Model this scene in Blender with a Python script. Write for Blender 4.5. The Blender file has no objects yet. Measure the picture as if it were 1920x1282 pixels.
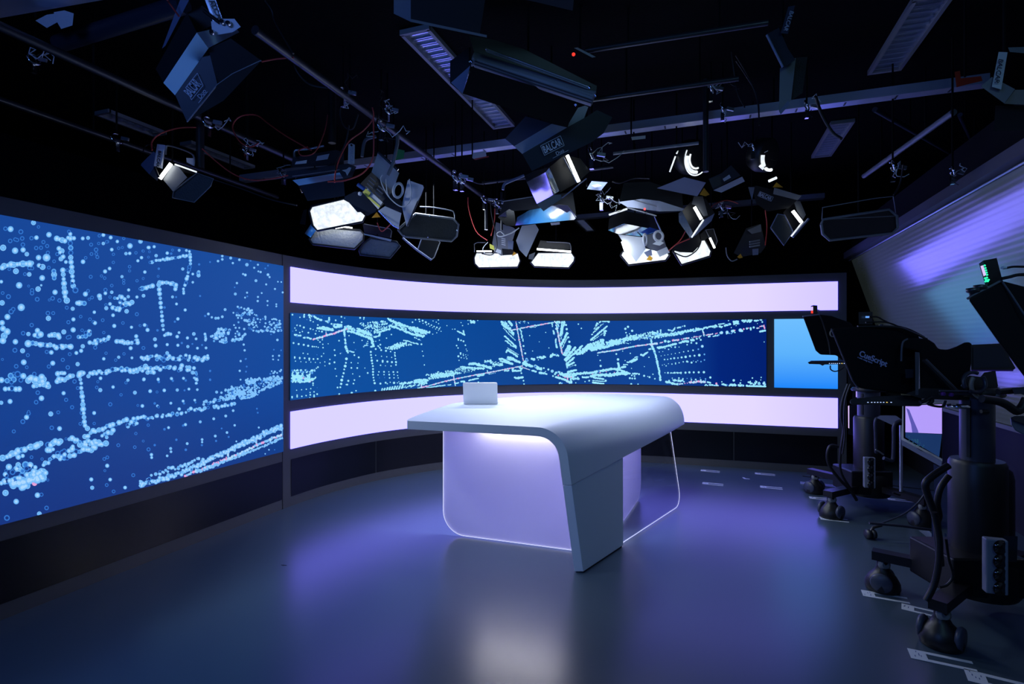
import bpy, math, random
import numpy as np
from mathutils import Vector, Matrix, Euler

# ---------------------------------------------------------------- camera, world, exposure, main lights
scene = bpy.context.scene
scene.view_settings.view_transform = 'Standard'
scene.view_settings.look = 'None'
scene.view_settings.exposure = 0.0
scene.view_settings.gamma = 1.0
scene.view_settings.use_curve_mapping = False
scene.cycles.use_denoising = True
scene.cycles.max_bounces = 6
scene.cycles.sample_clamp_indirect = 3.0

FPX, CX, CY, H = 1010.0, 960.0, 641.0, 1.45       # focal length and centre in photo pixels, lens height in metres
YAW = math.atan(360.0 / 1010.0)
FW = Vector((-math.sin(YAW), math.cos(YAW), 0)); RT = Vector((math.cos(YAW), math.sin(YAW), 0)); UP = Vector((0, 0, 1))
CAM = Vector((0, 0, H))
cam_d = bpy.data.cameras.new('camera'); cam = bpy.data.objects.new('camera', cam_d)
scene.collection.objects.link(cam); scene.camera = cam
cam_d.sensor_width = 36.0; cam_d.lens = FPX / 1920.0 * 36.0; cam_d.clip_start = 0.05; cam_d.clip_end = 60
cam.location = CAM; cam.rotation_euler = (math.radians(90), 0, YAW)

world = bpy.data.worlds.new('world'); scene.world = world; world.use_nodes = True
world.node_tree.nodes['Background'].inputs[0].default_value = (0.02, 0.03, 0.06, 1)
world.node_tree.nodes['Background'].inputs[1].default_value = 0.0

def area(name, loc, target, w, h, power, col, spread=180):
    d = bpy.data.lights.new(name, 'AREA'); d.shape = 'RECTANGLE'; d.size = w; d.size_y = h
    d.energy = power; d.color = col; d.spread = math.radians(spread)
    o = bpy.data.objects.new(name, d); scene.collection.objects.link(o); o.location = loc
    o.rotation_euler = (Vector(target) - Vector(loc)).to_track_quat('-Z', 'Y').to_euler()
    return o

def Uz_pre(pxl, Z, z): return FW * Z + RT * ((pxl - CX) / FPX * Z) + UP * z
# key lights: the front faces of the black soft lights that point away from the lens, towards the desk
COOL = (0.72, 0.84, 1.0)
area('key_light_centre', (-0.75, 4.25, 2.72), (-0.85, 5.0, 0.9), 0.7, 0.30, 12.5, COOL, 110)
area('key_light_left', (-3.1, 2.5, 2.60), (-1.6, 3.7, 0.9), 0.4, 0.25, 6, COOL, 90)
area('key_light_row', (-2.35, 4.2, 2.75), (-1.4, 4.6, 0.9), 0.5, 0.25, 12.5, COOL, 110)
area('back_light_centre', tuple(Uz_pre(972, 6.15, 2.36)), (-1.3, 4.2, 0.8), 0.8, 0.12, 16, (0.85, 0.92, 1.0), 130)
# added fill behind the lens, no such lamps in view; lifts dark front faces
area('added_fill_blue', (-1.8, -1.0, 2.7), (-1.3, 4.0, 1.0), 1.6, 0.6, 26, (0.12, 0.28, 1.0))
area('added_fill_cool', (0.9, 0.6, 2.7), (-0.8, 3.8, 0.8), 0.8, 0.4, 3.5, (0.30, 0.70, 1.0), 120)

# ---------------------------------------------------------------- materials
def lin(c):
    c /= 255.0
    return c / 12.92 if c <= 0.04045 else ((c + 0.055) / 1.055) ** 2.4
def S(r, g, b): return (lin(r), lin(g), lin(b), 1.0)

MATS = {}
def mat(name, base=(0.5, 0.5, 0.5, 1), rough=0.5, metal=0.0, emit=None, strength=1.0, bump=None, spec=0.5, noise=None, coat=0.0):
    m = bpy.data.materials.new(name); m.use_nodes = True
    nt = m.node_tree; b = nt.nodes['Principled BSDF']
    b.inputs['Base Color'].default_value = base if len(base) == 4 else (*base, 1)
    b.inputs['Roughness'].default_value = rough; b.inputs['Metallic'].default_value = metal
    b.inputs['Specular IOR Level'].default_value = spec
    b.inputs['Coat Weight'].default_value = coat
    if emit:
        b.inputs['Emission Color'].default_value = emit if len(emit) == 4 else (*emit, 1)
        b.inputs['Emission Strength'].default_value = strength
    if bump or noise:
        tc = nt.nodes.new('ShaderNodeTexCoord')
        n = nt.nodes.new('ShaderNodeTexNoise'); nt.links.new(tc.outputs['Object'], n.inputs['Vector'])
        n.inputs['Scale'].default_value = (bump or noise)[0]; n.inputs['Detail'].default_value = 3
        if bump:
            bp = nt.nodes.new('ShaderNodeBump'); bp.inputs['Strength'].default_value = bump[1]; bp.inputs['Distance'].default_value = 0.01
            nt.links.new(n.outputs['Fac'], bp.inputs['Height']); nt.links.new(bp.outputs['Normal'], b.inputs['Normal'])
        if noise:
            mr = nt.nodes.new('ShaderNodeMapRange'); mr.inputs['To Min'].default_value = max(0, rough - noise[1]); mr.inputs['To Max'].default_value = rough + noise[1]
            nt.links.new(n.outputs['Fac'], mr.inputs['Value']); nt.links.new(mr.outputs['Result'], b.inputs['Roughness'])
    MATS[name] = m
    return m

mat('floor_paint', (0.055, 0.086, 0.120), 0.29, spec=0.9)
mat('ceiling_black', (0.002, 0.002, 0.0025), 0.9, bump=(60, 0.5), spec=0.06)
mat('room_black', (0.005, 0.005, 0.006), 0.9, spec=0.15)
mat('set_frame', (0.062, 0.066, 0.068), 0.42, spec=0.5, noise=(3, 0.04))
mat('set_gloss_black', (0.004, 0.0045, 0.006), 0.22, spec=0.4)
mat('desk_white', (0.76, 0.81, 0.92), 0.45, spec=0.4)
mat('desk_edge_blue', (0.74, 0.78, 0.83), 0.45, spec=0.4)
mat('laptop_white', (0.82, 0.84, 0.86), 0.3)
mat('laptop_grey', (0.25, 0.26, 0.28), 0.4)
mat('black_metal', (0.012, 0.012, 0.014), 0.42, spec=0.5)
mat('black_satin', (0.022, 0.023, 0.027), 0.35, spec=0.6)
mat('black_gloss', (0.008, 0.008, 0.01), 0.12, spec=0.6)
mat('black_cloth', (0.006, 0.006, 0.009), 0.85, spec=0.2)
mat('dark_navy', (0.018, 0.024, 0.042), 0.45)
mat('grey_metal', (0.22, 0.23, 0.25), 0.4)
mat('light_grey_paint', (0.66, 0.68, 0.74), 0.4)
mat('blue_grey_paint', (0.20, 0.23, 0.36), 0.35)
mat('aluminium', (0.72, 0.74, 0.78), 0.28, metal=0.9)
mat('brushed_aluminium', (0.80, 0.83, 0.90), 0.36, metal=0.85)
mat('mirror_aluminium', (0.85, 0.87, 0.92), 0.10, metal=1.0, bump=(3.5, 0.12))
mat('hammered_aluminium', (0.75, 0.78, 0.82), 0.30, metal=0.85, bump=(55, 0.55))
mat('mesh_dark', (0.045, 0.05, 0.05), 0.5, bump=(120, 0.5))
mat('hammered_dark', (0.26, 0.28, 0.32), 0.35, metal=0.3, bump=(45, 0.9))
mat('brushed_dark', (0.10, 0.11, 0.15), 0.35, metal=0.5)
mat('blue_grey_dark', (0.05, 0.06, 0.10), 0.4)
mat('chrome', (0.8, 0.82, 0.86), 0.12, metal=1.0)
mat('cable_black', (0.010, 0.010, 0.012), 0.45)
mat('cable_red', (0.55, 0.06, 0.045), 0.4)
mat('cable_white', (0.75, 0.77, 0.8), 0.4)
mat('cable_orange', (0.5, 0.09, 0.03), 0.4)
mat('label_white', (0.85, 0.87, 0.9), 0.5)
mat('label_grey', (0.60, 0.64, 0.76), 0.5)
mat('label_yellow', (0.75, 0.72, 0.08), 0.5)
mat('plastic_orange', (0.9, 0.42, 0.03), 0.4)
mat('plastic_green', (0.03, 0.28, 0.09), 0.5)
mat('plastic_red', (0.45, 0.04, 0.02), 0.5)
mat('plastic_blue', (0.03, 0.11, 0.45), 0.4)
mat('plastic_white', (0.62, 0.63, 0.66), 0.5)
mat('tape_white', (0.62, 0.66, 0.74), 0.6)
mat('ink_blue', (0.08, 0.12, 0.30), 0.6)
mat('tray_metal', (0.62, 0.64, 0.78), 0.34, metal=0.5)
mat('trim_grey', (0.10, 0.10, 0.13), 0.45)
mat('low_wall', (0.012, 0.012, 0.022), 0.6)
mat('lettering_violet', (0.55, 0.55, 0.90), 0.5)
mat('knob_violet', (0.16, 0.03, 0.30), 0.4)
mat('sill_cream', (0.24, 0.24, 0.22), 0.5)
mat('rubber', (0.015, 0.015, 0.017), 0.6)
mat('lamp_white', (0.9, 0.9, 0.9), 0.5, emit=(0.90, 0.97, 1.0), strength=1.2, bump=(70, 0.3))
mat('lamp_tube', (0.9, 0.9, 0.9), 0.5, emit=(0.95, 1.0, 0.98), strength=5.0)
mat('led_red', (0.2, 0, 0), 0.5, emit=(1, 0.05, 0.03), strength=1.0)
mat('led_green', (0, 0.2, 0.1), 0.5, emit=(0.03, 0.9, 0.45), strength=1.1)
mat('led_white', (0.5, 0.5, 0.5), 0.5, emit=(0.45, 0.6, 1.0), strength=1.0)
mat('led_amber', (0.5, 0.4, 0.1), 0.5, emit=(1.0, 0.7, 0.15), strength=1.0)
mat('led_blue', (0.1, 0.2, 0.5), 0.5, emit=(0.15, 0.4, 1.0), strength=1.0)
mat('lavender_glow', (0.02, 0.02, 0.02), 0.3, emit=(0.45, 0.33, 0.95), strength=1.0)  # on the floor monitor this paints the light panels' reflection
mat('display_pink', (0.02, 0.02, 0.02), 0.3, emit=(0.75, 0.55, 1.0), strength=1.0)
mat('reflection_navy', (0.01, 0.02, 0.04), 0.3, emit=(0.008, 0.03, 0.11), strength=1.0)
mat('reflection_teal', (0.01, 0.02, 0.04), 0.3, emit=(0.02, 0.11, 0.16), strength=1.0)
mat('reflection_silhouette', (0.01, 0.02, 0.04), 0.3, emit=(0.10, 0.09, 0.42), strength=1.0)  # dark silhouette inside the painted monitor reflection
mat('dot_bright', (0, 0, 0), 0.6, emit=S(156, 231, 255), strength=1.0)
mat('dot_soft', (0, 0, 0), 0.6, emit=S(126, 192, 250), strength=1.0)
mat('dot_soft_pale', (0, 0, 0), 0.6, emit=S(172, 216, 255), strength=1.0)
mat('dot_mid', (0, 0, 0), 0.6, emit=S(92, 168, 240), strength=1.0)
mat('dot_dim', (0, 0, 0), 0.6, emit=S(50, 118, 208), strength=1.0)
mat('dot_pink', (0, 0, 0), 0.6, emit=S(226, 160, 215), strength=1.0)
mat('dot_pale', (0, 0, 0), 0.6, emit=S(196, 214, 250), strength=1.0)
mat('under_desk_led', (0.9, 0.9, 0.9), 0.5, emit=(1.0, 0.96, 0.98), strength=36.0)
mat('side_led', (0.9, 0.9, 0.9), 0.5, emit=(0.85, 0.78, 1.0), strength=30.0)
mat('hammered_light', (0.72, 0.75, 0.80), 0.35, metal=0.15, bump=(45, 0.9))

def grad_emit(name, stops, axis, lo, hi, stops2=None, axis2=None, lo2=0, hi2=1, fac2=0.5, gloss=0.35):
    """a display panel whose image runs through several colours along one object axis"""
    m = bpy.data.materials.new(name); m.use_nodes = True; nt = m.node_tree; b = nt.nodes['Principled BSDF']
    b.inputs['Base Color'].default_value = (0.004, 0.004, 0.006, 1); b.inputs['Roughness'].default_value = gloss; b.inputs['Specular IOR Level'].default_value = 0.12
    tc = nt.nodes.new('ShaderNodeTexCoord'); sx = nt.nodes.new('ShaderNodeSeparateXYZ'); nt.links.new(tc.outputs['Object'], sx.inputs[0])
    def ramp(st, ax, l, h):
        mr = nt.nodes.new('ShaderNodeMapRange'); mr.inputs['From Min'].default_value = l; mr.inputs['From Max'].default_value = h
        nt.links.new(sx.outputs[ax], mr.inputs['Value'])
        r = nt.nodes.new('ShaderNodeValToRGB'); nt.links.new(mr.outputs['Result'], r.inputs['Fac'])
        while len(r.color_ramp.elements) < len(st): r.color_ramp.elements.new(0.5)
        for e, (p, c) in zip(r.color_ramp.elements, st): e.position = p; e.color = c
        return r.outputs['Color']
    col = ramp(stops, axis, lo, hi)
    if stops2:
        c2 = ramp(stops2, axis2, lo2, hi2)
        mx = nt.nodes.new('ShaderNodeMix'); mx.data_type = 'RGBA'; mx.inputs[0].default_value = fac2
        nt.links.new(col, mx.inputs[6]); nt.links.new(c2, mx.inputs[7]); col = mx.outputs[2]
    nt.links.new(col, b.inputs['Emission Color']); b.inputs['Emission Strength'].default_value = 1.0
    MATS[name] = m; return m
# measured screen colours; the light strips are strongly violet and far brighter than the image can hold in blue
def mottle(name, lo, hi, sc):
    m = MATS[name]; nt = m.node_tree; b = nt.nodes['Principled BSDF']; tc = nt.nodes.new('ShaderNodeTexCoord'); n = nt.nodes.new('ShaderNodeTexNoise'); n.inputs['Scale'].default_value = sc; n.inputs['Detail'].default_value = 6; n.inputs['Roughness'].default_value = 0.7
    nt.links.new(tc.outputs['Object'], n.inputs['Vector']); mr = nt.nodes.new('ShaderNodeMapRange'); mr.inputs['From Min'].default_value = 0.3; mr.inputs['From Max'].default_value = 0.7; mr.inputs['To Min'].default_value = lo; mr.inputs['To Max'].default_value = hi
    nt.links.new(n.outputs['Fac'], mr.inputs['Value']); nt.links.new(mr.outputs['Result'], b.inputs['Emission Strength'])
mottle('lamp_white', 0.62, 1.35, 22)
K1 = (0.72, 0.66, 4.2, 1); K2 = (0.79, 0.75, 3.9, 1); K3 = (0.79, 0.70, 4.0, 1); K4 = (0.64, 0.56, 4.2, 1)
grad_emit('strip_violet', [(0, K1), (0.45, K2), (0.8, K3), (1, K4)], 'X', -3.4, 1.5)
grad_emit('screen_left', [(0, S(20, 62, 138)), (0.5, S(26, 72, 150)), (1, S(0, 78, 158))], 'Y', 1.2, 3.8,
          [(0, S(24, 34, 112)), (0.35, S(20, 62, 146)), (1, S(24, 74, 158))], 'Z', 0.5, 2.1, 0.5)
grad_emit('screen_back', [(0, S(8, 78, 158)), (0.45, S(5, 62, 142)), (0.72, S(14, 68, 150)), (0.86, S(0, 36, 122)), (1, S(0, 30, 112))], 'X', -3.4, 0.75)
grad_emit('screen_blue', [(0, S(30, 135, 252)), (0.5, S(92, 178, 252)), (1, S(110, 190, 255))], 'Z', 0.94, 1.7)

def shader(name, build):
    m = bpy.data.materials.new(name); m.use_nodes = True; nt = m.node_tree; nt.nodes.clear()
    out = nt.nodes.new('ShaderNodeOutputMaterial'); nt.links.new(build(nt), out.inputs['Surface']); MATS[name] = m
def clear_glass(nt):
    g = nt.nodes.new('ShaderNodeBsdfGlossy'); g.inputs['Roughness'].default_value = 0.02
    t = nt.nodes.new('ShaderNodeBsdfTransparent'); t.inputs['Color'].default_value = (0.93, 0.95, 1, 1)
    lw = nt.nodes.new('ShaderNodeLayerWeight'); f = nt.nodes.new('ShaderNodeMath'); f.operation = 'POWER'; f.inputs[1].default_value = 4.0
    nt.links.new(lw.outputs['Facing'], f.inputs[0]); m_ = nt.nodes.new('ShaderNodeMath'); m_.operation = 'MULTIPLY_ADD'; m_.inputs[1].default_value = 0.5; m_.inputs[2].default_value = 0.025
    nt.links.new(f.outputs[0], m_.inputs[0]); f = m_
    mx = nt.nodes.new('ShaderNodeMixShader'); nt.links.new(f.outputs[0], mx.inputs[0]); nt.links.new(t.outputs[0], mx.inputs[1]); nt.links.new(g.outputs[0], mx.inputs[2])
    return mx.outputs[0]
shader('clear_glass', clear_glass)
def frosted(nt):
    d = nt.nodes.new('ShaderNodeBsdfDiffuse'); d.inputs['Color'].default_value = (0.75, 0.74, 0.85, 1)
    t = nt.nodes.new('ShaderNodeBsdfTranslucent'); t.inputs['Color'].default_value = (0.80, 0.78, 0.95, 1)
    mx = nt.nodes.new('ShaderNodeMixShader'); mx.inputs[0].default_value = 0.62
    nt.links.new(d.outputs[0], mx.inputs[1]); nt.links.new(t.outputs[0], mx.inputs[2])
    g = nt.nodes.new('ShaderNodeBsdfGlossy'); g.inputs['Roughness'].default_value = 0.35
    m2 = nt.nodes.new('ShaderNodeMixShader'); m2.inputs[0].default_value = 0.06
    nt.links.new(mx.outputs[0], m2.inputs[1]); nt.links.new(g.outputs[0], m2.inputs[2])
    return m2.outputs[0]
shader('frosted_glass', frosted)
mat('glass_edge', (0.95, 0.95, 1.0), 0.3, emit=(0.75, 0.75, 1.0), strength=0.8)  # edge glow put in as emission, standing in for light piped through glass
def blind(nt):
    # closed pale slats: gloss stretched across the slats
    tc = nt.nodes.new('ShaderNodeTexCoord'); w = nt.nodes.new('ShaderNodeTexWave'); w.bands_direction = 'Z'
    w.inputs['Scale'].default_value = 9.0; w.inputs['Distortion'].default_value = 0.0
    nt.links.new(tc.outputs['Object'], w.inputs['Vector'])
    bp = nt.nodes.new('ShaderNodeBump'); bp.inputs['Strength'].default_value = 0.10; bp.inputs['Distance'].default_value = 0.01
    nt.links.new(w.outputs['Fac'], bp.inputs['Height'])
    b = nt.nodes.new('ShaderNodeBsdfPrincipled'); b.inputs['Base Color'].default_value = (0.30, 0.32, 0.27, 1)
    b.inputs['Roughness'].default_value = 0.25; b.inputs['Specular IOR Level'].default_value = 0.6
    b.inputs['Emission Color'].default_value = (0.62, 0.82, 0.74, 1); b.inputs['Emission Strength'].default_value = 0.017  # faint glow added to the slats in place of control-room light behind
    b.inputs['Coat Weight'].default_value = 1.0; b.inputs['Coat Roughness'].default_value = 0.15; b.inputs['Coat IOR'].default_value = 1.9
    nt.links.new(bp.outputs['Normal'], b.inputs['Normal'])
    return b.outputs[0]
shader('blind_slats', blind)

# ---------------------------------------------------------------- geometry helpers
COL = scene.collection
def mirror_n(reg, c, Z, target):
    # tilt of a polished flap that shows the lens the given spot of the set (relative to the lens, as camdir takes it)
    x0, y0, s = REG[reg]; P = U(x0 + c[0] / s, y0 + c[1] / s, Z); n = ((Vector(target) - P).normalized() - (P - CAM).normalized()).normalized()
    return (n.dot(RT), n.dot(UP), -n.dot(FW))
class MB:
    def __init__(s): s.v = []; s.f = []; s.m = []; s.sm = []
    def add(s, vs, fs, mi=0, smooth=False):
        o = len(s.v); s.v += [Vector(v) for v in vs]
        for f in fs: s.f.append([o + i for i in f]); s.m.append(mi); s.sm.append(smooth)
        return s
    def box(s, c, size, rz=0.0, rot=None, mi=0):
        hx, hy, hz = size[0] / 2, size[1] / 2, size[2] / 2; M = rot if rot is not None else Matrix.Rotation(rz, 3, 'Z'); c = Vector(c)
        vs = [c + M @ Vector((x, y, z)) for x in (-hx, hx) for y in (-hy, hy) for z in (-hz, hz)]
        return s.add(vs, [(0, 1, 3, 2), (4, 6, 7, 5), (0, 4, 5, 1), (2, 3, 7, 6), (0, 2, 6, 4), (1, 5, 7, 3)], mi)
    def prism(s, pts, vec, mi=0, mi_side=None):
        n = len(pts); vec = Vector(vec); pts = [Vector(p) for p in pts]
        s.add(pts + [p + vec for p in pts], [list(range(n)), list(range(2 * n - 1, n - 1, -1))], mi)
        o = len(s.v) - 2 * n
        for i in range(n):
            j = (i + 1) % n; s.f.append([o + i, o + n + i, o + n + j, o + j]); s.m.append(mi if mi_side is None else mi_side); s.sm.append(False)
        return s
    def bar(s, a, b, w, h=None, up=(0, 0, 1), mi=0):
        a = Vector(a); b = Vector(b); d = (b - a); L = d.length; d.normalize()
        x = d.cross(Vector(up)); x = x.normalized() if x.length > 1e-4 else Vector((1, 0, 0)); z = x.cross(d)
        return s.box((a + b) / 2, (w, L, h or w), rot=Matrix((x, d, z)).transposed(), mi=mi)
    def tube(s, pts, r, n=8, mi=0, cap=True):
        pts = [Vector(p) for p in pts]; rings = []; prev = None
        for i, p in enumerate(pts):
            t = (pts[min(i + 1, len(pts) - 1)] - pts[max(i - 1, 0)])
            if t.length < 1e-7: t = Vector((0, 0, 1))
            t.normalize()
            ref = Vector((0, 0, 1)) if abs(t.z) < 0.95 else Vector((1, 0, 0))
            if prev is None: x = t.cross(ref).normalized()
            else:
                x = prev - t * prev.dot(t); x = x.normalized() if x.length > 1e-5 else t.cross(ref).normalized()
            prev = x; y = t.cross(x); rr = r[i] if isinstance(r, (list, tuple)) else r
            rings.append([p + (x * math.cos(a) + y * math.sin(a)) * rr for a in [2 * math.pi * k / n for k in range(n)]])
        vs = [v for rg in rings for v in rg]
        fs = [(i * n + k, i * n + (k + 1) % n, (i + 1) * n + (k + 1) % n, (i + 1) * n + k) for i in range(len(pts) - 1) for k in range(n)]
        s.add(vs, fs, mi, True)
        if cap: s.add(rings[0], [list(range(n))[::-1]], mi); s.add(rings[-1], [list(range(n))], mi)
        return s
    def lathe(s, c, prof, n=24, axis=(0, 0, 1), mi=0):
        c = Vector(c); ax = Vector(axis).normalized()
        return s.tube([c + ax * h for _, h in prof], [max(r, 1e-4) for r, _ in prof], n, mi, cap=True)
    def ring(s, c, ax, R, r, n=28, m=6, mi=0, a0=0, a1=2 * math.pi):
        c = Vector(c); ax = Vector(ax).normalized(); x = ax.orthogonal().normalized(); y = ax.cross(x)
        full = abs(a1 - a0 - 2 * math.pi) < 1e-3
        return s.tube([c + (x * math.cos(a) + y * math.sin(a)) * R for a in [a0 + (a1 - a0) * k / n for k in range(n + 1)]], r, m, mi, cap=not full)
    def build(s, name, mats, parent=None, bevel=0.0, label=None):
        me = bpy.data.meshes.new(name)
        org = parent_world(parent) if parent else Vector((0, 0, 0))
        me.from_pydata([tuple(v - org) for v in s.v], [], s.f)
        if isinstance(mats, str): mats = [mats]
        for mname in mats: me.materials.append(MATS[mname])
        for p, mi, sm in zip(me.polygons, s.m, s.sm): p.material_index = mi; p.use_smooth = sm
        me.validate(); me.update()
        o = bpy.data.objects.new(name, me); COL.objects.link(o)
        if parent: o.parent = parent
        if bevel:
            b = o.modifiers.new('bevel', 'BEVEL'); b.width = bevel; b.segments = 2; b.limit_method = 'ANGLE'
        if label: o['label'] = label
        return o
def parent_world(p):
    v = Vector(p.location)
    while p.parent: p = p.parent; v += Vector(p.location)
    return v
def thing(name, label, cat, loc=(0, 0, 0), group=None):
    o = bpy.data.objects.new(name, None); COL.objects.link(o); o.location = loc; o.empty_display_size = 0.1
    o['label'] = label; o['category'] = cat
    if group: o['group'] = group
    return o
def tag(o, label, cat, group=None, kind=None):
    o['label'] = label; o['category'] = cat
    if group: o['group'] = group
    if kind: o['kind'] = kind
    return o
def struct(o, label=None):
    o['kind'] = 'structure'
    if label: o['label'] = label
    return o
def U(px, py, Z): return CAM + FW * Z + RT * ((px - CX) / FPX * Z) + UP * ((CY - py) / FPX * Z)
def Uz(px, py, z):                       # point of a pixel ray at height z
    return U(px, py, FPX * (z - H) / (CY - py))
def camdir(n): return (RT * n[0] + UP * n[1] - FW * n[2]).normalized()     # n = (right, up, towards the lens)
REG = dict(p=(0, 0, 1), a=(240, 220, 6), b=(520, 250, 5.128), c=(840, 220, 4.273), d=(1100, 250, 4.75), e=(1300, 230, 4.7475),
           g=(0, 0, 2.981), h=(480, 0, 2.981), i=(900, 0, 2.981), j=(1380, 0, 2.981), k=(1480, 460, 3.77), l=(1480, 720, 4.273),
           m=(1500, 960, 3.981), n=(1560, 560, 4.272), o=(1700, 760, 4.273))
def px(reg, pts): x0, y0, s = REG[reg]; return [(x0 + x / s, y0 + y / s) for x, y in pts]
class Face:
    """a real plane in the room: through the point of a pixel at depth Z, with normal n given relative to the lens"""
    def __init__(s, reg, pts, Z, n=(0, 0, 1)):
        P = px(reg, pts); s.reg = reg; s.c = U(sum(p[0] for p in P) / len(P), sum(p[1] for p in P) / len(P), Z); s.n = camdir(n)
        s.pts = [s.at(p) for p in P]
    def at(s, p):
        d = FW + RT * ((p[0] - CX) / FPX) + UP * ((CY - p[1]) / FPX)
        return CAM + d * ((s.c - CAM).dot(s.n) / d.dot(s.n))
    def z(s, x, y): return s.at(px(s.reg, [(x, y)])[0])
def slab(reg, pts, Z, n=(0, 0, 1), th=0.012, mb=None, mi=0, back=0.0):
    f = Face(reg, pts, Z, n); mb = mb or MB(); P = f.pts
    nn = Vector((0, 0, 0))
    for i in range(len(P)): nn += P[i].cross(P[(i + 1) % len(P)])
    c = sum(P, Vector()) / len(P)
    vec = -f.n * th if back == 0 else (c - CAM).normalized() * th
    if nn.dot(vec) > 0: P = P[::-1]
    mb.prism(P, vec, mi); return mb
def rim(reg, pts, Z, n=(0, 0, 1), r=0.006, mb=None, mi=0, off=0.0):
    f = Face(reg, pts, Z, n); mb = mb or MB(); P = [p + f.n * off for p in f.pts]; mb.tube(P + [P[0]], r, 6, mi); return mb
def text(body, name, mats, parent, origin, xdir, ydir, size, th=0.002, bold=False, fit=None):
    cu = bpy.data.curves.new(name, 'FONT'); cu.body = body; cu.size = size; cu.extrude = th / 2; cu.align_x = 'LEFT'
    if bold: cu.offset = size * 0.02
    tmp = bpy.data.objects.new(name + '_tmp', cu); COL.objects.link(tmp)
    dg = bpy.context.evaluated_depsgraph_get(); me = bpy.data.meshes.new_from_object(tmp.evaluated_get(dg))
    bpy.data.objects.remove(tmp); bpy.data.curves.remove(cu)
    if fit:
        xs = [v.co.x for v in me.vertices]; ys = [v.co.y for v in me.vertices]
        me.transform(Matrix.Translation((-min(xs), -min(ys), 0))); me.transform(Matrix.Diagonal((fit[0] / (max(xs) - min(xs)), fit[1] / (max(ys) - min(ys)), 1, 1)))
    x = Vector(xdir).normalized(); z = x.cross(Vector(ydir)).normalized(); y = z.cross(x)
    M = Matrix((x, y, z)).transposed().to_4x4(); M.translation = Vector(origin) - parent_world(parent)
    me.transform(M); me.materials.clear(); me.materials.append(MATS[mats]); o = bpy.data.objects.new(name, me); COL.objects.link(o); o.parent = parent
    return o

# ---------------------------------------------------------------- the set wall's line on the floor
CTRL = [(-3.45, -1.6), (-3.45, 0.2), (-3.45, 1.5), (-3.45, 2.8), (-3.44, 3.84), (-3.36, 4.41), (-3.16, 4.98), (-2.74, 5.60), (-2.14, 6.12), (-1.53, 6.45), (-0.75, 6.64), (0.18, 6.71), (1.0, 6.74), (1.58, 6.77), (2.2, 6.79)]
def catmull(c, sub=16):
    out = []
    for i in range(1, len(c) - 2):
        p0, p1, p2, p3 = [np.array(c[i + k]) for k in (-1, 0, 1, 2)]
        for k in range(sub):
            t = k / sub; out.append(0.5 * ((2 * p1) + (-p0 + p2) * t + (2 * p0 - 5 * p1 + 4 * p2 - p3) * t * t + (-p0 + 3 * p1 - 3 * p2 + p3) * t ** 3))
    out.append(np.array(c[-2])); return out
PATH = catmull(CTRL); _s = [0.0]
for a, b in zip(PATH[:-1], PATH[1:]): _s.append(_s[-1] + float(np.linalg.norm(b - a)))
PS = np.array(_s); PX = np.array([p[0] for p in PATH]); PY = np.array([p[1] for p in PATH])
def wp(s):                                # point and inward normal of the wall line
    e = 0.01; a = (np.interp(s - e, PS, PX), np.interp(s - e, PS, PY)); b = (np.interp(s + e, PS, PX), np.interp(s + e, PS, PY))
    d = Vector((b[0] - a[0], b[1] - a[1], 0)).normalized()
    return Vector((np.interp(s, PS, PX), np.interp(s, PS, PY), 0)), Vector((d.y, -d.x, 0))
_SS = np.linspace(0.5, PS[-1], 900); _PP = []
for s_ in _SS:
    p, n = wp(s_); p = p + n * 0.012; _PP.append(CX + FPX * p.dot(RT) / max(p.dot(FW), 0.05) if p.dot(FW) > 0.3 else -9000)
_PP = np.array(_PP)
def s_at(pxl): return float(np.interp(pxl, _PP, _SS))
def wall_pt(pxl, pyl, off=0.012):
    p, n = wp(s_at(pxl)); p = p + n * off; return Vector((p.x, p.y, H + (CY - pyl) / FPX * p.dot(FW)))
def ribbon(s0, s1, z0, z1, off, th, mb=None, mi=0, step=0.06):
    mb = mb or MB(); n = max(1, int((s1 - s0) / step)); fr = []; bk = []
    for i in range(n + 1):
        p, nn = wp(s0 + (s1 - s0) * i / n); fr.append(p + nn * off); bk.append(p + nn * (off - th))
    vs = []
    for a, b in zip(fr, bk): vs += [(a.x, a.y, z0), (a.x, a.y, z1), (b.x, b.y, z1), (b.x, b.y, z0)]
    fs = []
    for i in range(n):
        o = 4 * i
        for k in range(4): fs.append((o + k, o + (k + 1) % 4, o + 4 + (k + 1) % 4, o + 4 + k))
    fs += [(3, 2, 1, 0), (4 * n, 4 * n + 1, 4 * n + 2, 4 * n + 3)]
    return mb.add(vs, fs, mi, False)
# ---------------------------------------------------------------- room shell
def quad(name, pts, m, kind=True):
    mb = MB(); mb.add(pts, [tuple(range(len(pts)))]); o = mb.build(name, m)
    if kind: struct(o)
    return o
CEIL = 3.35
struct(MB().box((-0.6, 3.6, -0.05), (11.0, 11.4, 0.10)).build('floor', 'floor_paint'), 'dark grey painted studio floor with a satin sheen')
struct(MB().box((-0.6, 3.6, CEIL + 0.05), (11.0, 11.4, 0.10)).build('ceiling', 'ceiling_black'))
struct(MB().box((-0.6, 9.25, CEIL / 2), (11.0, 0.10, CEIL)).build('wall_back', 'room_black'))
struct(MB().box((-6.05, 3.6, CEIL / 2), (0.10, 11.4, CEIL)).build('wall_left', 'room_black'))
struct(MB().box((-0.6, -2.05, CEIL / 2), (11.0, 0.10, CEIL)).build('wall_front', 'room_black'))
struct(MB().box((4.85, 3.6, CEIL / 2), (0.10, 11.4, CEIL)).build('wall_right', 'room_black'))
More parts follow.
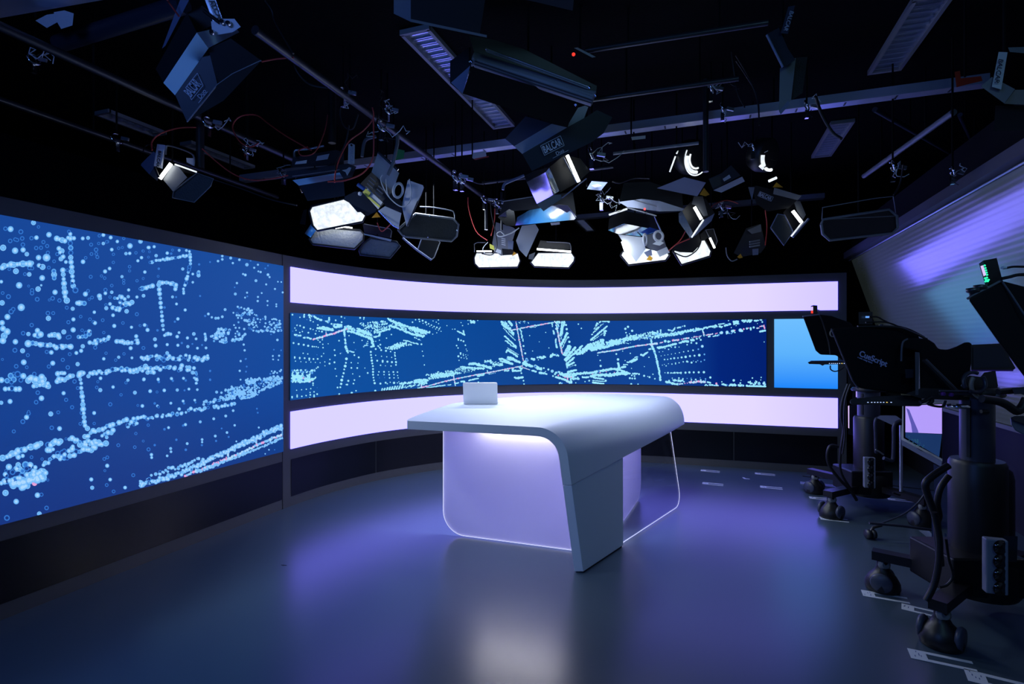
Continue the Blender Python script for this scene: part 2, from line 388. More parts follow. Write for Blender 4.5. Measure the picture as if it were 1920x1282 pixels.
# right side: low wall, sill, leaning control-room window with a closed blind, box beam above it
Y0R, Y1R = 0.2, 7.2
struct(MB().box((2.31, 3.7, 0.405), (0.12, 8.0, 0.81)).build('trim_1', 'low_wall'))
struct(MB().box((2.33, 3.7, 0.825), (0.50, 8.0, 0.03)).build('trim_2', 'sill_cream'))
tb = MB().prism([(1.61, Y0R, 2.395), (1.61, Y1R, 2.395), (2.097, Y1R, 0.845), (2.097, Y0R, 0.845)], (0.05, 0, 0.016))
bl = tb.build('window_blind', 'blind_slats'); tag(bl, 'pale closed slatted blind filling the leaning window on the right wall', 'blind')
ov = MB(); ov.prism([(1.53, -1.9, 2.413), (1.61, -1.9, 2.413), (1.61, -1.9, 2.485), (1.53, -1.9, 2.485)], (0, 9.1, 0))
struct(ov.build('trim_3', 'trim_grey'))
struct(MB().tube([(1.588, -1.5, 2.395), (1.588, 7.2, 2.395)], 0.008, 8).build('trim_4', 'brushed_aluminium'))
struct(MB().box((1.80, 2.7, 2.62), (0.38, 9.0, 0.27)).build('trim_5', 'room_black'))
struct(MB().bar((1.69, 7.23, 2.50), (2.18, 7.23, 0.77), 0.06, 0.10).build('trim_6', 'room_black'))

# ---------------------------------------------------------------- set wall with its screens
SD0, SD1 = s_at(531.5), s_at(546)                # the two sides of the upright divider
SE = s_at(1571); SEND = s_at(1588)
ZT = 2.208
wallp = ribbon(0.1, SEND, 0, ZT, 0.0, 0.10)  # slab of the set wall that carries screens and light panels
tag(wallp.build('set_wall', 'set_frame'), 'dark slate set wall forming the surround of the screens, curving round behind the desk', 'set wall')
joint = ribbon(s_at(531.2), s_at(532.2), 0.0, ZT, 0.003, 0.004); struct(joint.build('trim_7', 'black_metal'))

random.seed(7)
Rr = dict(A=(0, 380, 4.007), B=(260, 420, 4.007), C=(0, 680, 4.007), D=(260, 660, 4.579), E=(540, 580, 7.123), F=(780, 590, 8.0), G=(1000, 590, 8.0), H=(1220, 585, 8.27))
DOTS = []                                        # px, py, radius, material index (1 bright, 2 mid, 3 dim, 4 pink, 5 pale)
def dot(x, y, r, m): DOTS.append((x, y, r, m))
def P_(reg, x, y): x0, y0, s = Rr[reg]; return x0 + x / s, y0 + y / s
def row(reg, pts, n, r, j=0.0, dim=0.1, m=1, rj=0.25):
    """n lights strung along a polyline; j scatter and r radius in photo pixels"""
    P = [P_(reg, *p) for p in pts]; L = [math.dist(a, b) for a, b in zip(P[:-1], P[1:])]; T = sum(L)
    for k in range(n):
        t = T * (k + 0.5) / n; i = 0
        while i < len(L) - 1 and t > L[i]: t -= L[i]; i += 1
        u = t / max(L[i], 1e-6); x = P[i][0] + (P[i + 1][0] - P[i][0]) * u; y = P[i][1] + (P[i + 1][1] - P[i][1]) * u
        mm = m if random.random() > dim else random.choice((2, 3))
        if m == 5: mm = random.choice((5, 5, 1, 1, 4))
        dot(x + random.gauss(0, j), y + random.gauss(0, j), r * random.uniform(1 - rj, 1 + rj), mm)
def quadfill(reg, q, n, r, dim=0.15, m=1):
    P = [P_(reg, *p) for p in q]
    for k in range(n):
        u, v = random.random(), random.random()
        x = (P[0][0] * (1 - u) + P[1][0] * u) * (1 - v) + (P[3][0] * (1 - u) + P[2][0] * u) * v
        y = (P[0][1] * (1 - u) + P[1][1] * u) * (1 - v) + (P[3][1] * (1 - u) + P[2][1] * u) * v
        dot(x, y, r * random.uniform(0.7, 1.25), m if random.random() > dim else random.choice((2, 3)))
def spots(reg, pts, r, m=1):
    for p in pts: x, y = P_(reg, p[0], p[1]); dot(x, y, p[2] / Rr[reg][2] if len(p) > 2 else r, m)
def screen(name, label, s0, s1, z0, z1, off, bgmat, dots, thick=0.011, soft=False):
    mb = ribbon(s0, s1, z0, z1, off, thick); k = 0
    for (x, y, r, m) in dots:
        k += 1; r *= 0.9 if soft else 1.0; o2 = off + 0.0015 + (k % 9) * 0.00006; c = wall_pt(x, y, o2); s = s_at(x)
        if not (s0 + 0.004 < s < s1 - 0.004 and z0 + 0.004 < c.z < z1 - 0.004): continue
        n = 12 if r > 3 else 8; layers = [(1.0, m)]
        if r > 2.6 and m in (2, 3): layers = [(0.95, m), (0.55, m + 1 if m == 2 else 0)]
        elif r > 2.8 and m == 1: layers = [(0.98, 2), (0.80, 1), (0.42, 5)] if k % 3 else [(0.96, 1), (0.62, 2), (0.35, 1)]
        for li, (f_, mi) in enumerate(layers):
            vs = []
            for a in range(n):
                t = 2 * math.pi * a / n; v = wall_pt(x + r * f_ * math.cos(t), y + r * f_ * math.sin(t), o2 + 0.0003 * li)
                v.z = min(max(v.z, z0 + 0.001), z1 - 0.001); vs.append(v)
            mb.add(vs[::-1], [tuple(range(n))], mi)
    o = mb.build(name, [bgmat, 'dot_soft' if soft else 'dot_bright', 'dot_mid', 'dot_dim', 'dot_pink', 'dot_soft_pale' if soft else 'dot_pale'])
    return tag(o, label, 'screen')

# left video wall image
row('A', [(525, 215), (528, 330), (532, 440), (548, 620), (572, 672)], 13, 5.6, .3)
row('A', [(468, 490), (478, 590), (490, 725), (512, 748)], 8, 5.8, .4)
row('A', [(570, 752), (640, 755)], 4, 5.6, .3); row('A', [(5, 492), (30, 480), (120, 462), (250, 452)], 11, 6.3, .8, 0); row('A', [(285, 468), (325, 485)], 3, 6)
row('A', [(415, 265), (495, 290)], 4, 5.6); row('A', [(500, 262), (560, 268)], 3, 5, .4); row('A', [(405, 500), (405, 580)], 3, 5.4, .6, .5)
spots('A', [(78, 198, 26), (250, 150, 22), (366, 240, 24), (272, 262, 20), (22, 338, 28), (112, 360, 28), (172, 354, 23), (200, 386, 20), (348, 412, 34), (288, 412, 24), (118, 514, 26), (142, 620, 28), (315, 565, 25), (285, 648, 24), (412, 672, 23), (158, 786, 32), (14, 752, 24), (54, 857, 26), (14, 902, 24), (362, 868, 23), (622, 443, 20), (640, 686, 22), (545, 796, 18), (550, 876, 18), (8, 593, 16), (218, 538, 20), (308, 620, 10), (620, 268, 17), (660, 264, 17), (830, 261, 17), (775, 242, 17), (775, 306, 15), (880, 291, 15), (975, 324, 24), (945, 382, 15), (973, 380, 15), (838, 352, 16), (1055, 290, 18), (1112, 336, 15), (1034, 436, 14), (1062, 412, 13), (822, 494, 16), (788, 516, 18), (915, 555, 14), (965, 655, 14), (1086, 520, 14), (838, 672, 15), (790, 680, 16), (745, 700, 22), (750, 718, 18), (712, 903, 18), (848, 845, 16), (797, 792, 18), (825, 760, 16), (900, 750, 14), (1077, 697, 14), (1027, 708, 14), (986, 935, 14), (1085, 918, 13), (1105, 955, 15), (857, 925, 18), (950, 815, 20), (707, 822, 15), (778, 1172, 15), (890, 1160, 14), (980, 1092, 18), (1090, 1168, 18), (990, 1165, 12), (177, 1198, 25), (395, 1205, 22), (582, 1212, 19), (210, 1058, 32), (114, 1044, 24), (168, 1112, 22), (384, 1124, 20), (548, 955, 23), (478, 970, 22), (280, 960, 23), (442, 1010, 22), (212, 986, 19), (572, 1128, 17), (608, 1112, 18), (620, 1078, 19), (20, 945, 26), (52, 968, 30), (30, 1000, 30), (20, 1035, 30)], 5)
spots('A', [(155, 218, 22), (75, 287, 20), (127, 280, 18), (165, 268, 20), (235, 266, 19), (170, 315, 20), (270, 340, 19), (307, 338, 18), (353, 325, 18), (428, 386, 17), (462, 385, 18), (358, 375, 18), (220, 490, 20), (185, 536, 16), (240, 492, 18), (365, 487, 16), (62, 705, 22), (278, 725, 21), (394, 718, 20), (445, 734, 19), (82, 818, 24), (358, 829, 20), (398, 829, 17), (500, 788, 17), (512, 897, 18), (605, 855, 15), (686, 385, 16), (730, 408, 17), (680, 556, 17), (850, 448, 14), (785, 566, 15), (838, 622, 15), (800, 294, 15), (928, 268, 14), (918, 336, 13), (1072, 362, 13), (1020, 376, 14), (972, 480, 15), (928, 583, 14), (928, 604, 14), (770, 882, 16), (922, 903, 15), (778, 975, 14), (1050, 922, 12), (1028, 586, 14), (1074, 570, 12), (745, 248, 15), (740, 306, 14), (690, 214, 17), (516, 216, 16), (172, 980, 20), (110, 1108, 22), (350, 1120, 18), (508, 1012, 18), (868, 1182, 14), (930, 1135, 14), (795, 1130, 14), (120, 1228, 20), (365, 1230, 18), (470, 1180, 18), (615, 958, 15), (690, 712, 16), (825, 708, 14), (405, 440, 16), (505, 506, 15), (660, 662, 16)], 4.6, 3)
row('A', [(430, 310), (470, 440), (500, 430)], 6, 5.4, 2.5, .3); row('A', [(840, 790), (900, 800), (940, 760), (1000, 760)], 14, 4.6, 1.6, .25); row('A', [(850, 720), (960, 705)], 6, 4.4, 1.5, .4)
row('A', [(370, 1000), (420, 985), (440, 1000)], 6, 5.6, 2, .3); row('A', [(250, 1000), (310, 990)], 4, 6, 1.5); row('A', [(240, 1050), (380, 1075), (540, 1080)], 16, 5.4, 1.5, .2)
row('A', [(575, 1010), (650, 985), (690, 965)], 8, 4.6, 1.8, .35); row('A', [(680, 1060), (745, 1035), (800, 1020), (815, 1000)], 12, 4.5, 1.8, .25); row('A', [(870, 1035), (950, 1050), (1025, 1045), (1020, 1005)], 16, 4.6, 1.2, .15)
row('B', [(148, 440), (158, 540), (168, 640), (180, 765), (185, 810)], 11, 4.4, .3, 0); row('B', [(190, 835), (240, 822)], 4, 4, .6); row('B', [(150, 438), (200, 440), (278, 450), (275, 495)], 11, 4.4, .6, .1)
row('B', [(75, 290), (130, 275), (370, 238)], 18, 4.0, .6, .1); row('B', [(380, 190), (390, 290), (372, 355), (350, 450), (335, 490), (337, 520)], 14, 4.0, .5, .15); row('B', [(0, 485), (50, 478), (110, 460)], 7, 4.6, .5, .1)
row('B', [(405, 375), (405, 375)], 1, 3.6); row('B', [(450, 355), (447, 390)], 4, 3.6, .3)
row('B', [(5, 1010), (120, 1000), (200, 1012), (280, 1010), (360, 1000), (480, 1015), (520, 990)], 44, 4.2, 2.6, .22); row('B', [(0, 1080), (120, 1078), (220, 1075), (360, 1080), (420, 1085)], 30, 4.2, 2.0, .2); row('B', [(60, 1108), (120, 1110)], 6, 4.2, .8)
row('B', [(390, 1110), (430, 1120), (438, 1200)], 8, 3.6, 1, .4)
row('C', [(590, 80), (607, 145), (618, 270), (628, 400), (632, 440), (640, 490), (670, 492)], 14, 5.4, .3, 0); row('C', [(590, 80), (630, 75)], 4, 5.6, .6)
row('C', [(0, 135), (85, 110), (180, 85)], 6, 7, 2.5, .2); row('C', [(200, 130), (300, 130), (330, 105)], 12, 6.4, 2.5, .15); row('C', [(260, 165), (350, 160), (360, 195)], 8, 6, 2, .3); row('C', [(420, 130), (490, 125)], 6, 6.2, 1, .2); row('C', [(430, 80), (490, 80)], 5, 5.5, .8, .3); row('C', [(500, 105), (550, 105)], 4, 5.6, 1)
row('C', [(40, 200), (150, 190)], 5, 5.6, 2, .5); row('C', [(660, 92), (700, 75), (800, 68), (900, 50), (980, 62), (1060, 45), (1120, 40)], 34, 4.8, 2.6, .22)
spots('C', [(310, 266, 24), (476, 228, 18), (380, 384, 22), (446, 494, 21), (706, 377, 17), (752, 205, 18), (754, 116, 16), (848, 182, 15), (1012, 224, 17), (1068, 324, 16), (1080, 125, 15), (960, 130, 14), (198, 409, 22), (74, 290, 22), (8, 300, 18), (804, 773, 18), (684, 876, 18), (691, 938, 18), (826, 877, 16), (938, 937, 16), (40, 977, 28), (120, 1042, 24), (280, 994, 24), (294, 1134, 21), (135, 1188, 24), (65, 782, 28), (135, 766, 24), (38, 838, 22), (545, 628, 17), (960, 478, 17)], 5)
spots('C', [(170, 442, 22), (270, 296, 20), (282, 224, 20), (540, 334, 18), (387, 488, 20), (495, 278, 18), (256, 84, 20), (155, 130, 22), (85, 145, 22), (725, 185, 15), (908, 240, 14), (1034, 320, 12), (1112, 468, 14), (852, 966, 16), (800, 918, 16), (348, 1090, 20), (50, 1165, 26), (805, 710, 16), (782, 722, 16), (945, 150, 14), (602, 458, 16), (310, 990, 18), (1105, 877, 13)], 4.6, 3)
row('C', [(10, 710), (60, 692), (140, 665), (240, 628), (320, 612)], 13, 6.6, 1, .12); row('C', [(350, 625), (410, 590), (470, 590)], 6, 6.2, 1.5, .2); row('C', [(125, 705), (170, 690)], 4, 5, 1.5, .5); row('C', [(350, 655), (400, 650)], 4, 5.4, 1, .4)
row('C', [(510, 570), (560, 575), (620, 610), (640, 590), (720, 590)], 14, 5.4, 1.8, .2); row('C', [(80, 830), (130, 800), (210, 780), (280, 750)], 12, 6.6, 3, .25); row('C', [(320, 770), (430, 690), (520, 660), (600, 670)], 16, 5.6, 2, .2)
row('C', [(600, 655), (680, 650), (760, 615), (790, 605)], 16, 5.6, 1.5, .05); row('C', [(640, 625), (700, 598), (745, 598)], 9, 5.2, 1, .1); row('C', [(440, 715), (560, 690)], 8, 4.8, 1.5, .4)
row('C', [(90, 920), (170, 895), (260, 870), (340, 855)], 22, 8.4, 1.5, 0); row('C', [(150, 940), (210, 925)], 6, 7, 1); row('C', [(0, 900), (60, 890), (150, 860), (240, 840)], 12, 6.6, 1, .3); row('C', [(250, 830), (330, 810), (330, 830)], 10, 7, 1.5, .1); spots('C', [(258, 905, 22)], 5, 4)
row('C', [(630, 555), (665, 550)], 3, 5); row('C', [(670, 525), (730, 510), (800, 480), (880, 455), (960, 425)], 14, 5.0, .8, .12); row('C', [(760, 555), (810, 530), (860, 510)], 6, 4.8, 1.5, .35); row('C', [(940, 480), (1010, 430), (1050, 410), (1115, 420)], 9, 4.2, 1.2, .25); row('C', [(1000, 465), (1040, 450)], 4, 4, .8, .3)
spots('C', [(800, 560, 16)], 4); row('D', [(10, 560), (90, 568), (140, 550), (210, 550), (290, 530), (350, 518), (450, 500), (520, 490), (605, 480)], 34, 3.6, 2.0, .25); row('D', [(630, 465), (700, 470), (820, 448)], 14, 3.3, 1.6, .15)
row('D', [(545, 440), (580, 438), (660, 420), (700, 400)], 12, 3.3, 1.5, .15); quadfill('D', [(700, 380), (1000, 310), (1010, 380), (720, 420)], 95, 2.5, .12); quadfill('D', [(740, 320), (1235, 200), (1235, 270), (760, 370)], 150, 2.1, .22); row('D', [(880, 405), (1000, 370), (1080, 310), (1150, 290), (1230, 255)], 34, 2.5, .7, .05); row('D', [(920, 240), (1000, 240), (1090, 220), (1160, 230), (1230, 225)], 30, 2.5, 2.0, .1); quadfill('D', [(920, 230), (1000, 225), (1000, 265), (920, 275)], 18, 2.6, .1); row('D', [(800, 285), (812, 350), (800, 400)], 9, 2.8, .7); row('D', [(1120, 190), (1235, 150)], 9, 2.0, 2.2, .3)
spots('D', [(97, 335, 19), (218, 328, 18), (330, 325, 16), (430, 317, 15), (502, 322, 13), (42, 236, 17), (166, 235, 16), (281, 228, 15), (384, 225, 14), (475, 221, 12), (30, 462, 18), (160, 462, 14), (275, 438, 14), (380, 420, 15), (480, 412, 13), (255, 648, 15), (400, 622, 16), (527, 598, 15), (643, 572, 14), (746, 548, 14), (810, 502, 13), (108, 880, 17), (110, 905, 15), (273, 827, 15), (276, 855, 13), (415, 785, 14), (543, 750, 13), (543, 772, 11), (656, 720, 14), (757, 690, 13), (823, 628, 12), (1030, 647, 10), (668, 343, 15), (709, 348, 12), (866, 161, 11), (874, 78, 10), (873, 236, 9), (1150, 35, 8), (1204, 32, 9), (1154, 63, 8), (1198, 68, 7), (82, 628, 13), (243, 890, 13), (107, 1057, 14), (73, 1092, 12), (837, 766, 9), (1117, 838, 8), (1085, 873, 7)], 3)
spots('D', [(172, 255, 13), (292, 246, 12), (403, 243, 12), (500, 240, 11), (500, 268, 11), (136, 440, 13), (168, 470, 14), (388, 440, 12), (487, 432, 10), (220, 662, 13), (380, 630, 12), (322, 752, 12), (403, 838, 13), (541, 798, 11), (663, 762, 11), (771, 728, 10), (926, 124, 9), (920, 168, 9), (1014, 485, 9), (1021, 520, 9), (711, 655, 9), (613, 160, 10), (612, 238, 12), (156, 342, 14), (392, 328, 10), (915, 60, 8), (1166, 838, 6), (136, 798, 12)], 3, 3)
row('D', [(0, 1150), (60, 1130), (150, 1105), (300, 1060), (450, 1000), (640, 900), (760, 850), (880, 790), (1000, 740), (1110, 690), (1230, 635)], 190, 3.6, 1.6, .05); row('D', [(150, 1055), (270, 1000), (340, 985), (440, 950), (540, 900)], 30, 3.2, 2.2, .25); row('D', [(500, 980), (640, 900), (800, 830), (1000, 745), (1110, 680), (1230, 640)], 110, 3.0, 2.4, .08); row('D', [(5, 1110), (30, 1125)], 3, 3, 1)
row('D', [(385, 1072), (480, 1025), (700, 945), (880, 865), (1010, 800), (1230, 705)], 90, 2.5, .6, 0, 5); row('D', [(620, 965), (760, 905)], 8, 1.6, .6, 0, 4); row('D', [(500, 1030), (640, 985), (700, 955), (830, 905), (960, 850), (1060, 815), (1230, 735)], 80, 2.4, .8, .03); row('D', [(495, 980), (490, 1030)], 6, 2.4, .3, 0, 5); row('D', [(765, 860), (770, 905)], 5, 2.2, .3, 0, 5); row('D', [(1005, 740), (1015, 810)], 7, 2.3, .3, 0, 5); row('D', [(1231, 615), (1231, 745)], 12, 1.2, .2, 0)
spots('B', [(595, 278, 11), (627, 240, 11), (627, 265, 11), (690, 255, 13), (706, 293, 10), (755, 268, 11), (812, 305, 15), (895, 305, 9), (867, 328, 9), (915, 360, 10), (898, 355, 8), (800, 382, 13), (783, 375, 9), (970, 380, 13), (982, 398, 9), (880, 425, 13), (957, 453, 9), (737, 443, 10), (725, 525, 13), (813, 515, 9), (798, 552, 8), (895, 547, 9), (893, 578, 10), (923, 518, 8), (1023, 487, 9), (967, 578, 9), (967, 610, 7), (1081, 513, 9), (1033, 602, 8), (1033, 618, 8), (1045, 433, 7), (1070, 435, 7), (405, 437, 11), (330, 337, 14), (337, 520, 13), (283, 600, 13), (253, 547, 13), (348, 645, 14), (293, 712, 15), (35, 538, 16), (65, 795, 18), (43, 758, 16), (121, 865, 17), (126, 913, 17), (365, 855, 14), (430, 862, 12), (288, 845, 16), (302, 815, 12), (413, 825, 16), (522, 675, 13), (548, 700, 10), (578, 707, 13), (597, 706, 12), (627, 696, 12), (648, 642, 13), (75, 176, 16), (210, 156, 13), (303, 197, 13), (357, 198, 12), (213, 218, 15), (130, 237, 15), (20, 252, 15), (12, 130, 20), (45, 360, 15), (115, 170, 14), (293, 910, 14), (368, 920, 14), (440, 932, 13), (213, 905, 14), (213, 968, 16), (505, 930, 12), (788, 905, 10), (795, 948, 10), (765, 1028, 9), (758, 1102, 10), (764, 1168, 8), (38, 1165, 16), (145, 1163, 13), (245, 1160, 14), (335, 1158, 13), (1007, 990, 8), (1008, 1016, 7), (1054, 988, 9), (1048, 1020, 7), (1041, 870, 11)], 3)
spots('B', [(33, 203, 13), (72, 248, 12), (253, 195, 12), (243, 222, 11), (145, 392, 12), (33, 408, 12), (453, 303, 10), (80, 208, 12), (280, 548, 9), (270, 733, 10), (10, 763, 12), (140, 798, 11), (498, 690, 10), (323, 893, 10), (402, 900, 8), (475, 908, 9), (840, 275, 8), (950, 333, 8), (970, 312, 8), (815, 543, 8), (720, 475, 7), (150, 335, 11), (993, 828, 7), (805, 1012, 8), (810, 1070, 7), (805, 1108, 8), (535, 1103, 10), (535, 1168, 10), (1014, 943, 7), (1069, 948, 7), (193, 626, 11), (460, 540, 9), (535, 285, 8)], 3, 3)
quadfill('B', [(560, 800), (720, 745), (720, 880), (560, 885)], 46, 2.8, .2); quadfill('B', [(690, 660), (860, 640), (860, 790), (720, 850)], 38, 2.5, .22); quadfill('B', [(860, 660), (1085, 720), (1080, 805), (860, 800)], 55, 2.0, .2); row('B', [(730, 622), (790, 635), (860, 655)], 8, 2.6, .8, .1); row('B', [(700, 870), (770, 865), (800, 825)], 14, 2.8, 1.2, .1); row('B', [(850, 800), (940, 800), (1075, 800)], 16, 2.4, 1.2, .1); row('B', [(545, 840), (580, 860), (590, 825)], 10, 3.2, 1, .1); row('B', [(500, 820), (500, 880)], 5, 3, .6, .1); row('B', [(605, 888), (660, 890), (655, 850)], 8, 2.8, .8, .2); row('B', [(480, 1020), (520, 990), (520, 1000)], 6, 4, 1, .1)
random.seed(11)
for _ in range(70): dot(random.uniform(0, 280), random.uniform(420, 900), random.uniform(3, 5), 3)
LEFT = DOTS; DOTS = []
scr1 = screen('video_wall_screen', 'large flat screen on the left wall showing pale dots on blue', 0.15, SD0, 0.50, 2.11, 0.012, 'screen_left', LEFT, soft=True)

# curved screen image
random.seed(23)
row('E', [(260, 70), (320, 85), (400, 125), (450, 140)], 14, 1.9, .9); row('E', [(215, 65), (215, 110)], 4, 1.6, .3); row('E', [(295, 100), (295, 150)], 4, 1.5, .4); row('E', [(500, 155), (545, 170), (548, 105)], 9, 1.9, .5); quadfill('E', [(560, 190), (720, 205), (715, 240), (620, 240)], 40, 1.8, .05); row('E', [(400, 245), (470, 240), (540, 275), (610, 270)], 26, 1.8, .8, .02); row('E', [(455, 230), (600, 270)], 16, 1.6, .3, 0); row('E', [(400, 250), (545, 280)], 16, 1.6, .3, 0)
row('E', [(330, 400), (430, 372), (520, 345), (640, 310), (740, 275), (800, 262)], 42, 1.7, .4, 0, 5); row('E', [(500, 360), (720, 290)], 5, 1.1, .3, 0, 4); row('E', [(505, 295), (508, 350)], 5, 1.1, .1, 0, 5)
row('E', [(770, 240), (840, 240), (860, 265), (900, 290), (960, 300)], 34, 2.1, 1.4, .04); row('E', [(790, 285), (920, 320), (1010, 355), (1130, 400)], 44, 1.9, .7, .02); row('E', [(850, 290), (1130, 385)], 30, 1.5, .4, .02); quadfill('E', [(930, 180), (1290, 150), (1370, 240), (1130, 340)], 130, 1.35, .1); quadfill('E', [(900, 240), (1060, 290), (1150, 360), (1020, 330)], 60, 1.7, .05)
row('E', [(1140, 370), (1220, 350), (1220, 300), (1370, 255)], 34, 1.7, .8, .03); row('E', [(1120, 400), (1135, 490)], 12, 2.0, .9, .02); row('E', [(1100, 500), (1150, 490)], 5, 1.8, .3); row('E', [(750, 250), (760, 400), (770, 480)], 10, 2.0, .4); row('E', [(770, 490), (785, 550), (800, 580)], 8, 2.2, .5); row('E', [(820, 555), (880, 572)], 7, 1.4, .3)
row('E', [(785, 640), (772, 700), (760, 760), (745, 820), (733, 880), (720, 940), (706, 1000), (693, 1062)], 9, 2.2, .3, 0); row('E', [(1103, 550), (1108, 605), (1114, 660), (1120, 710), (1132, 765), (1135, 870), (1143, 925), (1150, 970), (1165, 1000)], 12, 2.1, .2, 0); row('E', [(1425, 560), (1430, 660), (1440, 700), (1440, 760)], 5, 1.6, .2, 0)
spots('E', [(57, 70, 12), (157, 105, 9), (43, 195, 10), (335, 165, 9), (712, 98, 12), (715, 170, 12), (718, 205, 8), (635, 145, 12), (755, 115, 7), (962, 112, 13), (1013, 110, 11), (1010, 130, 8), (397, 208, 11), (120, 212, 11), (160, 218, 12), (210, 240, 14), (90, 248, 9), (105, 277, 9), (190, 295, 9), (155, 308, 10), (333, 268, 8), (298, 258, 12), (375, 285, 8), (415, 290, 9), (452, 296, 13), (270, 310, 12), (365, 325, 11), (72, 448, 13), (140, 462, 14), (208, 472, 14), (268, 485, 15), (325, 495, 12), (350, 497, 9), (376, 498, 9), (402, 506, 8), (463, 465, 9), (466, 510, 10), (400, 410, 9), (425, 435, 10), (457, 405, 9), (620, 542, 11), (626, 612, 12), (619, 706, 13), (630, 792, 10), (646, 890, 9), (660, 1042, 12), (680, 417, 11), (813, 350, 9), (988, 413, 9), (880, 442, 8), (698, 588, 8), (535, 458, 7), (885, 610, 12), (943, 640, 13), (933, 716, 8), (843, 710, 9), (845, 780, 12), (924, 782, 12), (863, 860, 8), (955, 893, 9), (1025, 782, 7), (1063, 848, 12), (804, 953, 14), (790, 1003, 12), (776, 1003, 9), (885, 943, 11), (873, 990, 11), (907, 1085, 10), (558, 668, 9), (553, 723, 13), (490, 700, 8), (492, 752, 7), (446, 625, 10), (200, 585, 9), (262, 594, 9), (475, 588, 8), (88, 637, 12), (88, 650, 9), (155, 645, 12), (155, 655, 10), (220, 650, 12), (282, 655, 13), (282, 675, 9), (338, 662, 12), (395, 660, 12), (98, 690, 8), (170, 697, 7), (239, 703, 8), (303, 703, 7), (364, 707, 7), (427, 711, 7), (1170, 528, 13), (1243, 543, 13), (1307, 552, 14), (1369, 563, 10), (1425, 605, 9), (1170, 612, 8), (1248, 625, 8), (1318, 632, 8), (1383, 640, 8), (1190, 684, 13), (1263, 685, 13), (1263, 700, 12), (1327, 697, 14), (1387, 703, 14), (1443, 708, 11), (1235, 745, 10), (1375, 755, 9), (1300, 752, 6), (1213, 833, 10), (1281, 833, 12), (1346, 833, 8), (1406, 835, 12), (1461, 836, 10), (1202, 873, 9), (1281, 870, 9), (1351, 870, 12), (1414, 870, 9), (1462, 882, 8), (1356, 914, 11), (1415, 914, 9), (1471, 914, 8), (1233, 990, 14), (1303, 978, 13), (1325, 992, 8), (1364, 972, 8), (1415, 980, 16), (1460, 980, 8), (1480, 965, 7), (1315, 383, 9), (1380, 335, 10), (1220, 410, 8), (1170, 425, 7), (1232, 470, 12), (1780, 465, 12), (1793, 558, 8), (1805, 620, 9), (1820, 742, 8), (1845, 878, 9), (388, 1130, 12), (683, 1130, 12), (680, 1150, 11), (740, 1145, 11), (768, 1125, 14), (795, 1138, 8), (850, 1115, 16), (850, 1135, 10), (880, 1122, 12), (1655, 125, 10), (1662, 170, 11), (1703, 138, 9), (1750, 130, 12), (1757, 160, 10), (1797, 150, 13), (1840, 172, 14), (1803, 185, 7), (333, 1010, 10), (333, 985, 12), (398, 770, 12), (378, 785, 9)], 1.5)
spots('E', [(113, 1078, 8), (179, 1072, 8), (242, 1065, 9), (302, 1057, 9), (42, 1087, 9), (53, 1165, 11), (53, 1178, 10), (120, 1145, 10), (120, 1165, 11), (183, 1160, 11), (240, 1150, 10), (296, 1140, 12), (293, 1108, 9), (346, 1100, 10), (347, 1145, 11), (347, 1165, 12), (90, 1208, 8), (165, 1193, 7), (222, 1185, 8), (289, 1175, 7)], 1.4)
spots('E', [(480, 150, 8), (455, 95, 6), (250, 135, 8), (185, 270, 7), (900, 535, 8), (715, 580, 7), (385, 605, 7), (1220, 915, 7), (1290, 910, 7), (388, 1045, 6), (125, 215, 6), (60, 290, 8), (730, 910, 10)], 1.2, 3)
quadfill('E', [(40, 800), (370, 800), (340, 850), (40, 880)], 60, 1.5, .25); quadfill('E', [(40, 880), (300, 870), (300, 960), (40, 970)], 110, 1.9, .12); row('E', [(150, 970), (230, 965), (370, 912)], 20, 1.9, .8, .05); row('E', [(270, 965), (330, 945)], 5, 1.7, .4, 0, 5); row('E', [(200, 910), (215, 945)], 4, 1.2, .3, 0, 4)
row('E', [(80, 335), (110, 350), (175, 350)], 9, 1.8, .5); row('E', [(200, 370), (240, 370), (320, 392)], 8, 1.7, .8, .3)
row('E', [(1330, 125), (1400, 160), (1480, 190), (1560, 220), (1640, 250), (1850, 310)], 70, 1.8, .9, .03); row('E', [(1350, 210), (1500, 265), (1640, 320), (1810, 365)], 60, 1.8, .6, .02); quadfill('E', [(1380, 160), (1640, 230), (1780, 330), (1400, 220)], 60, 1.4, .06); quadfill('E', [(1640, 220), (1850, 290), (1850, 330), (1700, 310)], 40, 1.8, .05)
row('E', [(1000, 505), (1040, 470), (1060, 440), (1060, 490)], 10, 1.2, .8, .1); row('E', [(1200, 485), (1230, 520)], 4, 1.2, .3); quadfill('E', [(1270, 510), (1440, 480), (1560, 460), (1430, 545)], 60, 1.5, .05); quadfill('E', [(1400, 455), (1560, 440), (1660, 475), (1480, 520)], 36, 1.5, .08); row('E', [(1540, 410), (1600, 422), (1740, 465)], 12, 1.4, .3, .05); row('E', [(1690, 375), (1740, 400), (1775, 412)], 6, 1.2, .4)
row('E', [(1030, 1130), (1120, 1105), (1240, 1085)], 18, 1.7, .8, .1)
for k in range(9): row('E', [(1240 + 34 * k, 1110 - 7 * k), (1262 + 34 * k, 1055 - 6 * k)], 6, 1.5, .2, .04)
row('E', [(1490, 995), (1560, 985), (1700, 975)], 18, 1.8, .7, .04); row('E', [(1530, 1045), (1640, 1020), (1850, 990)], 26, 1.3, .8, .05); quadfill('E', [(1680, 940), (1850, 930), (1850, 985), (1680, 990)], 46, 1.4, .04); row('E', [(1580, 1078), (1720, 1055), (1850, 1025)], 22, 1.2, .3, 0, 5)
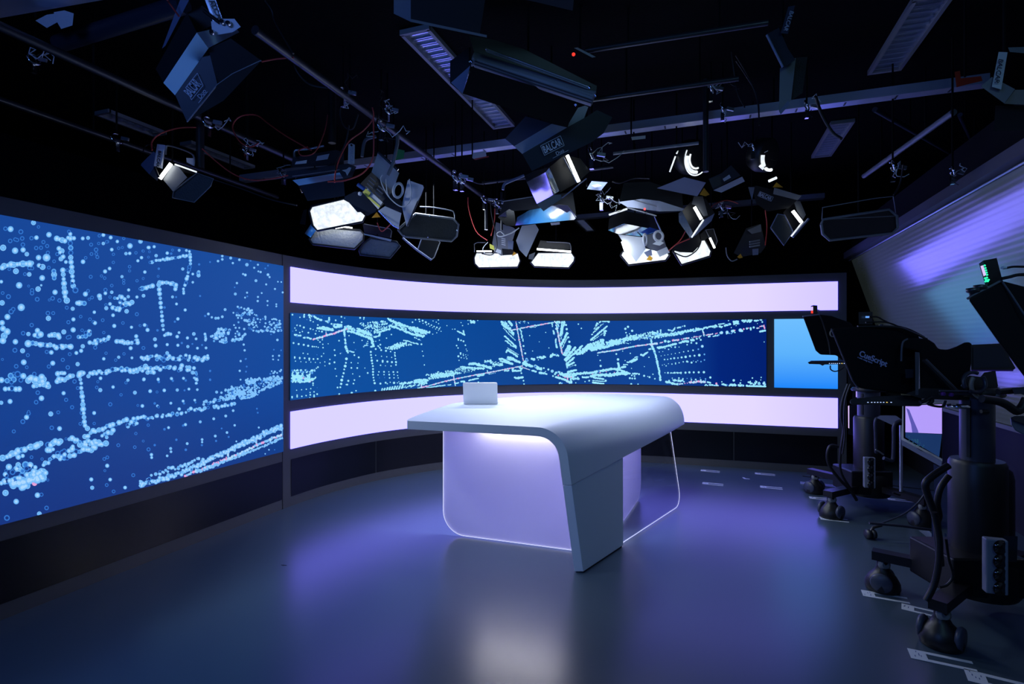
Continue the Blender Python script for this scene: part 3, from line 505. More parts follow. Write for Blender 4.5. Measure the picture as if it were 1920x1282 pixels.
# middle
row('F', [(0, 195), (70, 235), (200, 270)], 18, 1.7, .8, .02); row('F', [(0, 285), (60, 310), (125, 320)], 12, 1.9, .5, 0)
spots('F', [(45, 70, 10), (52, 100, 11), (98, 90, 13), (105, 128, 8), (145, 110, 15), (158, 150, 9), (188, 135, 12), (205, 172, 8), (230, 155, 11), (248, 192, 7), (270, 175, 11), (293, 213, 8), (312, 190, 13), (348, 210, 11), (336, 232, 7), (362, 190, 8), (375, 248, 8), (250, 290, 8), (310, 270, 8), (255, 92, 8), (303, 110, 9), (338, 133, 9), (335, 78, 10), (463, 163, 8), (65, 382, 9), (32, 370, 9), (80, 442, 14), (15, 433, 12), (95, 547, 8), (106, 615, 8), (125, 750, 9), (675, 117, 8), (698, 162, 9), (783, 138, 9), (583, 215, 9), (546, 216, 7), (633, 360, 12), (635, 378, 12), (675, 383, 13), (712, 397, 14), (740, 457, 12), (752, 514, 7), (764, 540, 8), (609, 462, 12), (630, 498, 11), (668, 575, 14), (668, 592, 10), (708, 590, 8), (710, 610, 9), (745, 600, 7), (635, 622, 16), (678, 643, 10), (720, 650, 7), (750, 632, 8), (762, 658, 9), (645, 683, 9), (778, 605, 5), (925, 85, 8), (1100, 85, 9), (780, 82, 9), (935, 1010, 12), (1704, 312, 8), (1748, 543, 8), (1612, 988, 13), (1610, 1050, 13), (1620, 1040, 12), (1850, 405, 5), (1638, 578, 16), (1612, 468, 15), (1616, 522, 5), (1580, 875, 13)], 1.2)
quadfill('F', [(800, 80), (870, 85), (880, 125), (840, 125)], 14, 2.0, 0); row('F', [(615, 240), (725, 300), (712, 240)], 20, 1.3, .3, 0)
quadfill('F', [(0, 970), (180, 960), (180, 1020), (0, 1010)], 60, 1.3, .05); quadfill('F', [(150, 890), (560, 870), (580, 910), (200, 970)], 130, 1.4, .05); quadfill('F', [(270, 860), (600, 830), (620, 890), (290, 930)], 60, 1.3, .08); quadfill('F', [(560, 810), (820, 780), (900, 840), (600, 890)], 100, .9, .05); row('F', [(670, 780), (740, 790), (880, 800), (1020, 805)], 40, 1.6, .6, .02); row('F', [(790, 745), (880, 735), (960, 760), (1130, 795)], 50, 1.9, .9, .02); row('F', [(1030, 710), (1110, 685), (1150, 740), (1300, 750)], 40, 1.5, 1.0, .05); quadfill('F', [(1100, 690), (1300, 720), (1300, 760), (1150, 780)], 40, 1.0, .08)
row('F', [(1245, 665), (1290, 655), (1440, 740)], 30, 1.9, .5, .02); row('F', [(1260, 690), (1430, 738)], 22, 1.4, .3, 0); row('F', [(1375, 640), (1440, 650), (1550, 715)], 36, 1.9, .7, .02); row('F', [(1360, 660), (1500, 690)], 16, 1.5, .3)
row('F', [(1350, 560), (1375, 530), (1525, 625)], 34, 1.5, .4, .02); row('F', [(1370, 495), (1540, 600)], 20, .7, .1, 0); row('F', [(1325, 315), (1385, 370), (1500, 475)], 28, 1.4, .3, 0); row('F', [(1335, 380), (1400, 430), (1450, 470), (1500, 500)], 18, 1.3, .5, 0); row('F', [(1310, 200), (1400, 295), (1490, 385)], 16, 1.0, .2, 0); row('F', [(1275, 100), (1330, 180), (1400, 210), (1470, 290)], 34, 1.8, .9, .02); row('F', [(1300, 110), (1390, 170)], 16, 1.4, .8, .05); row('F', [(1390, 100), (1440, 160)], 14, 2.1, .3, 0); row('F', [(1390, 240), (1465, 315)], 14, .8, .2, 0); row('F', [(1330, 100), (1380, 165)], 10, .8, .2)
row('F', [(1497, 100), (1520, 220), (1545, 370), (1580, 540), (1610, 690)], 44, 1.2, .2, 0, 5); row('F', [(1515, 215), (1560, 400), (1600, 640)], 12, 1.0, .3, 0, 4); row('F', [(1420, 235), (1520, 215), (1640, 190), (1800, 160), (1920, 140)], 34, 1.2, .4, 0, 5); row('F', [(1640, 190), (1780, 155)], 8, .9, .2, 0, 4); row('F', [(1700, 190), (1800, 180), (1810, 160)], 10, .9, .6)
row('F', [(1550, 210), (1578, 250), (1585, 310), (1605, 400)], 14, 1.3, .4, 0); row('F', [(1540, 95), (1680, 120)], 10, .9, 1.5, .1)
row('F', [(60, 1100), (280, 1040), (420, 1000), (560, 970), (720, 935), (880, 905), (1020, 880), (1180, 850), (1400, 805), (1600, 765)], 120, 1.25, .2, 0, 5); row('F', [(250, 1045), (600, 965), (900, 900), (1300, 825), (1540, 775)], 22, .9, .2, 0, 4); row('F', [(110, 1100), (300, 1075), (440, 1055)], 34, 1.1, .3, 0); row('F', [(590, 1030), (640, 1020)], 6, 1.2, .4); row('F', [(465, 1053), (530, 1045)], 6, 1.1, .3); row('F', [(675, 1003), (730, 997)], 6, 1.8, .3); row('F', [(790, 985), (860, 970), (940, 955)], 18, 1.3, .4); row('F', [(920, 920), (1020, 900)], 16, 1.5, .4, 0); row('F', [(1080, 890), (1190, 875)], 9, .8, .4); row('F', [(1330, 838), (1385, 838)], 8, 1.3, .3); row('F', [(560, 910), (572, 970), (590, 1075)], 16, 1.1, .2, 0, 5); row('F', [(75, 1045), (90, 1110)], 8, 1.1, .2, 0, 5); row('F', [(1070, 830), (1075, 880)], 6, .9, .2, 0, 5)
row('F', [(1620, 720), (1680, 750), (1740, 775)], 22, 2.1, .9, .02); row('F', [(1610, 720), (1650, 770)], 9, 2.2, .8, 0); row('F', [(1780, 765), (1830, 790), (1880, 820)], 18, 2.1, .7, .02); row('F', [(1600, 790), (1705, 825)], 14, .9, .2, 0, 5); row('F', [(1740, 835), (1800, 855)], 10, 1.5, .3); row('F', [(1850, 875), (1920, 880)], 9, 1.7, .4)
row('F', [(1450, 800), (1450, 840), (1560, 840), (1590, 800), (1550, 795)], 26, 1.7, .4, .02); row('F', [(1480, 940), (1500, 950), (1610, 935)], 18, 1.9, .3, 0); row('F', [(1655, 655), (1660, 690), (1680, 685)], 9, 1.8, .4); row('F', [(1740, 660), (1780, 675)], 8, 1.9, .5); row('F', [(1850, 640), (1915, 655)], 9, 1.4, .4); spots('F', [(1820, 645, 11), (1835, 675, 8)], 1.2)
row('G', [(0, 170), (80, 155), (200, 130), (400, 100)], 26, 1.2, .4, 0, 5); row('G', [(60, 160), (220, 130)], 6, .9, .2, 0, 4)
row('G', [(340, 150), (365, 260), (385, 370), (410, 480), (435, 590)], 34, 1.4, .3, 0, 5); row('G', [(365, 250), (440, 590)], 8, 1.2, .3, 0, 4); row('G', [(280, 130), (285, 180)], 6, 1.3, .2); row('G', [(300, 235), (315, 300)], 8, 1.7, .2); row('G', [(335, 360), (340, 440), (355, 495)], 12, 1.6, .3)
row('G', [(345, 105), (380, 170), (345, 215)], 16, 1.6, .7); row('G', [(430, 105), (420, 200), (400, 320)], 26, 1.4, .3, 0); row('G', [(470, 100), (440, 200), (410, 315)], 26, 1.5, .5, 0); quadfill('G', [(310, 95), (480, 95), (470, 130), (330, 120)], 24, 1.3, .05); row('G', [(445, 250), (415, 360)], 12, .9, .3)
row('G', [(510, 270), (470, 350), (410, 460)], 30, 2.0, .5, 0); row('G', [(515, 340), (480, 400), (435, 500)], 16, .9, .2); row('G', [(540, 460), (460, 600)], 26, 2.3, .7, 0); row('G', [(560, 480), (480, 610)], 20, 2.0, .6, 0); row('G', [(630, 490), (540, 600), (470, 680)], 36, 2.0, .8, 0); row('G', [(730, 470), (600, 590), (490, 690)], 40, 1.9, .5, 0); row('G', [(610, 640), (500, 740)], 22, 1.7, .3, 0); row('G', [(610, 715), (510, 765)], 18, 1.8, .3, 0); row('G', [(500, 720), (510, 800)], 8, 1.6, .4); row('G', [(500, 800), (620, 755)], 9, .8, .3, .2); row('G', [(520, 860), (640, 830)], 16, 2.0, .3, 0)
spots('G', [(490, 153, 16), (500, 215, 18), (523, 338, 16), (540, 405, 18), (675, 140, 11), (720, 203, 11), (185, 264, 8), (233, 497, 8), (88, 405, 6), (1130, 103, 19), (1065, 305, 16), (1380, 210, 18), (1420, 180, 18), (1482, 240, 18), (1390, 268, 12), (1443, 285, 9), (1405, 305, 11), (1003, 684, 11), (1010, 767, 17), (966, 607, 8), (1340, 545, 8), (1245, 588, 14), (1270, 670, 19), (1455, 578, 10), (1376, 686, 8), (1734, 637, 10), (1665, 777, 7), (1472, 803, 8), (1792, 890, 8), (775, 1002, 10), (637, 1020, 9), (632, 755, 13), (157, 800, 14), (225, 820, 16), (183, 850, 8), (283, 845, 24), (1585, 890, 15), (1662, 915, 16), (1743, 935, 15), (1716, 925, 8), (1825, 960, 9), (1448, 950, 16), (1483, 955, 14), (1523, 955, 15), (1477, 908, 13), (1517, 918, 13), (1468, 1040, 16), (1505, 1042, 14), (1545, 1045, 16), (1570, 1042, 12), (838, 988, 14), (1085, 988, 17), (295, 918, 14), (370, 1040, 12), (850, 1045, 10), (915, 1048, 9), (990, 1055, 8)], 1.3)
row('G', [(0, 680), (20, 665)], 4, 1.5, .4); row('G', [(60, 640), (190, 630)], 16, 1.4, .9, .05); row('G', [(250, 625), (290, 605), (380, 600)], 16, 1.6, 1.1, .05); row('G', [(20, 770), (110, 810)], 22, 2.1, .7, .02); row('G', [(0, 835), (45, 855)], 6, 1.6, .3); row('G', [(90, 870), (150, 870), (200, 895)], 14, 1.5, .6)
row('G', [(860, 380), (990, 270), (1110, 170)], 36, 1.6, .3, 0); row('G', [(890, 385), (1060, 270)], 9, 1.0, .2); row('G', [(1090, 235), (1065, 265), (1085, 270)], 7, 1.9, .6); row('G', [(885, 315), (900, 270), (1000, 155)], 16, 1.2, .9, .05); row('G', [(915, 215), (960, 130), (1030, 95), (1130, 100)], 30, 1.3, .8, .03); row('G', [(940, 235), (1060, 120)], 10, .9, .3)
row('G', [(640, 585), (720, 575), (860, 500), (1080, 480), (1240, 410), (1400, 360), (1560, 350)], 110, 1.9, 1.2, .02); row('G', [(720, 560), (850, 440)], 40, 2.1, 1.2, 0); quadfill('G', [(840, 440), (1040, 370), (1080, 500), (860, 545)], 170, 1.5, .03); quadfill('G', [(1080, 410), (1400, 340), (1400, 400), (1100, 490)], 130, 1.6, .04); quadfill('G', [(1380, 330), (1560, 290), (1600, 370), (1400, 390)], 70, 1.5, .05); row('G', [(1005, 375), (1050, 378)], 6, 2.0, .4); row('G', [(1140, 390), (1220, 385)], 9, 1.6, 1.0); quadfill('G', [(1560, 300), (1920, 220), (1920, 340), (1600, 380)], 110, 1.3, .08); row('G', [(1250, 455), (1350, 425), (1450, 425)], 16, .8, .8)
row('G', [(960, 570), (1240, 530), (1480, 480), (1640, 455), (1860, 425)], 90, 1.35, .25, 0, 5); row('G', [(1770, 370), (1770, 410), (1790, 490), (1840, 620), (1865, 720), (1890, 870), (1905, 975)], 44, 1.5, .5, .02); row('G', [(1870, 500), (1920, 490)], 5, 1.8, .3); row('G', [(1730, 515), (1810, 510)], 8, 1.6, .3); row('G', [(1605, 590), (1640, 610), (1715, 565)], 18, 1.6, .5, .02); row('G', [(1460, 705), (1550, 665)], 20, 2.0, .7, 0); row('G', [(1520, 640), (1575, 630)], 6, 1.2, .3); row('G', [(1405, 712), (1440, 710)], 5, 1.3, .2); row('G', [(1330, 785), (1380, 780)], 8, 1.8, .4); row('G', [(1350, 748), (1415, 748)], 8, 1.1, .2); row('G', [(1275, 725), (1285, 780), (1300, 820)], 14, 1.9, .3, 0)
row('G', [(430, 895), (640, 885), (860, 870), (1060, 830), (1300, 800)], 90, 1.9, .6, .01); row('G', [(330, 930), (450, 965), (560, 1020)], 30, 1.8, .5, 0); row('G', [(400, 880), (420, 900), (560, 930), (650, 895)], 34, 1.9, 1.0, .02); row('G', [(510, 900), (515, 1010)], 10, 1.6, .3, 0, 5); row('G', [(560, 960), (570, 1020)], 8, 1.6, .4); row('G', [(590, 960), (690, 950)], 14, 1.7, .7); row('G', [(730, 940), (830, 935)], 14, 1.5, .4, 0); row('G', [(320, 890), (360, 860), (400, 865)], 9, 1.7, .5); row('G', [(860, 920), (960, 900), (1150, 905), (1300, 880), (1400, 880)], 80, 2.1, .9, .01); row('G', [(900, 940), (1060, 965)], 20, 1.6, .4, 0); row('G', [(1240, 830), (1310, 825), (1340, 855), (1450, 885)], 24, 1.9, .7, 0); row('G', [(1490, 880), (1560, 885)], 10, 1.5, .4); row('G', [(880, 985), (1090, 1000)], 18, .9, .2, 0); row('G', [(890, 1015), (1085, 1040)], 24, 1.7, .2, 0); row('G', [(360, 1055), (400, 1020), (470, 1050)], 14, 1.4, .5); row('G', [(560, 1052), (590, 1052)], 4, 1.3, .2)
spots('G', [(375, 908, 12), (475, 935, 13), (570, 935, 12), (885, 890, 8), (1000, 870, 9), (1095, 855, 8), (1215, 865, 8)], 1.3, 4)
# right end
row('H', [(0, 340), (60, 320), (180, 360), (330, 340), (480, 310), (620, 285), (760, 255)], 80, 1.7, 1.1, .05); quadfill('H', [(60, 350), (500, 300), (520, 340), (120, 400)], 100, 1.2, .06); row('H', [(270, 275), (340, 290), (380, 250)], 14, 1.5, .5); row('H', [(410, 245), (480, 230)], 9, 1.4, .2); row('H', [(600, 290), (780, 265), (870, 240), (1020, 205)], 54, 1.5, .6, .05); row('H', [(1050, 190), (1150, 175)], 10, 1.1, .2); row('H', [(1150, 205), (1240, 190)], 16, 1.6, .6, .03); quadfill('H', [(1270, 150), (1370, 130), (1380, 180), (1290, 190)], 26, 1.6, .08); quadfill('H', [(1410, 125), (1560, 110), (1580, 150), (1430, 160)], 32, 1.4, .08); row('H', [(1610, 140), (1670, 125)], 9, 1.5, .3); row('H', [(1690, 118), (1755, 112)], 6, 1.2, .3); row('H', [(985, 240), (1030, 225)], 7, 1.2, .5); row('H', [(1060, 215), (1110, 235)], 9, 1.5, .6)
row('H', [(0, 500), (100, 488)], 12, 1.7, .3, 0, 5); row('H', [(140, 478), (190, 470)], 6, 1.0, .2, 0, 5); row('H', [(340, 440), (440, 430)], 10, 1.6, .3, 0, 5); row('H', [(505, 415), (600, 400)], 9, 1.5, .3, 0, 5); row('H', [(630, 395), (720, 380), (800, 370)], 9, 1.2, .6, 0, 5); row('H', [(805, 270), (830, 370)], 12, 1.3, .3, 0, 5); row('H', [(850, 358), (970, 340)], 10, 1.2, .4, 0, 5); row('H', [(1000, 335), (1040, 325)], 4, 1.0, .2, 0, 4); spots('H', [(225, 450, 22), (275, 458, 20), (300, 454, 10), (1100, 318, 26), (1085, 322, 20), (1185, 312, 26), (1265, 295, 24), (1285, 290, 20), (1390, 280, 30), (1415, 290, 20), (1492, 255, 17), (1550, 250, 17), (1552, 272, 14), (1598, 238, 17), (800, 530, 24), (710, 482, 16), (630, 476, 14), (565, 505, 12), (380, 543, 14), (440, 541, 8), (322, 542, 9), (278, 577, 11), (222, 562, 10), (527, 215, 15), (495, 218, 8), (155, 280, 14), (107, 298, 15), (40, 318, 18), (777, 430, 15), (715, 412, 16), (755, 400, 12), (1730, 153, 14), (1207, 132, 9), (1250, 240, 8), (1325, 210, 8), (1655, 178, 6), (1760, 462, 8), (133, 618, 8), (187, 612, 7), (162, 678, 7), (925, 1013, 18), (1288, 1058, 20), (1577, 1022, 12), (1713, 1012, 10), (1400, 1057, 8), (1103, 1080, 10), (1707, 1052, 8), (35, 963, 10), (65, 1032, 12), (150, 1050, 20), (240, 1080, 17), (285, 1062, 14), (1545, 1073, 10), (1627, 1066, 8)], 1.3)
spots('H', [(1443, 263, 14), (1515, 248, 10), (1305, 282, 10), (700, 385, 10), (480, 420, 11), (378, 438, 9), (530, 1105, 9), (568, 1100, 8), (1750, 230, 8), (1762, 255, 8), (1745, 210, 7)], 1.3, 4)
row('H', [(1690, 222), (1745, 215)], 6, 1.0, .2, 0, 5); row('H', [(1755, 200), (1770, 260)], 7, 1.1, .1, 0, 4); row('H', [(1645, 250), (1685, 245)], 4, 1.2, .1, 0, 5); row('H', [(1690, 300), (1780, 285)], 12, 1.7, .3, 0); row('H', [(110, 555), (300, 520)], 20, 1.8, .5, 0); row('H', [(310, 510), (400, 490)], 12, 1.8, .4, 0); row('H', [(440, 480), (480, 472)], 5, 1.6, .2); row('H', [(500, 460), (580, 452)], 10, 2.0, .4); row('H', [(620, 435), (670, 430)], 8, 2.1, .4); row('H', [(20, 530), (60, 600), (90, 740), (110, 830), (140, 950)], 40, 1.5, .4, .02); row('H', [(150, 990), (150, 1040)], 5, 1.5, .2); row('H', [(960, 375), (1070, 355)], 6, 1.4, .4, .2); row('H', [(1160, 335), (1320, 320)], 6, 1.2, .5, .2); row('H', [(890, 380), (930, 370)], 5, 1.4, .5)
for k, (x, y, r) in enumerate([(217, 668, 7), (268, 660, 7), (323, 650, 7), (382, 640, 8), (446, 628, 9), (511, 615, 10), (582, 604, 11), (657, 592, 13), (215, 735, 12), (263, 733, 10), (313, 722, 13), (365, 714, 16), (423, 711, 12), (480, 702, 16), (542, 694, 20), (609, 682, 16), (680, 676, 15), (754, 667, 21), (181, 822, 7), (213, 810, 6), (240, 833, 10), (275, 800, 7), (330, 805, 10), (386, 790, 10), (386, 803, 9), (441, 785, 10), (505, 770, 11), (563, 765, 16), (575, 770, 12), (634, 782, 16), (703, 772, 10), (222, 940, 8), (268, 941, 15), (313, 942, 10), (366, 940, 14), (418, 942, 14), (470, 938, 14), (540, 938, 17), (600, 934, 18), (668, 933, 16), (745, 933, 17), (825, 931, 19), (438, 1022, 13), (500, 1033, 12), (698, 1045, 14), (632, 1050, 12), (776, 1052, 14), (335, 1024, 9)]): spots('H', [(x, y, r)], 1)
spots('H', [(739, 575, 13), (833, 655, 14), (833, 742, 12), (780, 767, 12), (730, 752, 9), (662, 758, 8), (627, 1025, 9), (850, 1035, 12), (768, 1020, 8), (850, 1060, 10), (565, 1028, 8)], 1, 2)
row('H', [(300, 942), (480, 940)], 14, 1.0, .5); row('H', [(240, 1085), (300, 1080), (330, 1105), (440, 1125)], 22, 1.8, .7, .03); row('H', [(340, 1060), (420, 1060), (520, 1075)], 20, 1.6, .8, .08); row('H', [(600, 1085), (680, 1090), (720, 1075), (840, 1080)], 34, 1.7, .5, 0, 5); row('H', [(440, 1115), (500, 1110)], 5, 1.2, .2, 0, 5); spots('H', [(630, 1095, 10), (1030, 1125, 9), (1035, 1140, 9)], 1, 4)
row('H', [(490, 1155), (640, 1158), (720, 1160)], 9, 1.4, .8); row('H', [(660, 1140), (680, 1145)], 3, 1.8, .3); row('H', [(830, 1150), (960, 1170), (1080, 1170)], 40, 1.5, .5, .02); row('H', [(840, 1140), (930, 1135), (1060, 1150)], 18, 1.5, .8, .05); row('H', [(880, 1088), (930, 1095)], 6, 1.5, .4); row('H', [(1015, 1100), (1025, 1160)], 8, 1.6, .3, 0, 5); row('H', [(1110, 1118), (1190, 1130)], 10, 1.8, .5); row('H', [(1225, 1135), (1320, 1130)], 14, 1.9, .7); row('H', [(1355, 1138), (1445, 1138)], 12, 1.9, .4); row('H', [(1090, 1165), (1260, 1165), (1400, 1175)], 26, 1.6, .6, .03); row('H', [(1490, 1145), (1560, 1148), (1600, 1155), (1780, 1155)], 40, 2.0, .6, 0); row('H', [(1520, 1100), (1620, 1110), (1640, 1090)], 14, 1.6, .9); spots('H', [(1680, 1108, 24), (1680, 1098, 18), (1755, 1105, 24), (1760, 1090, 16), (1770, 1120, 18), (1390, 1100, 14), (1550, 1185, 10), (1690, 1188, 12), (1760, 1188, 12), (1765, 1160, 20), (1243, 1168, 16), (1615, 1090, 10)], 1)
BACK = DOTS; DOTS = []
scr2 = screen('curved_screen', 'long curved screen behind the desk showing a dotted white network on blue', SD1, s_at(1437), 0.936, 1.708, 0.012, 'screen_back', BACK)
tag(ribbon(s_at(1452), SE, 0.936, 1.708, 0.012, 0.011).build('plain_blue_screen', 'screen_blue'), 'small plain light-blue screen at the right end of the set wall', 'screen')
tag(ribbon(SD1, SE, 1.800, 2.113, 0.012, 0.011).build('light_panel', 'strip_violet'), 'long pale lavender light panel running above the curved screen', 'light panel', 'lavender light panels of the set wall')
tag(ribbon(SD1, SE, 0.506, 0.835, 0.012, 0.011).build('light_panel', 'strip_violet'), 'long pale lavender light panel running below the curved screen', 'light panel', 'lavender light panels of the set wall')
g = 'black base panels of the set wall'
tag(ribbon(0.15, SD0 - 0.005, 0.085, 0.413, 0.004, 0.003).build('base_panel', 'set_gloss_black'), 'long glossy black base panel under the left screen', 'panel', g)
edges = [SD1 + 0.005, s_at(706), s_at(1070), s_at(1376), SE]
labs = ['black base panel just right of the upright divider', 'black base panel left of and behind the desk', 'black base panel on the back wall right behind the desk', 'black base panel at the far right end of the set wall']
for a, b, l_ in zip(edges[:-1], edges[1:], labs):
    tag(ribbon(a + 0.004, b - 0.004, 0.085, 0.413, 0.004, 0.003).build('base_panel', 'set_gloss_black'), l_, 'panel', g)

# ---------------------------------------------------------------- the desk
TH = 0.058; ZD = 0.90
def kx(Y): return -0.711 + 0.328 * (Y - 3.33)
def zb(Y): return 0.548 + 0.068 * (Y - 3.33)
YE_U = [0, .037, .168, .338, .44, .55, .62, .74, .85, 1.0]; YE_Y = [4.36, 4.74, 5.27, 5.64, 5.72, 5.69, 5.62, 5.46, 5.28, 5.02]
def cross(u, Y, v):
    r = 0.20 + 0.06 * max(0, (Y - 3.33)); k = kx(Y); xc = k - 0.14 * (ZD - r) - r * 1.00975; A = math.radians(82.03)
    if u <= 0.6:
        xl = -1.95 - 0.17 * v ** 0.6; return Vector((xl + (xc - xl) * u / 0.6, Y, ZD)), Vector((0, 0, 1))
    Z1 = zb(Y); A0 = A
    if ZD - r + r * math.cos(A) < Z1 + 0.004: A = math.acos(1 - (ZD - Z1 - 0.004) / r)
    if u <= 0.85:
        t = (u - 0.6) / 0.25 * A; return Vector((xc + r * math.sin(t), Y, ZD - r + r * math.cos(t))), Vector((math.sin(t), 0, math.cos(t)))
    e = Vector((xc + r * math.sin(A), Y, ZD - r + r * math.cos(A))); z1 = zb(Y); t = (u - 0.85) / 0.15; z = e.z + (z1 - e.z) * t
    return Vector((e.x + 0.14 * (e.z - z) if A == A0 else e.x, Y, z)), Vector((math.sin(A), 0, math.cos(A)))
us = [0.6 * i / 22 for i in range(23)] + [0.6 + 0.25 * i / 16 for i in range(1, 17)] + [0.85 + 0.15 * i / 4 for i in range(1, 5)]
vs_ = [i / 28 for i in range(29)]
outer, inner = [], []
for v in vs_:
    for u in us:
        y1 = float(np.interp(u, YE_U, YE_Y)); y0 = 3.33 - 0.035 * max(0, 1 - u / 0.5) if u < 0.5 else 3.33
        Y = y0 + v * (y1 - y0); p, n = cross(u, Y, v); outer.append(p); inner.append(p - n * TH)
desk = thing('news_desk', 'white news desk with a top folding down into a slanted leg', 'desk', (-1.1, 4.4, 0))
nu = len(us); nv = len(vs_); N = nu * nv; mb = MB()
fs = [(j * nu + i, j * nu + i + 1, (j + 1) * nu + i + 1, (j + 1) * nu + i) for j in range(nv - 1) for i in range(nu - 1)]
mb.add(outer, fs, 0, True); mb.add(inner, [f[::-1] for f in fs], 0, True)
def strip(idx):
    mb.add([outer[k] for k in idx] + [inner[k] for k in idx], [(i, i + len(idx), i + 1 + len(idx), i + 1) for i in range(len(idx) - 1)], 1, False)
strip([i for i in range(nu)]); strip([(nv - 1) * nu + i for i in range(nu)][::-1]); strip([j * nu for j in range(nv)][::-1]); strip([j * nu + nu - 1 for j in range(nv)])
mb.build('desktop', ['desk_white', 'desk_edge_blue'], desk)
A8 = Vector((0.99, 0, 0.139))
def side(Y, z, d=0.0): return Vector((kx(Y) - 0.14 * z, Y, z)) - A8 * d
# leg below the seam
mb = MB(); zt = lambda Y: zb(Y) - 0.004
mb.add([side(3.33, 0.012), side(3.86, 0.012), side(4.03, zt(4.03)), side(3.33, zt(3.33)), side(3.33, 0.012, TH), side(3.86, 0.012, TH), side(4.03, zt(4.03), TH), side(3.33, zt(3.33), TH)],
       [(0, 1, 2, 3), (7, 6, 5, 4), (0, 4, 5, 1), (1, 5, 6, 2), (2, 6, 7, 3), (3, 7, 4, 0)])
mb.build('leg', 'desk_white', desk, bevel=0.002)
MB().add([side(3.345, 0.0, .006), side(3.85, 0.0, .006), side(3.85, 0.012, .006), side(3.345, 0.012, .006), side(3.345, 0, TH - .006), side(3.85, 0, TH - .006), side(3.85, 0.012, TH - .006), side(3.345, 0.012, TH - .006)],
         [(0, 1, 2, 3), (7, 6, 5, 4), (0, 4, 5, 1), (1, 5, 6, 2), (2, 6, 7, 3), (3, 7, 4, 0)]).build('foot', 'rubber', desk)
def pane(name, P2, z1, r, xz, material, th=0.010, z0=0.012, tail=None, er=0.0055):
    """upright sheet whose outline is given by start and end (s along it), lower corner at the start rounded with radius r"""
    a, b = P2; L = (Vector(b) - Vector(a)).length; out = []
    arc = [(r - r * math.cos(t), r - r * math.sin(t)) for t in [math.pi / 2 * k / 12 for k in range(13)]]
    for sx, zz in [(0, z1)] + arc + [(L, 0)] + (tail or [(L, z1)]):
        q = sx / L; z = max(zz + z0, z0) if zz != z1 else z1; X = a[0] + (b[0] - a[0]) * q; Y = a[1] + (b[1] - a[1]) * q
        out.append(Vector((X + (xz * z if xz else 0), Y, z)))
    d = Vector((b[0] - a[0], b[1] - a[1], 0)).normalized(); n = Vector((-d.y, d.x, 0)) * th
    o = MB().prism(out, n).build(name, material, desk)
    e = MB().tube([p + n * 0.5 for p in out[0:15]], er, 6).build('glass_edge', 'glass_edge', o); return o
MB().tube([side(3.327, zb(3.33) - .002, -.0004), side(4.03, zb(4.03) - .002, -.0004)], .0012, 6).build('seam', 'aluminium', desk)
pane('frosted_panel', ((-1.85, 3.65), (-0.70, 3.65)), 0.838, 0.17, 0, 'frosted_glass', tail=[(1.12, .45), (1.08, .62), (1.03, .72), (0.96, .79), (0.88, .825), (0.80, .838)])
pane('frosted_panel', ((-0.565, 5.15), (-0.63, 4.2)), 0.76, 0.15, 0, 'frosted_glass', er=.003)
pane('glass_panel', ((kx(5.0) - .03, 5.0), (kx(3.87) - .03, 3.87)), 0.655, 0.13, -0.14, 'clear_glass', er=.0028)
MB().box((-1.24, 3.60, 0.834), (0.62, 0.03, 0.010)).build('light_strip', 'under_desk_led', desk)
MB().bar((-0.98, 3.9, 0.832), (-0.80, 5.0, 0.832), 0.03, 0.014).build('light_strip', 'side_led', desk)
area('desk_glow', (-1.35, 3.78, 0.80), (-1.35, 3.66, 0.1), 0.9, 0.05, 17, (0.60, 0.62, 1.0))
area('desk_glow_side', (-0.82, 4.6, 0.76), (-0.62, 4.62, 0.2), 0.12, 0.12, 5.0, (0.75, 0.70, 1.0))

# laptop
lb = Uz(901, 758, ZD); lp = thing('laptop', 'small open silver-white laptop standing on the desk', 'laptop', (lb.x, lb.y, ZD))
mb = MB(); hw = 0.150
def lidp(x, h): return lb + RT * x + UP * (0.012 + h * 0.94) - FW * (h * 0.34)
def rrect(w, h, r, k=5):
    o = []
    for cx_, cy_, a0 in ((w - r, r, -90), (w - r, h - r, 0), (-w + r, h - r, 90), (-w + r, r, 180)):
        for i in range(k + 1): a = math.radians(a0 + 90 * i / k); o.append((cx_ + r * math.cos(a), cy_ + r * math.sin(a)))
    return o
mb.prism([lidp(x, h) for x, h in rrect(hw, 0.195, 0.012)], (FW * 0.94 + UP * 0.34) * 0.007); mb.build('lid', 'laptop_white', lp)
MB().prism([lidp(x, h) + (FW * 0.94 + UP * 0.34) * 0.0073 for x, h in rrect(hw - 0.008, 0.187, 0.006) if True], (FW * 0.94 + UP * 0.34) * 0.0006).build('display', 'black_gloss', lp)
MB().prism([lb + RT * x + FW * h + UP * 0.002 for x, h in rrect(hw, 0.205, 0.012)], UP * 0.012).build('base', 'laptop_white', lp)
MB().prism([lb + RT * x + FW * (h + 0.03) + UP * 0.0145 for x, h in rrect(hw - 0.02, 0.09, 0.004)], UP * 0.0008).build('keyboard', 'black_metal', lp)

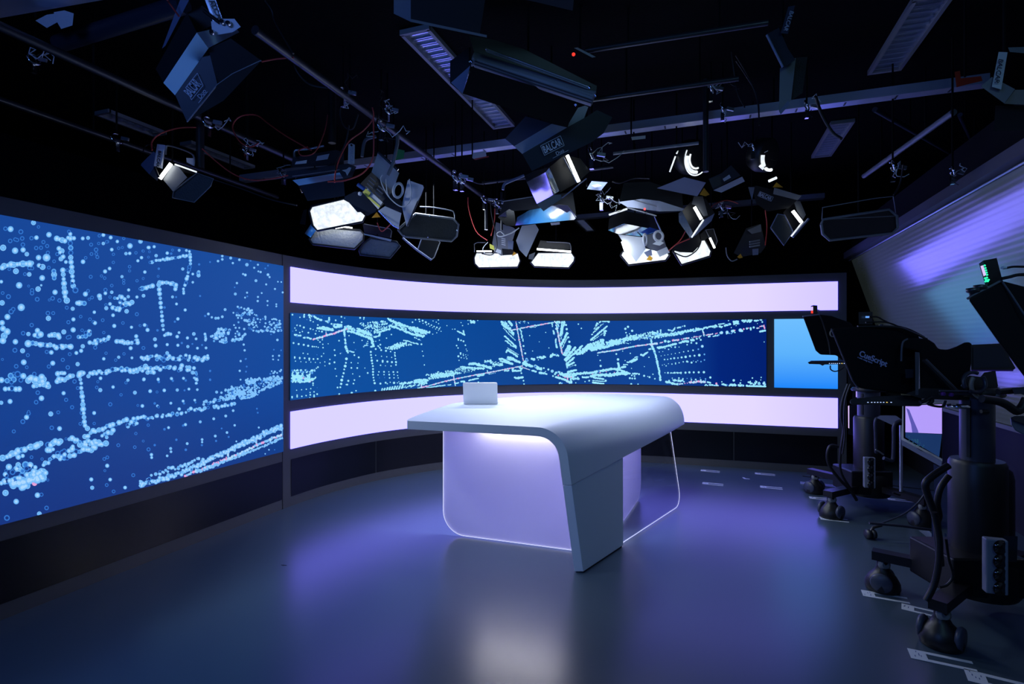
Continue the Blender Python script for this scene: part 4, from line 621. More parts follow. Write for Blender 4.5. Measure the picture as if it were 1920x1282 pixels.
# ---------------------------------------------------------------- floor markers
def ucard(x, y, L, ang, w, label, hollow=True, ink=True):
    c, s = math.cos(ang), math.sin(ang)
    def q(a, b): return Vector((x + a * c - b * s, y + a * s + b * c, 0.001))
    b1 = L * 0.28; mb = MB(); t = w * 0.24
    pts = [q(0, -w / 2), q(L, -w / 2), q(L, -w / 2 + t), q(b1, -w / 2 + t), q(b1, w / 2 - t), q(L, w / 2 - t), q(L, w / 2), q(0, w / 2)]
    mb.prism(pts[::-1], (0, 0, 0.0015))
    root = mb.build('floor_marker', 'tape_white'); tag(root, label, 'floor marker', 'white cut-out floor markers')
    if ink:
        m2 = MB(); random.seed(int(x * 100))
        for k in range(5):
            a = b1 * random.uniform(0.15, .75); bb = random.uniform(-w * .3, w * .3); m2.prism([q(a, bb), q(a, bb + .012), q(a + .003, bb + .012), q(a + .003, bb)], (0, 0, 0.0022))
        m2.build('handwriting', 'ink_blue', root)
    return root
for (X, Y, t) in [(-0.035, 6.45, 'hollow white floor marker nearest the back wall, left pair'), (-0.015, 5.87, 'hollow white floor marker left of the camera, nearer of the left pair'), (0.53, 6.50, 'hollow white floor marker nearest the back wall, right pair'), (0.53, 5.92, 'hollow white floor marker, nearer of the right pair')]:
    ucard(X, Y, 0.20, -0.06, 0.075, t)
lm = MB().prism([(0.40, 6.20, .001), (0.455, 6.20, .001), (0.455, 6.215, .001), (0.42, 6.215, .001), (0.405, 6.26, .001), (0.385, 6.26, .001)], (0, 0, .0015)).build('tape_mark', 'tape_white')
tag(lm, 'tiny white L-shaped tape mark on the floor between the hollow markers', 'tape mark')
fm = Uz(531, 1060, 0); mb = MB(); mb.tube([fm + Vector((-.015, 0, .002)), fm + Vector((.02, .008, .002))], .0015, 5); mb.tube([fm + Vector((-.01, .012, .002)), fm + Vector((.005, -.006, .002))], .0012, 5)
tag(mb.build('scrap', 'black_metal'), 'tiny dark scrap lying on the open floor at left', 'scrap')
# ---------------------------------------------------------------- lighting grid: pipes, tray, troffers
def Zh(y, z): return FPX * (z - H) / (CY - y)
def pipe(label, a, b, z, r=0.024, m='black_satin', name='grid_pipe', grp='black grid pipes under the ceiling', cat='pipe'):
    p = Uz(a[0], a[1], z); q = Uz(b[0], b[1], z); o = MB().tube([p, q], r, 12).build(name, m); 
    for f_ in (.25, .75): h_ = p.lerp(q, f_); MB().tube([h_, Vector((h_.x, h_.y, CEIL))], .006, 8).build('hanger', 'room_black', o)
    return tag(o, label, cat, grp)
pipe('black grid pipe from the upper left corner down behind the big soft light', (-60, 22), (560, 304), 3.02)
pipe('lowest black grid pipe at far left with a loose silver clamp', (-20, 180), (520, 370), 2.92, .020)
pipe('black grid pipe running down from top left of centre past the spot light', (478, 56), (905, 368), 3.00)
pipe('black grid pipe end running on to the cable bundle above the curved screen', (905, 368), (960, 408), 3.00, .020)
pipe('thin cross pipe high on the right, starting at the long soft light', (1110, 187), (1385, 147), 3.05, .016)
pipe('thin cross pipe near the top, starting at the small red lamp', (1098, 95), (1440, 42), 3.15, .016)
pipe('dark cross pipe above the curved screen, lower of the two', (905, 343), (1150, 312), 2.95, .016)
pipe('faint cross pipe just above the row of lit lamps, upper right', (1150, 288), (1310, 268), 2.95, .012, 'grey_metal')
pipe('slanting violet-lit telescopic pipe at right', (1620, 330), (1788, 210), 2.9, .020, 'grey_metal')
def beam(label, a, b, z, w, h, m='tray_metal', name='cable_tray', cat='cable tray', grp=None, holes=0):
    p = Uz(a[0], a[1], z); q = Uz(b[0], b[1], z); mb = MB(); d = (q - p).normalized(); sd = Vector((-d.y, d.x, 0))
    mb.bar(p, q, w, 0.003); mb.bar(p + sd * w / 2 + Vector((0, 0, h / 2)), q + sd * w / 2 + Vector((0, 0, h / 2)), 0.003, h); mb.bar(p - sd * w / 2 + Vector((0, 0, h / 2)), q - sd * w / 2 + Vector((0, 0, h / 2)), 0.003, h)
    o = mb.build(name, m); tag(o, label, cat, grp)
    for f_ in (.2, .5, .8): h_ = p.lerp(q, f_); MB().tube([h_, Vector((h_.x, h_.y, CEIL))], .006, 8).build('hanger', 'room_black', o)
    if holes:
        m2 = MB(); L = (q - p).length; c = 0
        while 0.3 * (c + 1) < L:
            for k in (-.25, 0, .25): m2.box(p + d * 0.3 * (c + 1) + sd * k * w - Vector((0, 0, .002)), (.012, .012, .003), mi=0)
            c += 1
        m2.build('slots', 'black_metal', o)
    return o
TG = 'galvanised cable trays under the ceiling'
beam('long galvanised cable tray crossing the whole studio ceiling', (455, 341), (1850, 160), 3.10, 0.085, 0.06, grp=TG, holes=1)
beam('shorter cable tray further back above the lit lamps', (1075, 412), (1545, 372), 3.05, 0.10, 0.05, grp=TG, m='brushed_dark')
beam('flat pale metal trunking in the upper left corner of the ceiling', (-120, 22), (160, -30), 3.25, 0.24, 0.05, name='ceiling_trunking', cat='trunking')
tag(MB().tube([Uz(110, 82, 3.2), Uz(345, 8, 3.2)], 0.045, 14).build('air_duct', 'dark_navy'), 'round dark duct at upper left between trunking and big soft light', 'duct')
pipe('dark diagonal brace crossing behind the slanting pipe at right', (1640, 205), (1850, 325), 3.1, .018, 'dark_navy', 'ceiling_brace', 'dark diagonal braces at the right', 'brace')
pipe('short dark brace near the long window at far right', (1800, 215), (1835, 290), 3.1, .016, 'dark_navy', 'ceiling_brace', 'dark diagonal braces at the right', 'brace')

def troffer(label, p0, p1, w=0.20, z=CEIL):
    a = Uz(p0[0], p0[1], z - .012); b = Uz(p1[0], p1[1], z - .012); L = (b - a).length; c = (a + b) / 2; b = Vector((a.x + (b.x - a.x) * 0, b.y, b.z))
    root = thing('ceiling_light', label, 'ceiling light', (a.x, (a.y + b.y) / 2, z - .012), 'unlit louvred ceiling lights')
    x0, y0, y1 = a.x, a.y, b.y; mb = MB(); t = 0.022
    for sx in (-1, 1): mb.box((x0 + sx * (w / 2 - t / 2), (y0 + y1) / 2, z - .015), (t, y1 - y0, .03))
    for yy in (y0, y1): mb.box((x0, yy, z - .015), (w, t, .03))
    mb.build('frame', 'grey_metal', root)
    mb = MB(); n = max(4, int((y1 - y0) / 0.065))
    for i in range(n):
        yy = y0 + (y1 - y0) * (i + .5) / n
        mb.add([(x0 - w / 2 + t, yy - .004, z - .022), (x0 + w / 2 - t, yy - .004, z - .022), (x0 + w / 2 - t, yy + .010, z - .005), (x0 - w / 2 + t, yy + .010, z - .005)], [(0, 1, 2, 3)])
    mb.build('louvre', 'louvre_metal', root)
    MB().box((x0, (y0 + y1) / 2, z - .002), (w - 2 * t, y1 - y0 - t, .003)).build('reflector', 'louvre_metal', root)
mat('louvre_metal', (0.86, 0.89, 0.97), 0.24, metal=0.9)
troffer('unlit louvred ceiling light behind the long soft light, top centre', (778, 56), (932, 237))
troffer('unlit louvred ceiling light at top right, the longest visible', (1752, -10), (1664, 130))
troffer('unlit louvred ceiling light crossed by a black cable, right', (1580, 228), (1552, 290), .18)
troffer('unlit louvred ceiling light at far left above the left screen', (192, 210), (300, 250), .17)
troffer('unlit louvred ceiling light behind the black hanging pole at left', (350, 268), (458, 314), .15)
troffer('small unlit louvred ceiling light above the gap in the back row', (1083, 408), (1106, 432), .18)

# ---------------------------------------------------------------- studio lamps
def fx(name, label, cat, reg, c, Z, group=None):
    p = px(reg, [c])[0]; return thing(name, label, cat, U(p[0], p[1], Z), group)
def line(reg, pts, Z, r, name, m, root, n=8):
    """round rod or cable through region points, depth Z or one depth per point"""
    P = px(reg, pts); zs = Z if isinstance(Z, (list, tuple)) else [Z] * len(P)
    return MB().tube([U(p[0], p[1], z) for p, z in zip(P, zs)], r, n).build(name, m, root)
def smooth(pts, k=5):
    if len(pts) < 3: return pts
    c = [pts[0]] + list(pts) + [pts[-1]]; out = []
    for i in range(1, len(c) - 2):
        for j in range(k):
            t = j / k; out.append(tuple(0.5 * ((2 * c[i][q]) + (-c[i - 1][q] + c[i + 1][q]) * t + (2 * c[i - 1][q] - 5 * c[i][q] + 4 * c[i + 1][q] - c[i + 2][q]) * t * t + (-c[i - 1][q] + 3 * c[i][q] - 3 * c[i + 1][q] + c[i + 2][q]) * t ** 3) for q in range(2)))
    out.append(tuple(pts[-1])); return out
def cable(reg, pts, Z, r, m, label, group, name='cable'):
    pts = smooth(pts); P = px(reg, pts); n = len(P) - 1; zs = [Z + 0.04 * math.sin(3.0 * i / max(n, 1)) for i in range(n + 1)]
    o = MB().tube([U(p[0], p[1], z) for p, z in zip(P, zs)], r, 6).build(name, m); return tag(o, label, 'cable', group)
def plate(reg, pts, Z, n, th, name, m, root, bevel=0.0, back=1): return slab(reg, pts, Z, n, th, back=back).build(name, m, root, bevel=bevel)
SL = 'black fluorescent soft lights hanging from the grid'
def logo(reg, o_, xe, ye, Z, n, h, root, m='label_grey', body='BALCAR', sub=None, boxed=True):
    """lettering on a face: o_ lower-left corner, xe end of the line, ye upper-left corner, all region points"""
    f = Face(reg, [o_, xe, ye], Z, n); O, X, Y = f.pts; x = (X - O); y = (Y - O); W = x.length; Hh = y.length; off = f.n * 0.004
    t = text(body, 'lettering', m, root, O + off + x * 0.05 + y * 0.12, x, y, Hh * 0.98, bold=True, fit=(W * .9, Hh * .76))
    if boxed:
        mb = MB(); q = [O, X, X + y, O + y]
        for a, b in zip(q, q[1:] + q[:1]): mb.bar(a + off, b + off, .0025, .0015, up=f.n)
        mb.build('logo_border', m, root)
    if sub:
        text(sub, 'lettering', m, root, O + off - y * 0.55 + x * 0.5, x, y, Hh * 0.5); mb = MB(); mb.bar(O + off - y * 0.62 + x * 0.3, O + off - y * 0.62 + x * 1.1, .002, .001, up=f.n); mb.build('logo_line', m, root)
    return t

# A: the largest lamp, top left
t = fx('soft_light', 'large black soft light with silver yoke hanging at top left', 'studio light', 'g', (1150, 300), 2.75, SL)
nA = mirror_n('g', (1040, 360), 2.7, (-3.43, 2.2, 1.5))
plate('g', [(870, 385), (1045, 70), (1100, 182), (915, 465)], 2.72, (-.3, -.5, .8), .16, 'housing', 'black_metal', t)
plate('g', [(1045, 72), (1130, 30), (1235, 120), (1100, 183)], 2.72, (.2, -.5, .8), .12, 'end_cap', 'black_metal', t)
plate('g', [(1100, 182), (1165, 270), (978, 532), (913, 463)], 2.70, nA, .03, 'side_strip', 'brushed_aluminium', t)
plate('g', [(980, 532), (1165, 272), (1215, 470), (1045, 682)], 2.69, (.2, -.3, .9), .03, 'logo_panel', 'dark_navy', t)
plate('g', [(1165, 272), (1290, 215), (1455, 335), (1300, 412), (1214, 472)], 2.68, (.3, -.5, .8), .02, 'side_panel', 'black_satin', t)
plate('g', [(1048, 680), (1214, 474), (1300, 414), (1460, 340), (1250, 562)], 2.66, (.1, -.8, .5), .01, 'barn_door', 'black_satin', t)
line('g', [(1045, 682), (1214, 474), (1300, 413), (1460, 338)], 2.65, .003, 'door_hinge', 'grey_metal', t)
plate('g', [(905, 272), (1010, -10), (1062, -10), (925, 255)], 2.74, (-.5, -.4, .7), .01, 'barn_door', 'blue_grey_paint', t)
plate('g', [(1100, 182), (1165, 268), (1338, 180), (1300, 138)], 2.66, (.2, -.6, .8), .02, 'end_plate', 'aluminium', t)
plate('g', [(1135, -30), (1195, -30), (1245, 110), (1190, 118)], 2.62, (.1, -.2, .9), .008, 'yoke', 'aluminium', t)
plate('g', [(1160, 0), (1192, -5), (1228, 98), (1200, 104)], 2.612, (.1, -.2, .9), .002, 'yoke_label', 'label_white', t)
f_ = Face('g', [(1166, 5), (1213, 100), (1196, -5)], 2.606, (.1, -.2, .9)); text('ALCAR', 'lettering', 'black_metal', t, f_.pts[0] + f_.n * .003, f_.pts[1] - f_.pts[0], f_.pts[2] - f_.pts[0], .034)
line('g', [(1140, 60), (1225, 125)], 2.6, .009, 'tilt_handle', 'black_metal', t)
mb = MB(); 
for c in [(1240, 122), (1185, 180), (1275, 130)]: p = px('g', [c])[0]; mb.lathe(U(p[0], p[1], 2.6), [(.012, -.006), (.014, 0), (.010, .008)], 12, camdir((0, 0, 1)))
mb.build('knob', 'chrome', t)
plate('g', [(1180, 120), (1240, 105), (1310, 105), (1345, 150), (1300, 180), (1215, 195), (1185, 175)], 2.615, (.1, -.3, .9), .012, 'bracket', 'light_grey_paint', t)
logo('g', (1072, 558), (1136, 478), (1040, 490), 2.685, (.2, -.3, .9), .05, t, 'label_grey', sub='Duo')

# J: lamp cut by the top edge
t = fx('soft_light', 'dark soft light box cut off by the top edge, centre', 'studio light', 'h', (1000, 60), 2.5, SL)
plate('h', [(770, 76), (770, -60), (865, -60), (865, 122)], 2.55, (-.5, -.5, .7), .10, 'end_cap', 'grey_metal', t)
plate('h', [(865, -60), (1290, -60), (1250, 195), (1100, 165), (865, 122)], 2.5, (.1, -.6, .8), .22, 'housing', 'black_satin', t)
plate('h', [(865, 106), (1290, 196), (1290, 210), (865, 122)], 2.47, (.1, -.6, .8), .02, 'lip', 'grey_metal', t)
plate('h', [(1300, -40), (1780, -40), (1770, 60), (1560, 10)], 2.5, (.1, -.8, .5), .02, 'barn_door', 'dark_navy', t)

# I: the long tube lamp
t = fx('long_soft_light', 'long black soft light with a ribbed grey back, top centre', 'studio light', 'i', (270, 330), 3.0, SL)
plate('h', [(1190, 200), (1330, 222), (1500, 275), (1905, 480), (1900, 535), (1220, 292)], [3.05][0], (.1, -.3, .9), .22, 'housing', 'black_metal', t)
line('h', [(1218, 332), (1885, 552)], [2.98, 2.90], .040, 'back_tube', 'grey_metal', t, 20)
for k, (yo) in enumerate((-26, -9, 10, 27)): line('h', [(1222, 332 + yo), (1882, 552 + yo)], [2.945, 2.865], .0035, 'rib', 'black_satin', t, 6)
plate('h', [(1205, 372), (1872, 580), (1800, 602), (1735, 712), (1155, 523)], 2.99, (0, -.8, .55), .02, 'barn_door', 'room_black', t)
line('h', [(1285, 272), (1862, 487)], 2.86, .006, 'slot_rail', 'aluminium', t); line('h', [(1285, 284), (1858, 497)], 2.86, .004, 'slot_rail', 'grey_metal', t)
plate('h', [(1085, 342), (1192, 262), (1196, 366), (1155, 524), (1085, 466)], 3.02, (-.5, -.3, .8), .02, 'end_door', 'black_metal', t)
plate('h', [(1198, 366), (1155, 524), (1090, 462)], 3.0, (-.5, -.5, .7), .005, 'end_flap', 'blue_grey_paint', t)
line('h', [(1194, 265), (1196, 345)], 2.9, .006, 'hinge', 'chrome', t)
for c in [(1210, 375), (1200, 340), (1860, 486), (1895, 530), (1785, 580)]: line('h', [c, (c[0] + 8, c[1] + 10)], 2.86, .008, 'bolt', 'chrome', t)

# K: centre lamp with clear logo
t = fx('soft_light', 'navy soft light with clear white lettering, just right of centre', 'studio light', 'i', (400, 800), 3.4, SL)
plate('i', [(140, 775), (255, 650), (400, 692), (190, 817)], 3.42, (-.3, -.6, .7), .12, 'housing', 'brushed_dark', t) if 'brushed_dark' in MATS else plate('i', [(140, 775), (255, 650), (400, 692), (190, 817)], 3.42, (-.3, -.6, .7), .12, 'housing', 'grey_metal', t)
plate('i', [(190, 817), (400, 692), (487, 712), (236, 860)], 3.38, (-.1, -.62, .78), .02, 'side_strip', 'brushed_aluminium', t)
plate('i', [(236, 860), (487, 712), (590, 655), (655, 615), (740, 655), (690, 745), (620, 797), (290, 955)], 3.36, (.1, -.35, .9), .14, 'logo_panel', 'dark_navy', t)
plate('i', [(545, 572), (605, 598), (580, 665), (488, 712)], 3.33, (0, -.5, .85), .015, 'bracket', 'light_grey_paint', t)
plate('i', [(520, 562), (548, 575), (532, 602)], 3.31, (0, 0, 1), .01, 'latch', 'aluminium', t)
logo('i', (360, 868), (470, 812), (338, 815), 3.35, (.1, -.35, .9), .05, t, 'label_white', sub='Duo')

# C: the blue-lit soft light and its yoke
t = fx('soft_light', 'soft light with blue-lit strip and white stickers, left of the spot light', 'studio light', 'b', (360, 380), 4.2, SL)
plate('b', [(128, 330), (150, 230), (560, 158), (640, 180), (640, 300)], 4.2, (0, -.3, .9), .18, 'housing', 'black_metal', t)
plate('b', [(75, 440), (90, 365), (570, 298), (620, 310), (620, 372)], 4.16, (0, -.3, .9), .10, 'rear_band', 'dark_navy', t)
plate('b', [(145, 450), (610, 375), (635, 430), (208, 502)], 4.14, mirror_n('b', (380, 440), 4.14, (-3.43, 2.9, 1.5)), .02, 'side_strip', 'brushed_aluminium', t)
plate('b', [(208, 502), (635, 430), (650, 600), (500, 625), (290, 650), (250, 570)], 4.12, (0, -.4, .9), .02, 'front_panel', 'dark_navy', t)
line('b', [(145, 412), (620, 345)], 4.1, .004, 'rail', 'grey_metal', t); line('b', [(212, 510), (240, 570)], 4.1, .006, 'latch', 'chrome', t)
plate('b', [(168, 298), (180, 272), (284, 256), (278, 288)], 4.0, (0, -.3, .9), .003, 'sticker', 'label_white', t, back=0)
plate('b', [(370, 264), (385, 218), (500, 196), (482, 248)], 4.0, (0, -.3, .9), .003, 'sticker', 'label_grey', t, back=0)
line('b', smooth([(165, 228), (165, 175), (200, 158), (300, 150), (400, 130), (450, 120)]), 4.15, .010, 'handle', 'aluminium', t)
plate('b', [(684, 105), (712, 95), (745, 110), (742, 292), (678, 290)], 4.0, (.1, -.2, .95), .012, 'yoke', 'label_white', t)
f_ = Face('b', [(700, 130), (700, 285), (735, 130)], 3.985, (.1, -.2, .95)); text('BALCAR', 'lettering', 'label_grey', t, f_.pts[0] + f_.n * .002, f_.pts[1] - f_.pts[0], f_.pts[2] - f_.pts[0], .034)
plate('b', [(620, 355), (665, 345), (690, 325), (712, 330), (700, 360), (672, 408), (655, 372)], 3.98, (.1, 0, 1), .02, 'wing_knob', 'label_white', t)
p = px('b', [(714, 115)])[0]; MB().lathe(U(p[0], p[1], 3.98), [(.008, 0), (.008, .006)], 12, camdir((0, 0, 1))).build('pivot', 'black_metal', t)
plate('b', [(595, 300), (680, 290), (760, 320), (720, 420), (640, 440), (600, 380)], 4.06, (.1, 0, 1), .06, 'gearbox', 'black_satin', t)

# D: fresnel spot with grey barn doors
t = fx('spotlight', 'grey louvred spotlight with open barn doors and a yellow label', 'spotlight', 'b', (1050, 520), 4.0, 'theatre spotlights with barn doors')
plate('b', [(800, 482), (905, 372), (1112, 560), (1060, 640), (970, 732)], 3.95, (-.4, -.3, .8), .10, 'side_panel', 'black_satin', t)
for k in range(4):
    for j in range(2):
        x, y = 895 + 78 * j + 0 - k * 14, 420 + 78 * j + k * 30 + (0 if j == 0 else 5); line('b', [(x, y), (x + 55, y + 48)], 3.90, .006, 'louvre_slot', 'grey_metal', t, 6)
plate('b', [(905, 372), (965, 188), (1172, 382), (1150, 440), (1112, 560)], 4.0, (.2, -.2, .9), .16, 'housing', 'light_grey_paint', t)
line('b', [(972, 180), (1160, 352)], 3.92, .010, 'rail', 'black_satin', t)
plate('b', [(820, 560), (868, 530), (1012, 662), (970, 732)], 3.88, (-.3, -.2, .9), .006, 'rating_plate', 'light_grey_paint', t)
plate('b', [(820, 565), (850, 532), (896, 570), (866, 618)], 3.87, (-.3, -.2, .9), .003, 'warning_label', 'label_yellow', t, back=0)
plate('b', [(866, 618), (880, 604), (990, 700), (976, 712)], 3.87, (-.3, -.2, .9), .003, 'warning_label', 'label_yellow', t, back=0)
line('b', [(775, 490), (835, 535)], 3.9, .014, 'plug', 'plastic_blue', t, 12)
p = px('b', [(798, 582)])[0]; MB().lathe(U(p[0], p[1], 3.86), [(.014, 0), (.014, .01), (.004, .012)], 14, camdir((-.3, 0, .9))).build('focus_knob', 'label_grey', t)
plate('b', [(740, 560), (820, 560), (960, 735), (900, 770), (640, 640), (650, 610)], 3.97, (0, -.5, .8), .05, 'bottom_housing', 'dark_navy', t)
plate('b', [(1255, 448), (1398, 498), (1405, 520), (1388, 568), (1242, 892), (1195, 700)], 3.92, (-.3, -.1, .9), .004, 'barn_door', 'light_grey_paint', t, back=0)
line('b', [(1405, 515), (1388, 570), (1250, 890)], 3.92, .006, 'door_edge', 'black_satin', t)
plate('b', [(972, 742), (1035, 700), (1192, 768), (1165, 912), (1110, 880)], 3.9, (0, -.4, .9), .004, 'barn_door', 'light_grey_paint', t, back=0)
line('b', [(972, 742), (1110, 882), (1165, 912)], 3.89, .005, 'door_edge', 'chrome', t)
plate('b', [(1010, 655), (1110, 560), (1200, 660), (1195, 770), (1040, 700)], 3.93, (.2, -.3, .8), .03, 'lens_hood', 'black_satin', t)
f_ = Face('b', [(1165, 545), (1200, 500), (1120, 600)], 3.9, (.4, -.1, .7)); MB().ring(f_.c, camdir((.8, -.3, .4)), .050, .010).build('lens_ring', 'label_white', t)
line('b', smooth([(1155, 20), (1152, 110), (1110, 290), (1065, 400)]), 3.9, .013, 'yoke', 'grey_metal', t, 10)
line('b', smooth([(815, 225), (830, 110), (860, 55), (950, 28)]), 4.05, .012, 'yoke', 'grey_metal', t, 10)
line('b', smooth([(1010, 400), (995, 450), (1040, 560), (1110, 650), (1200, 705), (1270, 660), (1290, 560), (1270, 440)]), 3.82, .0045, 'safety_cable', 'cable_white', t, 6)
line('b', smooth([(1045, 440), (1055, 560), (1075, 610)]), 3.82, .004, 'safety_cable', 'cable_white', t, 6)

# lit soft boxes
LP = 'lit soft lights with octagonal front frames'
def softpanel(label, reg, poly, Z, n, face, root=None, extra=None, rimmat='black_satin', grp=LP, name='soft_light'):
    cx_ = sum(p[0] for p in poly) / len(poly); cy_ = sum(p[1] for p in poly) / len(poly)
    t = root or fx(name, label, 'studio light', reg, (cx_, cy_), Z, grp)
    plate(reg, poly, Z, n, .008, 'front_screen', face, t); rim(reg, poly, Z, n, .010, off=.006).build('frame', rimmat, t)
    return t
t = softpanel('lit soft light with the largest bright front, left of the spotlight', 'b', [(308, 745), (335, 698), (640, 626), (720, 670), (852, 785), (822, 850), (388, 936), (342, 885)], 4.55, (0, -.35, .93), 'lamp_white')
plate('b', [(640, 610), (700, 580), (955, 752), (862, 795), (838, 755), (770, 758)], 4.3, (0, -.5, .8), .05, 'housing', 'dark_navy', t)
plate('b', [(905, 812), (955, 756), (992, 806)], 4.2, (0, -.2, .9), .01, 'clip', 'plastic_orange', t); plate('b', [(215, 870), (250, 738), (285, 728), (270, 880)], 4.6, (-.4, 0, .9), .02, 'side_door', 'black_satin', t)
plate('b', [(262, 962), (325, 870), (375, 930), (320, 1000)], 4.6, (-.2, -.4, .9), .006, 'corner_reflector', 'mirror_aluminium', t)
t = softpanel('grey hammered reflector front below the brightest soft light', 'b', [(310, 1022), (365, 925), (440, 905), (800, 930), (836, 970), (828, 1030), (742, 1112), (342, 1066)], 4.7, (.05, .1, .99), 'hammered_light', name='reflector_light')
line('b', [(560, 912), (640, 898), (720, 908)], 4.62, .006, 'tube', 'lamp_tube', t)
plate('b', [(330, 950), (560, 895), (820, 930), (600, 945)], 4.75, (0, -.8, .4), .02, 'housing', 'dark_navy', t)
t = softpanel('smallest dim grey reflector front, right end of the left lamp cluster', 'b', [(790, 1122), (832, 1055), (900, 1003), (1148, 1042), (1180, 1080), (1085, 1196), (798, 1164)], 4.8, (.1, -.3, .93), 'hammered_dark', rimmat='dark_navy', name='reflector_light')
plate('b', [(830, 960), (1100, 1020), (1090, 1040), (835, 975)], 4.7, (0, -.6, .7), .02, 'tube_cover', 'hammered_aluminium', t)
plate('b', [(820, 870), (1085, 915), (1100, 1010), (835, 955)], 4.85, (0, -.4, .8), .05, 'housing', 'black_metal', t)
line('b', [(835, 870), (1080, 915), (1100, 940), (1090, 1000)], 4.75, .004, 'yoke', 'grey_metal', t)
t = softpanel('unlit soft light with a dark honeycomb front, right of the spotlight', 'b', [(1160, 925), (1330, 772), (1690, 820), (1742, 875), (1725, 990), (1675, 1036), (1215, 992)], 4.6, (.1, -.2, .95), 'mesh_dark', rimmat='grey_metal', grp='unlit soft lights')
line('b', smooth([(1370, 705), (1500, 712), (1660, 740), (1700, 765), (1705, 825)]), 4.55, .005, 'yoke', 'grey_metal', t)
for c in [(1325, 788), (1462, 800), (1722, 938), (1442, 1005), (1215, 990)]: line('b', [c, (c[0] + 4, c[1] - 12)], 4.52, .006, 'clip', 'chrome', t)
t = fx('barn_door', 'small black barn door with violet edges below the dark honeycomb lamp', 'barn door', 'b', (1430, 1120), 4.7)
plate('b', [(1385, 1020), (1540, 1025), (1565, 1045), (1510, 1192), (1480, 1216), (1340, 1120)], 4.7, (.2, -.2, .9), .006, 'flap', 'black_metal', t); line('b', [(1205, 1005), (1350, 1125), (1480, 1216)], 4.65, .009, 'edge', 'blue_grey_paint', t); line('b', [(1480, 1216), (1510, 1190), (1565, 1045), (1540, 1026)], 4.65, .004, 'edge', 'grey_metal', t); line('b', [(1385, 1020), (1350, 1120)], 4.65, .005, 'edge', 'blue_grey_paint', t)

# B: lamp at the far left
t = fx('soft_light', 'open soft light with a lit tube and white yoke plate, far left above the screen', 'studio light', 'a', (500, 620), 3.75, LP)
plate('a', [(145, 540), (150, 520), (285, 385), (310, 400), (298, 560), (240, 642)], 3.8, (-.5, 0, .85), .006, 'barn_door', 'blue_grey_paint', t)
plate('a', [(328, 300), (422, 312), (388, 578), (290, 545)], 3.7, (-.1, -.1, 1), .01, 'yoke', 'light_grey_paint', t)
plate('a', [(340, 355), (402, 362), (378, 540), (318, 525)], 3.69, (-.1, -.1, 1), .002, 'yoke_label', 'label_white', t, back=0)
f_ = Face('a', [(350, 372), (330, 510), (385, 378)], 3.68, (-.1, -.1, 1)); text('BALCAR', 'lettering', 'black_metal', t, f_.pts[0] + f_.n * .006, f_.pts[1] - f_.pts[0], f_.pts[2] - f_.pts[0], .03, bold=True)
line('a', smooth([(425, 420), (430, 340), (450, 318), (560, 345), (700, 400), (742, 450), (742, 545)]), 3.8, .006, 'handle', 'aluminium', t)
plate('a', [(655, 455), (740, 460), (738, 545), (660, 505)], 3.85, (0, 0, 1), .01, 'bracket', 'light_grey_paint', t)
plate('a', [(470, 505), (780, 615), (760, 640), (500, 600)], 3.85, (0, -.3, .9), .12, 'housing', 'black_metal', t)
line('a', [(485, 520), (360, 690)], 3.70, .012, 'tube', 'lamp_tube', t, 10); line('a', [(530, 528), (770, 614)], 3.72, .005, 'tube', 'lamp_white', t)
plate('a', [(500, 540), (560, 545), (665, 675), (505, 832), (395, 700)], 3.74, (.1, -.2, .95), .008, 'barn_door', 'grey_metal', t)
plate('a', [(500, 905), (510, 832), (665, 690), (775, 625), (962, 690), (930, 775), (745, 955)], 3.72, (.2, -.2, .93), .008, 'barn_door', 'mesh_dark', t)
rim('a', [(500, 905), (510, 832), (775, 625), (962, 690), (930, 775), (745, 955)], 3.71, (.2, -.2, .93), .0028).build('door_edge', 'grey_metal', t)
plate('a', [(240, 642), (298, 570), (345, 680), (330, 716)], 3.7, (-.1, -.3, .9), .01, 'corner_plate', 'aluminium', t)
line('a', [(300, 560), (345, 670)], 3.66, .008, 'tilt_handle', 'black_metal', t)

# hanging poles
def hang(t, z=None, dx=0.0):
    # drop rod that carries a lamp from the ceiling
    P = Vector(t.location) + (Vector(t.location) - CAM).normalized() * .07 + UP * .02; MB().tube([P, Vector((P.x, P.y, CEIL))], .006, 8).build('hanger', 'room_black', t)
def pole(label, reg, a, b, Z, r): p, q = px(reg, [a, b]); o = MB().tube([U(p[0], p[1], Z), U(p[0], q[1], Z)], r, 14).build('drop_pole', 'black_satin'); tag(o, label, 'pole', 'black drop poles of the lighting grid')
pole('black drop pole above the far left lamp', 'a', (812, 20), (808, 572), 3.95, .028)
pole('black drop pole left of the red cables', 'h', (425, 500), (425, 800), 3.9, .027)
pole('black drop pole above the lamp with crossed cables, centre', 'c', (305, 680), (305, 900), 5.0, .016)
pole('thin black drop pole at the right end of the spotlights', 'c', (430, 600), (430, 905), 5.0, .012)
pole('black drop pole above the right lamp cluster', 'i', (1262, 430), (1262, 960), 3.9, .020)

